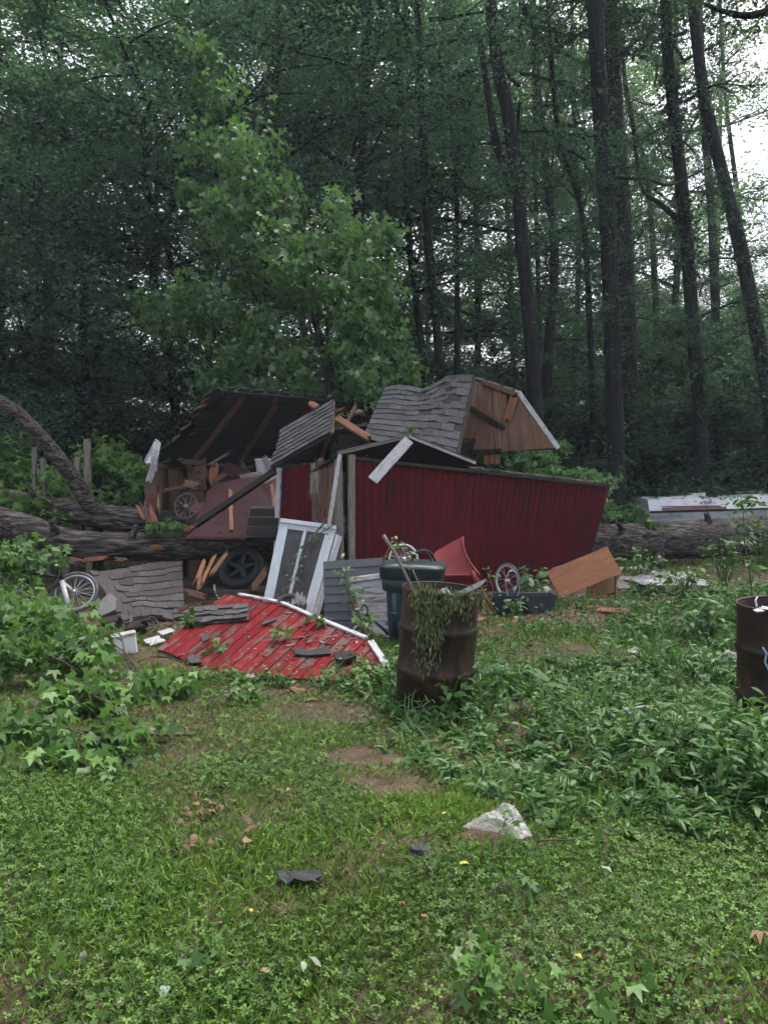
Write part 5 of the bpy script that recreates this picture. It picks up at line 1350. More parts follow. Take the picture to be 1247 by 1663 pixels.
# ------------------------------------------------------------------ rusty drums
def drum(px, Yd, label, tilt, rz, cut=False):
    b = P(px, 775, Yd); b.z = -.03
    root = thing('rusty_drum', (b.x, b.y, 0), label, 'drum', 'rusty burn drums')
    mw = Matrix.Translation(b) @ Matrix.Rotation(rz, 4, 'Z') @ Matrix.Rotation(tilt[0], 4, 'X') @ Matrix.Rotation(tilt[1], 4, 'Y')
    R, H = .275, .89
    prof = [(.0, .012), (R - .02, .012), (R - .004, 0), (R, .02)]
    for zc in (.30, .60):
        prof += [(R, zc - .035), (R + .006, zc - .022), (R + .014, zc), (R + .006, zc + .022), (R, zc + .035)]
    prof += [(R, .70), (R - .002, .80), (R, H - .012)]
    inner = [(R - .012, H - .03), (R - .012, .05), (0, .05)]
    rn_ = random.Random(px)
    dent = lambda an, z: .012 * mnoise.noise(Vector((math.cos(an) * 1.3, math.sin(an) * 1.3, z * 2.5 + px))) + .02 * max(0, mnoise.noise(Vector((math.cos(an) * 2, math.sin(an) * 2, z * 1.5 + 5 + px))))
    MB().lathe(prof, 56, mw, dent).build('shell', m_rust, root, smooth=True); shell_ = [o for o in root.children if o.name.startswith('shell')][0]
    MB().lathe([(R - .004, H - .012)] + inner, 56, mw, dent).build('inside', m_rust, root, smooth=True)
    torus(MB(), R, .008, mw @ Matrix.Translation((0, 0, H - .01)), 56, 8).build('rim', m_rust, shell_, smooth=True)
    MB().lathe([(R - .014, H - .22), (.12, H - .19), (0, H - .20)], 28, mw, lambda an, z: .05 * math.sin(an * 5)).build('ash_fill', m_dirt, root, smooth=True)
    return root, mw
d1, mw1 = drum(704, 5.55, 'rusty drum draped with wilted weeds right of the red panel', (math.radians(1.5), math.radians(3.5)), 0)
d2, mw2 = drum(1282, 4.85, 'rusty drum cut off by the right edge of the picture', (math.radians(-1), math.radians(-1.5)), 1.0)
# things stuck in the drums
o = MB().tube([P(684, 985, 5.5), P(664, 945, 5.5), P(642, 900, 5.55), P(630, 882, 5.6), P(622, 869, 5.6)], [.011, .011, .011, .014, .015], 10).build('iron_pipe', m_rod, None, smooth=True); tag(o, 'thick rusty rod sticking up left out of the drum', 'rod')
o = MB().tube([P(690, 980, 5.6), P(681, 950, 5.6), P(672, 930, 5.6), P(670, 924, 5.6)], [.007, .006, .006, .004], 6).build('thin_stick', m_grey, None, smooth=True); tag(o, 'short thin stick beside the rusty rod in the drum', 'stick')
o = MB().prism([P(740, 962, 5.35), P(788, 940, 5.25), P(789, 942, 5.25), P(780, 951, 5.27), P(748, 966, 5.34)], (.1, -.6, .8), .012).build('pointed_slat', m_white, None); tag(o, 'pointed white slat sticking out of the drum to the right', 'slat')
crumple('crumpled_paper', P(722, 968, 5.5), (.10, .09, .09), m_paper, 'crumpled white paper ball on top of the drum fill', 'paper', 5.0, 10)
# wilted weeds hanging over the rim
rg = np.random.default_rng(77); parts = []; mbs = MB()
wl = thing('wilted_weed_bundle', mw1 @ Vector((0, -.3, .5)), 'wilted grey-green weeds hanging down over the drum rim', 'weeds')
HN = []
for k in range(84):
    a = math.radians(rg.choice([rg.uniform(-150, -20), rg.normal(-108, 9), rg.normal(-106, 8)]))
    deg = math.degrees(a)
    Lh = (.04 + .11 * rg.random()) if not (-124 < deg < -88) else rg.uniform(.22, .52)
    if -60 < deg < -40: Lh = rg.uniform(.15, .30)
    if -150 < deg < -138: Lh = rg.uniform(.1, .25)
    r0 = .305; pts = []
    st = mw1 @ Vector((.24 * math.cos(a), .24 * math.sin(a), .89)); pts.append(st)
    pts.append(mw1 @ Vector((.31 * math.cos(a), .31 * math.sin(a), .905)))
    m = 7; ad = rg.normal(0, .012)
    for i in range(1, m + 1):
        z = .90 - Lh * i / m; aa = a + ad * i + rg.normal(0, .01)
        pts.append(mw1 @ Vector(((.312 + .008 * rg.random()) * math.cos(aa), (.312 + .008 * rg.random()) * math.sin(aa), z)))
    mbs.tube(pts, [.003] * len(pts), 3, cap=False)
    HN += [p for p in pts[1:]]
mbs.build('stems', m_twig, wl)
hp = np.array([list(p) for p in HN]); k = rg.integers(0, len(hp), 4600); NL = 1900; k = k[:NL]
off = rg.normal(0, .014, (NL, 3)); off[:, 2] *= 2.2
u = np.stack([rg.normal(0, .35, NL), rg.normal(-.15, .3, NL), -np.ones(NL)], 1)
lv = cards(rg, hp[k] + off + np.array([0, -.008, 0]), rg.uniform(.02, .045, NL), T_OVA, u=u, up=.2, width=rg.uniform(.5, .9, NL), v=np.clip(rg.normal(.4, .25, NL), 0, 1))
np_mesh('leaves', lv[0], lv[1], L_wilt, lv[2], wl)
# sticks and ribbon at the right drum
tag(MB().tube([P(1228, 985, 4.7), P(1226, 975, 4.72), P(1230, 968, 4.75)], [.006, .006, .004], 6).build('pale_stick', m_white, None), 'thin pale stick standing in the right drum', 'stick')
for k in range(4):
    tag(plank('white_lath', P(1225 + 4 * k, 992 - 2 * k, 4.62 + .05 * k), P(1262 + 4 * k, 990 + 3 * (k % 2), 4.75), .025, .008, (0, -.4, 1), m_white, None), ('frontmost pale lath across the top of the right drum', 'second pale lath across the top of the right drum', 'third pale lath across the top of the right drum', 'rearmost pale lath across the top of the right drum')[k], 'lath', 'laths on the right drum')
rb_ = MB(); pts = [P(1238, 1052, 4.42), P(1244, 1062, 4.41), P(1241, 1075, 4.41), P(1248, 1090, 4.41), P(1244, 1105, 4.42), P(1246, 1118, 4.42)]
for i in range(3): rb_.prism([pts[i] + Vector((-.004, 0, 0)), pts[i] + Vector((.005, 0, .004)), pts[i + 1] + Vector((.009, 0, 0)), pts[i + 1] + Vector((-.003, 0, 0))], (0, -1, 0), .003)
tag(rb_.build('blue_ribbon', m_blue, None), 'blue and white plastic scrap stuck to the right drum', 'plastic')

# ------------------------------------------------------------------ red tray, wheel, planter, shelf
wt = thing('red_barrow_tray', P(790, 990, 9.0), 'upturned red metal tray with a handle propped against the red wall', 'wheelbarrow')
cR = [P(690, 935, 8.75), P(778, 934, 8.7), P(750, 872, 8.9), P(706, 897, 9.0)]
mb = MB(); n = 14
for i in range(n + 1):
    for j in range(n + 1):
        u, v = i / n, j / n
        p = bl(cR, u, v); cv = math.sin(math.pi * v)
        p = p + Vector((-.055 * cv * u, .035 * math.sin(math.pi * u) * (.4 + .6 * v) , .0))
        mb.v.append(p)
for i in range(n + 1):
    for j in range(n + 1): mb.v.append(mb.v[i * (n + 1) + j] + Vector((.004, .012, .004)))
K = (n + 1) ** 2
for i in range(n):
    for j in range(n):
        q = i * (n + 1) + j; mb.f.append((q, q + n + 1, q + n + 2, q + 1)); mb.f.append((q + K, q + 1 + K, q + n + 2 + K, q + n + 1 + K))
edge = [mb.v[n * (n + 1) + j] for j in range(n + 1)]
mb.build('tray', m_tray, wt, smooth=True)
MB().tube([p + Vector((.004, -.004, 0)) for p in edge], .016, 8).build('rolled_rim', m_tray, wt, smooth=True)
MB().tube([mb.v[i * (n + 1)] for i in range(n + 1)], .010, 8).build('lower_rim', m_tray, wt, smooth=True)
MB().tube([P(772, 940, 8.7), P(785, 965, 8.75), P(805, 1000, 8.85)], [.022, .021, .017], 10).build('handle', m_handle, wt, smooth=True)
MB().tube([P(766, 928, 8.72), P(775, 945, 8.7), P(780, 955, 8.72)], [.03, .032, .026], 10).build('socket', m_tray, wt, smooth=True)
bike_wheel('bicycle_wheel', P(823, 943, 9.75), .225, (-1.35, -1, .1), 'white-rimmed bicycle wheel standing behind the slate planter', 'wheel', m_rubberg, m_wtyre, 16, rt=.014)
torus(MB(), .12, .006, frame_mw(P(832, 950, 9.55), (.2, -1, .15)) @ Matrix.Diagonal((.75, 1.5, 1, 1)), 28, 6).build('wire_loop', m_galv, None, smooth=True)
tag(bpy.data.objects['wire_loop'], 'thin wire loop in front of the white-rimmed wheel', 'wire')
pl = thing('slate_planter', G(850, 996), 'long slate-grey plastic box lying before the red wall', 'box')
pm = frame_mw(G(852, 996) + Vector((0, .1, 0)), (0, 0, 1), up=(0, 1, 0))
pm = Matrix.Translation(G(851, 995) + Vector((0, .12, 0))) @ Matrix.Rotation(math.radians(4), 4, 'Z')
loft('trough', [rrect(.74, .22, .03, 0), rrect(.80, .27, .04, .19), rrect(.82, .29, .04, .20), rrect(.82, .29, .04, .215), rrect(.76, .23, .03, .21), rrect(.72, .2, .03, .05)], pm, m_planter, pl, smooth=False)
for sx in (-.06, .02):
    loft('rib', [rrect(.03, .02, .006, .01, sx, -.118), rrect(.03, .02, .006, .19, sx, -.142)], pm, m_planter, pl)
MB().lathe([(.001, .0), (.03, 0), (.032, -.012), (.02, -.02)], 16, pm @ Matrix.Translation((.20, -.135, .08)) @ Matrix.Rotation(math.radians(-100), 4, 'X')).build('round_cap', m_sidegrey, pl)

wbx = thing('pine_crate', G(970, 975), 'pale open pine crate standing under the slanted brown board', 'crate')
qx, qy = P(965, 975, 10.5), P(1003, 976, 10.4)
def uprt(px, Yd, w, h, mat, nm, rz):
    b = P(px, 775, Yd); b.z = 0
    return plank(nm, b, b + Vector((0, 0, h)), w, .02, (math.sin(rz), -math.cos(rz), 0), mat, wbx)
uprt(978, 10.62, .42, .34, m_pine, 'back_board', .1)
uprt(1002, 10.35, .30, .35, m_pine, 'side_board', 1.35)
uprt(966, 10.35, .30, .33, m_pine, 'side_board', 1.35)
MB().box(P(984, 775, 10.4) * Vector((1, 1, 0)) + Vector((0, .05, .02)), (.34, .34, .02)).build('bottom_board', m_pine, wbx)
MB().box(P(984, 775, 10.4) * Vector((1, 1, 0)) + Vector((0, .05, .345)), (.36, .34, .02)).build('top_board', m_pine, wbx)
o = plank('brown_board', P(898, 950, 10.0), P(997, 909, 10.15), .40, .022, (.1, -1, .55), m_plyshelf, None); tag(o, 'slanted orange-brown wooden board resting on the pine crate', 'board')
o = plank('orange_plank', G(966, 990, .05), G(1027, 993, .09), .12, .025, (0, -.35, 1), m_orange, None, rag=.04); tag(o, 'bright orange broken plank lying on the grass by the crate', 'plank')
o = plank('orange_sliver', G(925, 985, .04), G(985, 986, .05), .06, .02, (0, -.2, 1), m_orange, None, rag=.08); tag(o, 'thin orange sliver left of the broken orange plank', 'plank')
for (a, b, w, lb) in (((1000, 950), (1050, 948), .22, 'weathered grey plank lying in the weeds right of the crate'), ((1005, 940), (1062, 942), .14, 'pale plank end lying behind the weeds near the crate'), ((1003, 925), (1050, 922), .10, 'grey rail lying under the log right of the crate')):
    o = plank('grey_plank', G(*a, .12), G(*b, .14), w, .04, (0, -.5, 1), m_grey, None); tag(o, lb, 'plank')
crumple('crumpled_sheet', G(1085, 948, .16), (.95, .6, .20), m_paper, 'crumpled whitish sheet lying in the weeds before the log', 'sheet', 8.0, 20)

# ------------------------------------------------------------------ boat behind the log
bt = thing('motor_boat', P(1200, 850, 17), 'white motor boat with brown stripe standing behind the log', 'boat')
def bpx(px, py, Yd=17.0): return P(px, py, Yd)
st = []   # sections from stern to bow: each a ring of points (half beam given by depth)
secs = [(1058, 812, 832, 862, .9), (1085, 812, 831, 866, 1.0), (1150, 811, 829, 868, 1.05), (1250, 805, 826, 866, 1.0), (1340, 800, 822, 860, .8), (1430, 795, 817, 848, .45), (1490, 790, 812, 830, .08)]
def section_ring(s, part):
    px, yt, yr, yk, hb = s; q = []
    top, rub, keel = bpx(px, yt), bpx(px, yr), bpx(px, yk)
    c = Vector((0, 1.05, 0))
    if part == 'hull': return [rub + c * 0 + Vector((0, 1.05 - hb, 0)), (rub + keel) / 2 + Vector((0, 1.05 - hb * .96, 0)), keel + Vector((0, 1.05 - hb * .55, 0)), keel + Vector((0, 1.05, -.10)), keel + Vector((0, 1.05 + hb * .55, 0)), (rub + keel) / 2 + Vector((0, 1.05 + hb * .96, 0)), rub + Vector((0, 1.05 + hb, 0))]
    return [rub + Vector((0, 1.05 - hb * .99, .002)), top + Vector((0, 1.05 - hb * .86, 0)), top + Vector((0, 1.05, .05)), top + Vector((0, 1.05 + hb * .86, 0)), rub + Vector((0, 1.05 + hb * .99, .002))]
for (part, mt) in (('hull', m_hullgrey), ('deck', m_gel)):
    rings = [section_ring(s, part) for s in secs]; k = len(rings[0]); mb = MB()
    for r in rings: mb.v += r
    for i in range(len(rings) - 1):
        for j in range(k - 1): mb.f.append((i * k + j, (i + 1) * k + j, (i + 1) * k + j + 1, i * k + j + 1))
    mb.f.append(tuple(range(k)))
    hull_deck = mb.build(part, mt, bt)
MB().tube([section_ring(s, 'hull')[0] + Vector((0, -.015, 0)) for s in secs], .022, 8).build('rub_rail', m_black, bt, smooth=True)
MB().prism([bpx(1075, 823, 16.93) + Vector((0, .08, 0)), bpx(1178, 826, 16.93) + Vector((0, .08, 0)), bpx(1172, 821, 16.96) + Vector((0, .1, 0)), bpx(1075, 824 - 2, 16.96) + Vector((0, .1, 0))], (0, -1, .3), .01).build('stripe', m_stripe, hull_deck)
MB().prism([bpx(1075, 829, 16.93), bpx(1180, 826, 16.93), bpx(1178, 823, 16.96), bpx(1075, 824, 16.96)], (0, -1, .3), .02).build('stripe', m_stripe, hull_deck)
loft('stern_seat', [[bpx(1068, 813, y) for y in (17.2, 18.6)] + [bpx(1138, 813, y) for y in (18.6, 17.2)], [bpx(1070, 808, y) for y in (17.2, 18.6)] + [bpx(1138, 803, y) for y in (18.6, 17.2)]], Matrix.Identity(4), m_gel, bt, smooth=False)
MB().beam(bpx(1085, 806, 17.4), bpx(1125, 803, 17.4), .14, .03).build('seat_board', m_orange, bt)
MB().beam(bpx(1122, 804, 17.3), bpx(1142, 803, 17.3), .2, .08).build('seat_box', m_gel, bt)
om = thing('outboard_motor', bpx(1050, 860, 17.9), 'small pale outboard engine on the boat stern', 'engine')
loft('cowl', [rrect(.28, .34, .08, 0), rrect(.30, .38, .10, .12), rrect(.26, .34, .10, .26), rrect(.16, .22, .07, .30)], Matrix.Translation(bpx(1049, 834, 17.9)), m_gel, om)
MB().beam(bpx(1049, 834, 17.9), bpx(1048, 868, 17.9), .12, .16).build('leg', m_black, om)
tr_ = thing('boat_trailer', bpx(1200, 900, 17.5), 'dark trailer frame under the white boat', 'trailer')
for yy in (17.5, 18.5): MB().beam(bpx(1060, 868, yy), bpx(1480, 862, yy), .08, .10).build('rail', m_black, tr_)
for px in (1120, 1300): MB().beam(bpx(px, 868, 17.4), bpx(px, 868, 18.7), .08, .08).build('cross_bar', m_black, tr_)
for yy in (17.15, 18.85):
    p = bpx(1230, 775, yy); p.z = .30
    torus(MB(), .22, .09, frame_mw(p, (0, -1, 0)), 28, 10).build('wheel', m_rubber, tr_, smooth=True)
cv = thing('dark_awning', bpx(1200, 800, 18.6), 'black folded canopy lying over the boat', 'canopy')
loft('canvas', [[bpx(1140, 808, 17.8), bpx(1247, 801, 17.6), bpx(1330, 796, 17.6), bpx(1330, 796, 18.7), bpx(1140, 808, 18.7)], [bpx(1142, 802, 17.9), bpx(1240, 793, 17.8), bpx(1330, 788, 17.8), bpx(1330, 788, 18.6), bpx(1145, 800, 18.6)]], Matrix.Identity(4), m_black, cv, smooth=False)
MB().tube([bpx(1141, 806, 17.75), bpx(1145, 797, 17.9), bpx(1240, 789, 17.9), bpx(1330, 783, 17.9)], .014, 6).build('bow_tube', m_black, cv)
def lettering(txt, at, right, upv, h, parent, mat, name='lettering', shear=0.0):
    cu = bpy.data.curves.new('text_source', 'FONT'); cu.body = txt; cu.size = h; cu.extrude = .002; cu.shear = shear
    ob = bpy.data.objects.new('text_source', cu); COL.objects.link(ob)
    me = bpy.data.meshes.new_from_object(ob.evaluated_get(bpy.context.evaluated_depsgraph_get()))
    COL.objects.unlink(ob); bpy.data.objects.remove(ob)
    x = Vector(right).normalized(); z = x.cross(Vector(upv)).normalized(); y = z.cross(x)
    mw = Matrix((x, y, z)).transposed().to_4x4(); mw.translation = at
    me.materials.clear(); me.materials.append(mat)
    o = link(bpy.data.objects.new(name, me), mw, parent); o['kind'] = 'stuff'; return o
def side_pt(px, py):
    """Point on the near side of the boat's upper hull."""
    for i in range(len(secs) - 1):
        a, b = secs[i], secs[i + 1]
        if a[0] <= px <= b[0]:
            t = (px - a[0]) / (b[0] - a[0]); ra, rb2 = section_ring(a, 'deck'), section_ring(b, 'deck')
            q0 = ra[0].lerp(rb2[0], t); q1 = ra[1].lerp(rb2[1], t)
            zt = P(px, py, q0.y).z; w = (zt - q0.z) / (q1.z - q0.z)
            return q0.lerp(q1, w)
lettering('A 8884 L', side_pt(1137, 820) + Vector((0, -.03, .01)), side_pt(1160, 819) - side_pt(1137, 820), side_pt(1140, 814) - side_pt(1140, 822), .10, hull_deck, m_sidegrey)
lettering('Voyor', side_pt(1206, 820) + Vector((0, -.03, .01)), side_pt(1240, 818) - side_pt(1206, 820), side_pt(1220, 811) - side_pt(1220, 821), .15, hull_deck, m_black, shear=.25)

# ------------------------------------------------------------------ fence posts at the left
for (px, y0, w, tl_, lb) in ((142, 713, .095, 0, 'tallest weathered fence post behind the fallen limb'), (127, 742, .10, -.12, 'tilted fence post left of the tallest one'), (70, 744, .06, .04, 'thin fence post under the bent limb'), (56, 726, .05, 0, 'thin leftmost fence post behind the bent limb')):
    p = P(px, y0, 12.95)
    b = Vector((p.x + tl_ * 2, p.y, -.05))
    o = plank('fence_post', b, p, w, .09, (0, -1, 0), m_grey, None); tag(o, lb, 'post', 'fence posts')
p = P(157, 770, 13.6); o = MB().tube([Vector((p.x, p.y, -.05)), p], [.10, .095], 12).build('dark_post', m_bark2, None); tag(o, 'short dark round post behind the rear stem of the fallen tree', 'post', 'fence posts')

# ------------------------------------------------------------------ left: bicycle, boxes, black crank
bc_ = thing('bicycle', G(120, 1000), 'bicycle lying half under the fallen leafy branches', 'bicycle')
bn = Vector((.10, -.80, .55))
cwh = P(122, 962, 9.0)
bike_wheel('', cwh, .27, bn, '', '', m_rubberg, m_galv, 28, root=bc_, rt=.022)
cwh2 = P(20, 985, 9.1)
bike_wheel('', cwh2, .27, bn, '', '', m_rubberg, m_galv, 28, root=bc_, rt=.022)
for (a, b, r, mm, nm) in ((cwh, P(101, 944, 9.0), .016, m_wtyre, 'fork'), (P(101, 944, 9.0), P(112, 985, 8.8), .03, m_wtyre, 'fender'), (P(101, 944, 9.0), P(50, 985, 9.0), .018, m_black, 'down_tube'), (P(50, 985, 9.0), cwh2, .012, m_black, 'chain_stay'), (P(50, 985, 9.0), P(45, 930, 9.1), .016, m_black, 'seat_tube'), (P(45, 930, 9.1), P(101, 938, 9.0), .016, m_black, 'top_tube'), (P(97, 920, 9.0), P(103, 950, 9.0), .018, m_black, 'head_tube'), (P(86, 918, 8.85), P(112, 920, 9.2), .012, m_galv, 'handlebar')):
    MB().tube([a, b], r, 8).build(nm, mm, bc_, smooth=True)
MB().prism([P(35, 928, 8.95), P(58, 924, 9.05), P(58, 926, 9.2), P(35, 930, 9.25)], (0, -.3, 1), .05).build('saddle', m_black, bc_)
ck = thing('black_rotor', G(225, 1026), 'thin black wheel with a steel post lying below the shingle sheet', 'wheel')
cm = frame_mw(P(226, 1016, 8.35), (.05, -.35, 1))
torus(MB(), .20, .012, cm, 40, 6).build('hoop', m_black, ck, smooth=True)
torus(MB(), .155, .008, cm, 40, 6).build('hoop', m_black, ck, smooth=True)
for k in range(6):
    a = k * math.pi / 3
    MB().tube([cm @ Vector((0, 0, 0)), cm @ Vector((.2 * math.cos(a), .2 * math.sin(a), 0))], .006, 5).build('spoke', m_black, ck)
MB().tube([P(213, 1040, 8.2), P(213, 1000, 8.35)], .014, 8).build('post', m_sidegrey, ck, smooth=True)
wb_ = thing('white_box', G(200, 1064), 'battered white plastic box beside the fallen branches', 'box')
bm_ = Matrix.Translation(G(201, 1062) + Vector((0, .08, 0))) @ Matrix.Rotation(math.radians(22), 4, 'Z') @ Matrix.Rotation(math.radians(-8), 4, 'Y')
loft('carton', [rrect(.20, .14, .015, -.01), rrect(.21, .15, .015, .15), rrect(.21, .15, .015, .165)], bm_, m_gel, wb_, smooth=False)
lid_ = loft('lid', [rrect(.222, .162, .018, .150), rrect(.222, .162, .018, .178), rrect(.20, .14, .02, .182)], bm_, m_whitewood, wb_, smooth=False)
o = plank('white_card', G(236, 1045, .02), G(266, 1036, .05), .15, .012, (0, -.3, 1), m_paper, None, rag=.02); tag(o, 'flat whitish card lying at the left tip of the red panel', 'card')
o = plank('white_card', G(258, 1030, .06), G(282, 1022, .08), .10, .012, (0, -.3, 1), m_paper, None, rag=.02); tag(o, 'small white card with dark marks behind the flat whitish one', 'card')
o = MB().prism([P(155, 985, 8.9), P(178, 962, 9.0), P(190, 972, 8.95), P(188, 990, 8.85), P(165, 1000, 8.8)], (.2, -.8, .6), .10).build('broken_concrete_chunk', m_conc, None); tag(o, 'broken grey slab between bicycle wheel and shingle sheet', 'slab')
for (x, y, w, lb) in ((175, 995, .3, 'dark timber chunk left of the shingle sheet'), (215, 1003, .3, 'dark timber chunk below the shingle sheet')):
    o = plank('dark_timber', G(x - 12, y + 20, .05), G(x + 25, y + 12, .10), .14, .10, (0, -.5, 1), m_dark, None, rag=.05); tag(o, lb, 'timber')

# ------------------------------------------------------------------ stones, block, litter
cbk = thing('cinder_block', G(1043, 1182), 'grey concrete block half sunk in the weeds', 'block')
km = Matrix.Translation(G(1044, 1180) + Vector((0, .05, -.06))) @ Matrix.Rotation(math.radians(12), 4, 'Z') @ Matrix.Rotation(math.radians(8), 4, 'X')
loft('shell', [rrect(.20, .19, .008, 0, n=1), rrect(.20, .19, .008, .15, n=1), rrect(.15, .14, .02, .15, n=1), rrect(.145, .135, .02, .02, n=1)], km, m_conc, cbk, smooth=False)
MB().box(km @ Vector((0, 0, .073)), (.022, .13, .14), km.to_3x3()).build('web', m_conc, cbk)
def rock(name, c, s, mat, label, cat, seed):
    mb = MB(); n = 10; c = Vector(c)
    pr = [(math.sin(math.pi * i / 8), -math.cos(math.pi * i / 8)) for i in range(9)]
    mb.lathe([(max(r, .001), z) for r, z in pr], n)
    mb.v = [c + Vector((v.x * s[0], v.y * s[1], (v.z + .5) * s[2])) * 1 + Vector((v.x * s[0], v.y * s[1], v.z * s[2])) * .5 * mnoise.noise(v * 1.7 + Vector((seed, 0, 0))) for v in mb.v]
    o = mb.build(name, mat); return tag(o, label, cat)
rock('stone', G(682, 1392), (.05, .04, .035), m_shingle, 'dark grey stone in the grass left of the plastic bag', 'stone', 1)
rock('stone', G(882, 1165), (.045, .04, .04), m_conc, 'pale stone on the bare soil below the big-leaved plant', 'stone', 2)
rock('stone', G(935, 1162), (.09, .04, .03), m_conc, 'long flat stone half hidden in the weeds', 'stone', 3)
rock('stone', G(447, 1247), (.055, .035, .02), m_shingle, 'flat grey stone in the middle of the lawn', 'stone', 4)
rock('stone', G(398, 1222), (.045, .035, .025), m_shingle, 'small dark stone between lawn and fallen twigs', 'stone', 5)
rock('stone', G(1182, 1085), (.09, .08, .10), m_conc, 'rounded brownish rock beside the right drum', 'stone', 6)
def scrap(pix, label, mat, th=.012, z=.03):
    pts = [G(x, y, z) for (x, y) in pix]
    o = MB().prism([p + Vector((0, 0, random.uniform(-.006, .010))) for p in pts], (0, 0, 1), th).build('shingle_scrap', mat); return tag(o, label, 'shingle')
scrap([(450, 1418), (462, 1413), (520, 1411), (523, 1424), (512, 1428), (519, 1436), (506, 1432), (494, 1434), (478, 1429), (466, 1434), (455, 1427)], 'black torn shingle scrap in the front lawn', m_rubber, th=.006, z=.022)
scrap([(50, 1447), (68, 1438), (86, 1436), (88, 1444), (66, 1455)], 'dark shingle scrap at the left of the front lawn', m_rubber, z=.028)
for (x, y, s, lb, cat, mm, sd) in ((978, 1046, .10, 'white paper scrap on the dead grass patch', 'paper', m_paper, 1), (1032, 1060, .14, 'larger white paper scrap right of the dead grass patch', 'paper', m_paper, 2), (408, 1100, .09, 'white crumpled scrap at the front edge of the red panel', 'paper', m_paper, 3),
                                (816, 1082, .10, 'grey-blue crumpled wrapper left of the big-leaved plant', 'wrapper', m_blue, 4), (792, 1085, .08, 'brownish scrap beside the crumpled wrapper', 'scrap', m_dry, 5), (930, 988, .06, 'small pale scrap before the slate planter', 'scrap', m_paper, 6), (838, 1003, .05, 'tiny pale scrap on the soil left of the planter', 'scrap', m_paper, 7)):
    crumple('paper_scrap', G(x, y, .01), (s, s * .7, s * .5), mm, lb, cat, sd * 3.3, 8)

# ------------------------------------------------------------------ chips and splinters strewn about by the crash
def chips(name, label, spots, n, mat, seed, smin=.015, smax=.07, lift=0.0):
    rr = random.Random(seed); mb = MB()
    for k in range(n):
        c, sx, sy, plane = spots[k % len(spots)]
        p = Vector((c[0] + rr.gauss(0, sx), c[1] + rr.gauss(0, sy), 0))
        if plane: p.z = plane[0].z - ((p.x - plane[0].x) * plane[1].x + (p.y - plane[0].y) * plane[1].y) / plane[1].z + .012 + lift
        else: p.z = gz(p.x, p.y) + .015
        if plane and p.z < .02: continue
        L = rr.uniform(smin, smax); w = L * rr.uniform(.12, .5)
        rot = Matrix.Rotation(rr.uniform(0, 6.28), 3, 'Z') @ Matrix.Rotation(rr.uniform(-.25, .25), 3, 'X') @ Matrix.Rotation(rr.uniform(-.25, .25), 3, 'Y')
        q = [rot @ Vector(v) for v in ((-L, -w * .4, 0), (L * rr.uniform(.5, 1), -w, 0), (L, w * rr.uniform(.1, 1), .004), (-L * rr.uniform(.4, 1), w, 0))]
        mb.prism([p + v for v in q], rot @ Vector((0, 0, 1)), .006)
    o = mb.build(name, mat); return tag(o, label, 'debris', kind='stuff')
cpan = PP(455, 1045, ppl)
onp = [((cpan.x, cpan.y), .55, .42, ppl), ((cpan.x + .35, cpan.y - .1), .4, .3, ppl)]
chips('wood_splinters', 'brown wood splinters strewn over the red panel', onp, 60, m_grey, 1, .01, .05)
chips('bark_crumbs', 'dark bark crumbs strewn over the red panel', onp, 50, m_dark, 2, .008, .035)
chips('pale_chips', 'pale paint chips strewn over the red panel', onp, 45, m_whitewood, 3, .006, .022)
gr = [((-1.0, 6.0), .9, .18, None), ((-2.1, 7.6), .5, .6, None), ((-1.9, 8.9), .8, .7, None), ((1.5, 9.0), .7, .3, None), ((-.1, 8.0), .6, .5, None), ((-3.2, 9.6), .9, .6, None)]
chips('broken_wood_bits', 'small broken wood bits scattered before the shed', gr, 260, m_wood, 4, .015, .09)
chips('dark_shingle_crumbs', 'small dark shingle crumbs scattered before the shed', gr, 150, m_shingle2, 5, .015, .07)
chips('splintered_orange_bits', 'fresh orange splinters scattered before the shed', gr, 60, m_orange, 6, .02, .10)
tpl = (bl(cT, .4, .4), tn)
chips('sheet_litter', 'dark leaf and bark bits lying on the maroon sheet', [((bl(cT, .35, .3).x, bl(cT, .35, .3).y), .4, .25, tpl), ((bl(cT, .3, .6).x, bl(cT, .3, .6).y), .3, .2, tpl)], 60, m_dark, 7, .008, .03)

# more splintered boards crammed under the roof
rr_ = random.Random(91)
for k in range(20):
    a = P(rr_.uniform(300, 450), rr_.uniform(752, 795), rr_.uniform(11.4, 12.6)); d = Vector((rr_.uniform(-1, 1), rr_.uniform(-.4, .4), rr_.uniform(-.6, .6))).normalized()
    o = plank('splintered_board', a, a + d * rr_.uniform(.25, .7), rr_.uniform(.03, .12), .02, (rr_.uniform(-.4, .4), -1, .5), (m_wood, m_dark, m_grey, m_redworn, m_ply)[k % 5], None, rag=.10)
    tag(o, 'splintered board in the dark clutter under the torn roof', 'board', 'splintered clutter under the roof')
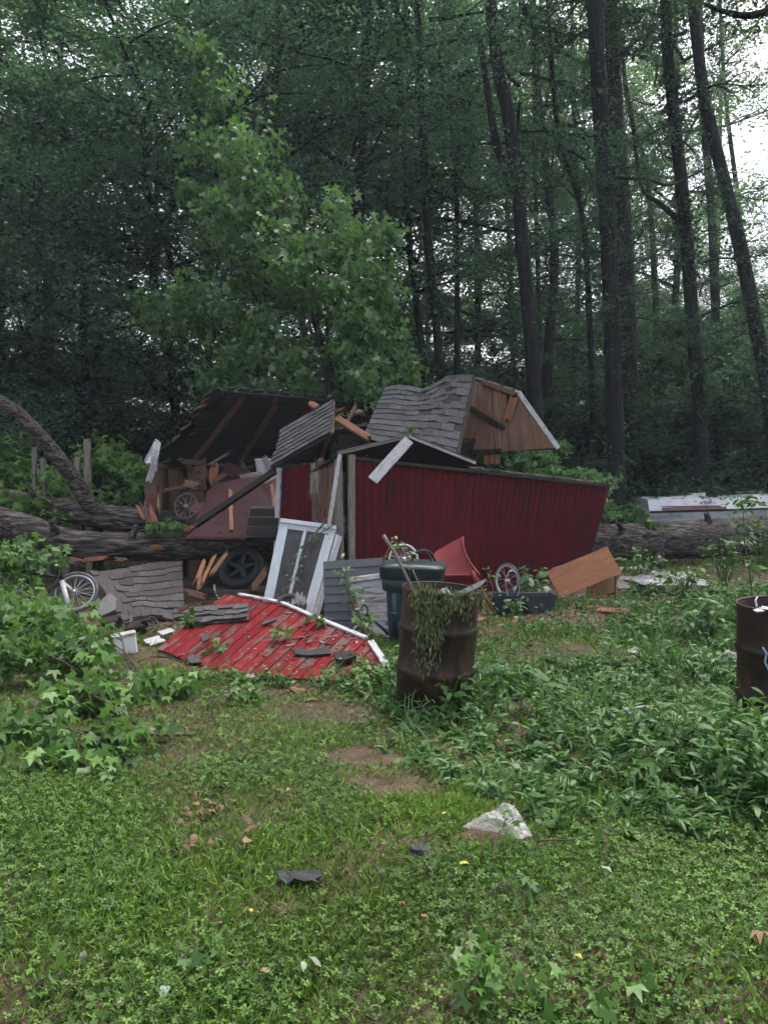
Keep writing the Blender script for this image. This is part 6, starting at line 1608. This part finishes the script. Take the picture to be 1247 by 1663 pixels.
# ------------------------------------------------------------------ fallen leafy branches
def star_cloud(rg, pts, n, size, spread, v0=.42, up=.9, tmpl=T_STAR, wind=None, flat=1.0):
    cp = np.array([list(p) for p in pts]); k = rg.choice(len(cp), n)
    off = rg.normal(0, spread, (n, 3)); off[:, 2] *= flat
    c = cp[k] + off; c[:, 2] = np.maximum(c[:, 2], gzn(c[:, 0], c[:, 1]) + .02)
    if wind is None: u = None
    else:
        an = rg.normal(wind, .9, n); u = np.stack([np.cos(an), np.sin(an), rg.normal(-.35, .4, n)], 1)
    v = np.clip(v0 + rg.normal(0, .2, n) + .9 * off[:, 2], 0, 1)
    return cards(rg, c, size * rg.uniform(.55, 1.25, n), tmpl, u=u, up=up, v=v, droop=.3), c
def leafy_branch(label, path, r, nl, size, seed, spread=.16, side=.5, wind=-.6, mat=None, v0=.42, name='leafy_branch', cat='branch', group='leafy branches torn from the fallen tree', tmpl=T_STAR):
    """A torn branch: bent stem, side twigs and star leaves on long stalks."""
    rr = random.Random(seed); rg = np.random.default_rng(seed)
    root = thing(name, (path[0].x, path[0].y, max(0, path[0].z)), label, cat, group)
    pth = smooth_path(path, 6); n = len(pth)
    MB().tube(pth, [r * (1 - .8 * i / n) for i in range(n)], 7).build('stem', m_twig, root, smooth=True)
    tw = MB(); tips = []
    L = sum((pth[i + 1] - pth[i]).length for i in range(n - 1))
    for k in range(max(6, int(L * 9))):
        i = int(n * (.12 + .86 * rr.random())); i = min(i, n - 1); p = pth[i]
        d = (pth[min(i + 1, n - 1)] - pth[max(i - 1, 0)]).normalized()
        e = p + (d * rr.uniform(.1, .8) + Vector((rr.uniform(-1, 1), rr.uniform(-1, 1), rr.uniform(-.35, .6))) * .8).normalized() * side * rr.uniform(.3, 1)
        e.z = max(e.z, .03 + gz(e.x, e.y))
        m = (p + e) / 2 + Vector((0, 0, .06 * side))
        tw.tube([p, m, e], [r * .28, r * .2, .003], 4, cap=False)
        tips += [e, e, m.lerp(e, .5), m]
    tw.build('twigs', m_twig, root)['kind'] = 'stuff'
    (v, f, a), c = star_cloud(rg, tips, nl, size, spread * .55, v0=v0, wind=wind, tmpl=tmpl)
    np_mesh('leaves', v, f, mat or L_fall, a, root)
    return root
A = lambda px, py, z=0.0: G(px, py, 0) + Vector((0, 0, z))
leafy_branch('broad leafy branch in front of the log at the left edge', [P(-110, 890, 9.6), P(-40, 900, 9.3), P(15, 915, 9.0), P(50, 930, 8.8)], .03, 420, .105, 1, .18, .4)
leafy_branch('leafy branch sprawling over the bicycle at the left', [P(-110, 950, 8.4), P(-30, 975, 8.1), P(15, 995, 7.8), P(60, 1015, 7.5)], .03, 480, .105, 2, .18, .42)
leafy_branch('big leafy branch heaped at the left edge beside the white box', [P(-110, 1010, 7.2), P(-20, 1022, 7.0), P(45, 1036, 6.9), P(100, 1056, 6.8)], .03, 540, .10, 3, .18, .4)
leafy_branch('leafy branch lying left of the white box near the ground', [A(-60, 1075, .3), A(30, 1065, .32), A(85, 1070, .25), A(135, 1085, .15)], .025, 440, .095, 4, .16, .34)
leafy_branch('low leafy branch at the left edge above the bare soil', [A(-40, 1130, .25), A(20, 1115, .22), A(80, 1105, .2), A(130, 1110, .1)], .02, 300, .09, 5, .14, .3)
leafy_branch('leafy twig with a long bare stem in the lawn', [A(318, 1200, .03), A(230, 1204, .06), A(180, 1172, .12), A(120, 1152, .14), A(85, 1160, .1)], .011, 170, .095, 6, .12, .24)
leafy_branch('leafy spray right of the long bare stem', [A(60, 1180, .08), A(150, 1150, .14), A(230, 1130, .12), A(300, 1135, .06)], .009, 170, .09, 7, .12, .22)
leafy_branch('leafy spray spreading at the left edge of the lawn', [A(-40, 1235, .1), A(40, 1215, .13), A(110, 1215, .12), A(180, 1230, .06)], .010, 210, .088, 8, .13, .25)
leafy_branch('leafy sprig lowest in the heap at the left', [A(30, 1275, .06), A(90, 1255, .1), A(150, 1262, .09), A(195, 1275, .04)], .008, 90, .085, 9, .1, .18)
leafy_branch('small leafy sprig between the heap and the red panel', [A(330, 1160, .05), A(365, 1145, .09), A(400, 1140, .05)], .006, 50, .075, 10, .09, .14)
leafy_branch('green leafy branch along the far side of the rear stem', [P(-60, 760, 13.6), P(10, 780, 13.4), P(60, 800, 13.2), P(110, 805, 13.0)], .03, 560, .14, 11, .25, .6, v0=.72)
leafy_branch('drooping green branch between the bent limb and the shed', [P(110, 800, 13.9), P(160, 770, 13.7), P(190, 750, 13.6), P(225, 775, 13.5)], .025, 520, .13, 12, .25, .55, v0=.72)
leafy_branch('green branch under the bent limb at the left edge', [P(-40, 690, 13.8), P(10, 730, 13.6), P(40, 770, 13.4), P(85, 790, 13.3)], .025, 420, .13, 13, .25, .55, v0=.72)
leafy_branch('leafy branch filling the corner between both stems of the fallen tree', [P(-80, 830, 11.6), P(-10, 830, 11.7), P(40, 825, 11.9)], .03, 300, .13, 14, .2, .4, v0=.72)
leafy_branch('green branch resting behind the log near the shed corner', [P(170, 820, 12.9), P(215, 800, 12.8), P(240, 775, 12.8)], .02, 300, .12, 15, .2, .45, v0=.72)
leafy_branch('tuft of green leaves on the log beside the splintered wood', [P(225, 862, 11.1), P(262, 858, 11.05), P(292, 860, 11.0)], .01, 110, .085, 16, .09, .15)
leafy_branch('little leaf tuft on the rear stem below the bent limb', [P(78, 838, 11.9), P(92, 836, 11.85), P(104, 842, 11.8)], .006, 45, .08, 17, .07, .12)
leafy_branch('pale leaf tuft hanging in front of the log above the bicycle', [P(96, 890, 10.8), P(100, 902, 10.7), P(106, 915, 10.7)], .006, 40, .085, 18, .06, .1)
leafy_branch('leafy sprig in the grass at the bottom edge', [A(730, 1660, .05), A(790, 1620, .1), A(830, 1590, .1), A(860, 1640, .05)], .005, 70, .05, 19, .07, .10, v0=.5)
leafy_branch('leafy sprig right of the bottom-edge sprig', [A(940, 1655, .04), A(985, 1640, .08), A(1030, 1632, .05)], .004, 30, .05, 20, .05, .07, v0=.5)
leafy_branch('small dark sprig left of the bottom-edge sprig', [A(800, 1460, .03), A(820, 1455, .06), A(840, 1470, .03)], .004, 12, .05, 21, .05, .09, v0=.3)
leafy_branch('upright little sprig just below the plastic bag', [A(800, 1405, .02), A(805, 1392, .08), A(820, 1375, .1)], .004, 9, .05, 22, .04, .07, v0=.6)
leafy_branch('upright little sprig right of the plastic bag', [A(985, 1405, .02), A(983, 1390, .08), A(980, 1370, .1)], .004, 9, .045, 23, .04, .06, v0=.6)
leafy_branch('star-leaf sprig at the bottom left in the grass', [A(290, 1590, .03), A(310, 1570, .07), A(330, 1575, .04)], .004, 9, .045, 24, .05, .08, v0=.5)
leafy_branch('pale stalky sprig in the bottom left corner', [A(40, 1635, .03), A(75, 1618, .06), A(105, 1635, .03)], .004, 8, .045, 25, .05, .08, v0=.8)

# green scraps on the red panel and the shed roof
for i, (x, y, lb) in enumerate(((454, 1042, 'leaf tuft lying in the middle of the red panel'), (344, 1060, 'grassy leaf tuft at the lower edge of the red panel'), (508, 1016, 'leaf tuft near the white trim of the red panel'), (310, 1018, 'pale star leaves at the left tip of the red panel'), (590, 1018, 'leaf tuft just outside the red panel trim'))):
    p = PP(x, y, ppl) + pn * .02
    leafy_branch(lb, [p + Vector((-.09, 0, .01)), p + Vector((0, .02, .05)), p + Vector((.09, -.02, .01))], .004, 16, .075, 40 + i, .05, .08, group='green scraps on the red panel')
leafy_branch('small green tuft on the grey shingled roof section', [P(652, 705, 10.7), P(660, 698, 10.7), P(670, 703, 10.7)], .005, 26, .06, 50, .04, .07, group='green scraps on the roof')

# climbing vines
def vine(label, path, nl, size, seed, mat=L_gum, tmpl=T_OVA, spread=.05, r=.006):
    rg = np.random.default_rng(seed); pth = smooth_path(path, 8)
    root = thing('vine', (path[0].x, path[0].y, max(0, path[0].z)), label, 'vine')
    MB().tube(pth, r, 6).build('stem', m_twig, root, smooth=True)
    (v, f, a), c = star_cloud(rg, pth, nl, size, spread, v0=.5, wind=None, tmpl=tmpl)
    np_mesh('leaves', v, f, mat, a, root); return root
vine('leafy vine climbing between the grey siding and the white board', [P(604, 1030, 7.85), P(585, 1005, 7.9), P(568, 965, 8.0), P(560, 920, 8.15)], 90, .085, 61, tmpl=T_OVA, spread=.045, r=.012)
vine('thin vine with small leaves hanging in the white window frame', [P(543, 852, 8.85), P(500, 880, 8.8), P(488, 905, 8.72), P(480, 935, 8.6), P(462, 960, 8.5)], 75, .045, 62, spread=.04)
vine('dark dry vine trailing over the top of the window frame', [P(528, 848, 8.85), P(515, 862, 8.8), P(502, 880, 8.75), P(488, 890, 8.75)], 10, .04, 63, mat=L_wilt, spread=.02, r=.012)
vine('leafy vine around the small wheel on the bin lid', [P(625, 925, 7.6), P(626, 905, 7.7), P(640, 880, 7.8), P(662, 905, 7.6), P(668, 915, 7.5)], 34, .075, 64, spread=.04)
vine('bare vine stems on the peeled part of the front wall', [P(512, 742, 9.2), P(520, 775, 9.2), P(530, 790, 9.15), P(520, 830, 9.15), P(512, 850, 9.1)], 4, .03, 65, mat=L_wilt, spread=.02, r=.004)
vine('leafy creeper at the left end of the slate planter', [P(795, 980, 9.2), P(800, 955, 9.4), P(790, 930, 9.6)], 40, .06, 66, spread=.06)

def potted(name, label, c, n, h, size, seed, tmpl=T_OVA, cat='plant', mat=L_weed, width=1.0, rad=.15, v0=.45):
    rg = np.random.default_rng(seed); rr = random.Random(seed); c = Vector(c)
    root = thing(name, (c.x, c.y, 0), label, cat)
    ms = MB(); tips = []
    for k in range(n):
        a = rr.uniform(0, 6.28); t = c + Vector((math.cos(a) * rad * rr.random(), math.sin(a) * rad * rr.random(), h * rr.uniform(.45, 1)))
        ms.tube([c + Vector((0, 0, -.02)), (c + t) / 2 + Vector((0, 0, .04)), t], [.006, .005, .003], 5, cap=False); tips.append((t, a))
    ms.build('stems', m_twig if tmpl is T_STAR else MATS['fallen_green_leaf'], root)
    per = max(1, int(round(size[1])))
    cc = np.array([list(t[0]) for t in tips for _ in range(per)]); an = np.array([t[1] for t in tips for _ in range(per)]) + rg.normal(0, .9, len(tips) * per)
    cc += rg.normal(0, rad * .12, cc.shape)
    u = np.stack([np.cos(an), np.sin(an), rg.normal(-.15, .3, len(an))], 1)
    v, f, a = cards(rg, cc, size[0] * rg.uniform(.6, 1.2, len(an)), tmpl, u=u, up=1.4, width=width, v=np.clip(rg.normal(v0, .2, len(an)), 0, 1))
    np_mesh('leaves', v, f, mat, a, root); return root
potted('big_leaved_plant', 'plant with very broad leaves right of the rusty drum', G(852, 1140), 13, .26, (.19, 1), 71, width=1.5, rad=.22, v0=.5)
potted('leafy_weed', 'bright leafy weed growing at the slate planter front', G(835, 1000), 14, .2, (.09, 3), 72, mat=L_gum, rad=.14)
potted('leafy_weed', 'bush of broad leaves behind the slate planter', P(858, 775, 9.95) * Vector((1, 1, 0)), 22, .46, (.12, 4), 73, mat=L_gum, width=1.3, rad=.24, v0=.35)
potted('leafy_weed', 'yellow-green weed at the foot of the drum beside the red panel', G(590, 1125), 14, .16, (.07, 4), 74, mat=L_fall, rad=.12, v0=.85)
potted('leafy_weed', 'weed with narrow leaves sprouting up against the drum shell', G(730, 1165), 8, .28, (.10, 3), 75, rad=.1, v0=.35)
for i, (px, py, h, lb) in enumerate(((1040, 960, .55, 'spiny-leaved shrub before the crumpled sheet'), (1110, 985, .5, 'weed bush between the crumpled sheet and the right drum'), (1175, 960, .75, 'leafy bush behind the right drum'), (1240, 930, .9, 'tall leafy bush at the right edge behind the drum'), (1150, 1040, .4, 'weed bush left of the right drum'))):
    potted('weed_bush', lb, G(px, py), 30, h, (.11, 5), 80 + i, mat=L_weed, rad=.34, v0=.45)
# tall sapling in front of the boat
sp = [G(1225, 1000), P(1218, 940, 9.2), P(1207, 870, 9.2), P(1206, 830, 9.2), P(1202, 805, 9.2)]
sp[0] = Vector((sp[1].x + .05, 9.2, 0))
leafy_branch('tall thin sapling standing in front of the boat', sp, .011, 110, .10, 90, .12, .28, wind=None, name='sapling', cat='sapling', group=None, mat=L_weed, tmpl=T_OVA)
leafy_branch('yellow-green sprig growing on the right part of the log', [P(1040, 862, 14.1), P(1052, 850, 14.1), P(1062, 855, 14.1)], .008, 40, .10, 91, .08, .12, group='green scraps on the log', v0=.9)
tw = thing('bare_twig', G(215, 1100), 'bare brown twig standing before the white box', 'twig')
MB().tube([A(222, 1090, .02), P(203, 1060, 6.9), P(198, 1035, 7.0), P(190, 1020, 7.1)], [.010, .008, .006, .004], 6).build('stem', m_twig, tw, smooth=True)
for (a, b) in (((203, 1058, 6.9), (180, 1045, 6.8)), ((200, 1042, 7.0), (170, 1020, 7.1)), ((210, 1072, 6.8), (188, 1075, 6.7))):
    MB().tube([P(*a), P(*b)], [.006, .003], 5).build('side_twig', m_twig, tw, smooth=True)
for (pts, lb) in (([A(0, 1367, .02), A(60, 1366, .03), A(112, 1371, .02)], 'thin bare twig lying at the left of the front lawn'), ([A(325, 1600, .02), A(370, 1585, .04), A(405, 1572, .02)], 'short twig lying near the bottom of the lawn'), ([A(872, 1377, .03), A(900, 1374, .03), A(925, 1372, .02)], 'short reddish twig lying right of the plastic bag'), ([A(322, 1110, .05), A(330, 1098, .07), A(338, 1090, .06)], 'pale split stick before the red panel')):
    tag(MB().tube(pts, [.005, .005, .003], 6).build('fallen_twig', m_twig, None, smooth=True), lb, 'twig')

# ------------------------------------------------------------------ single leaves dropped on the lawn
LEAFM = {}
def leaf_mesh(kind, mat, seed):
    key = (kind, mat.name, seed)
    if key in LEAFM: return LEAFM[key]
    rr = random.Random(seed); t, f = {'star': T_STAR, 'ovate': T_OVA}[kind]
    vs = [Vector((p[0], p[1] * (1.0 if kind == 'star' else 1.35), p[2] * rr.uniform(.5, 3) + .10 * rr.random())) for p in t]
    me = bpy.data.meshes.new('leaf'); me.from_pydata([tuple(v) for v in vs], [], [tuple(int(q) for q in x) for x in f]); me.materials.append(mat); me.shade_smooth()
    LEAFM[key] = me; return me
def dropped(px, py, size, kind, mat, label, rz=None, z=.045, tilt=.3):
    p = G(px, py, z); rz = random.uniform(0, 6.28) if rz is None else rz
    mw = Matrix.Translation(p) @ Matrix.Rotation(rz, 4, 'Z') @ Matrix.Rotation(random.uniform(-tilt, tilt), 4, 'X') @ Matrix.Rotation(random.uniform(-tilt, tilt), 4, 'Y') @ Matrix.Scale(size, 4)
    o = link(bpy.data.objects.new('fallen_leaf', leaf_mesh(kind, mat, random.randint(0, 3))), mw); return tag(o, label, 'leaf', 'leaves dropped on the lawn')
for (x, y, s, k, mt, lb) in ((500, 1555, .07, 'ovate', m_paleleaf, 'pale silvery leaf underside in the middle of the front lawn'), (492, 1562, .045, 'ovate', m_paleleaf, 'smaller pale leaf touching the silvery one'), (120, 1530, .06, 'star', m_dry, 'curled orange-brown star leaf at the lower left'), (138, 1545, .05, 'ovate', m_paleleaf, 'pale leaf right of the curled orange-brown one'),
                              (405, 1365, .085, 'ovate', m_dry, 'tan dry leaf beside the heap of dead leaves'), (745, 1405, .06, 'ovate', m_yellow, 'yellow leaf below the plastic bag'), (850, 1428, .035, 'ovate', m_yellow, 'small yellow leaf right of the larger yellow one'), (933, 1550, .04, 'ovate', m_yellow, 'round yellow-green leaf in the clover'),
                              (725, 1320, .035, 'ovate', m_yellow, 'yellow leaf left of the plastic bag'), (620, 1390, .03, 'ovate', m_dry, 'small tan leaf left of the dark stone'), (313, 1448, .05, 'ovate', m_greenleaf, 'dark green leaf in the left front lawn'), (5, 1510, .08, 'ovate', m_paleleaf, 'bluish leaf at the left edge of the front lawn'),
                              (272, 1600, .07, 'ovate', m_paleleaf, 'grey-green leaf beside the bottom star-leaf sprig'), (422, 1578, .045, 'ovate', m_dry, 'tan leaf left of the silvery one'), (192, 1632, .05, 'ovate', m_paleleaf, 'pale leaf at the bottom of the lawn'), (98, 1420, .04, 'ovate', m_paleleaf, 'small bluish leaf above the dark shingle scrap'),
                              (695, 1490, .05, 'ovate', m_dry, 'narrow orange leaf in the middle right of the lawn'), (652, 1465, .035, 'star', m_dry, 'small brown star leaf left of the narrow orange one'), (1236, 1515, .08, 'star', m_dry, 'large curled brown leaf at the right edge'), (1246, 1530, .07, 'ovate', m_dry, 'second brown leaf touching the right edge'),
                              (975, 1408, .06, 'ovate', m_paleleaf, 'bluish leaf under the sprig right of the bag'), (412, 1480, .03, 'ovate', m_yellow, 'tiny yellow leaf in the left front lawn'), (845, 1250, .10, 'ovate', m_greenleaf, 'broad leaf on the edge of the weeds'),
                              (720, 1268, .10, 'ovate', m_paleleaf, 'pale green broad leaf left of the weeds'), (215, 1340, .03, 'ovate', m_dry, 'small brown leaf in the upper left lawn'), (470, 1280, .03, 'ovate', m_yellow, 'tiny yellowish leaf in the centre lawn'), (270, 1250, .035, 'ovate', m_dry, 'brown leaf right of the leafy heap'), (560, 1130, .04, 'ovate', m_dry, 'brown leaf in front of the red panel')):
    dropped(x, y, s * .85, k, mt, lb)
# heap of dead leaves
dl = thing('dead_leaf_heap', G(320, 1330), 'small heap of dead brown leaves on the lawn', 'leaves')
for k in range(26):
    x, y = random.gauss(325, 32), random.gauss(1330, 30)
    p = G(x, y, .035 + .02 * random.random())
    mw = Matrix.Translation(p) @ Matrix.Rotation(random.uniform(0, 6.28), 4, 'Z') @ Matrix.Rotation(random.uniform(-.7, .7), 4, 'X') @ Matrix.Rotation(random.uniform(-.5, .5), 4, 'Y') @ Matrix.Scale(random.uniform(.03, .06), 4)
    link(bpy.data.objects.new('dead_leaf', leaf_mesh('star' if k % 3 else 'ovate', m_dry, k % 4)), mw, dl)
# seed balls
for (x, y, lb) in ((197, 1355, 'dark spiky seed ball in the upper left lawn'), (145, 1615, 'dark spiky seed ball at the bottom left'), (573, 1275, 'dark spiky seed ball on the bare soil'), (1095, 1632, 'greenish spiky seed ball at the bottom right')):
    c = G(x, y, .03); mb = MB()
    for k in range(60):
        t = math.acos(1 - 2 * (k + .5) / 60); a = 2.4 * k; d = Vector((math.sin(t) * math.cos(a), math.sin(t) * math.sin(a), math.cos(t)))
        q = d.orthogonal().normalized() * .004; q2 = d.cross(q)
        mb.add([c + d * .012 + q, c + d * .012 + q2, c + d * .012 - q, c + d * .012 - q2, c + d * .022], [(0, 1, 4), (1, 2, 4), (2, 3, 4), (3, 0, 4)])
    sb = thing('seed_ball', c - Vector((0, 0, .02)), lb, 'seed ball'); mb.build('spikes', m_twig if y != 1632 else m_greenleaf, sb)
    mc = MB(); mc.lathe([(max(.0005, .014 * math.sin(math.pi * i / 6)), -.014 * math.cos(math.pi * i / 6)) for i in range(7)], 10, Matrix.Translation(c)); mc.build('core', m_twig, sb, smooth=True)
# ------------------------------------------------------------------ damp air after the storm
hz = MB().box((0, 0, 14), (810, 810, 31))
ho = hz.build('haze', bpy.data.materials.new('damp_air'), None)
tag(ho, 'thin pale damp haze between the trees', 'haze', kind='stuff')
hm = ho.data.materials[0]; hm.use_nodes = True
hn = hm.node_tree
for n in list(hn.nodes): hn.nodes.remove(n)
h_out = hn.nodes.new('ShaderNodeOutputMaterial'); h_v = hn.nodes.new('ShaderNodeVolumePrincipled')
h_v.inputs['Color'].default_value = (0.72, 0.88, 1.0, 1)
h_v.inputs['Density'].default_value = 0.0012
hn.links.new(h_v.outputs[0], h_out.inputs['Volume'])
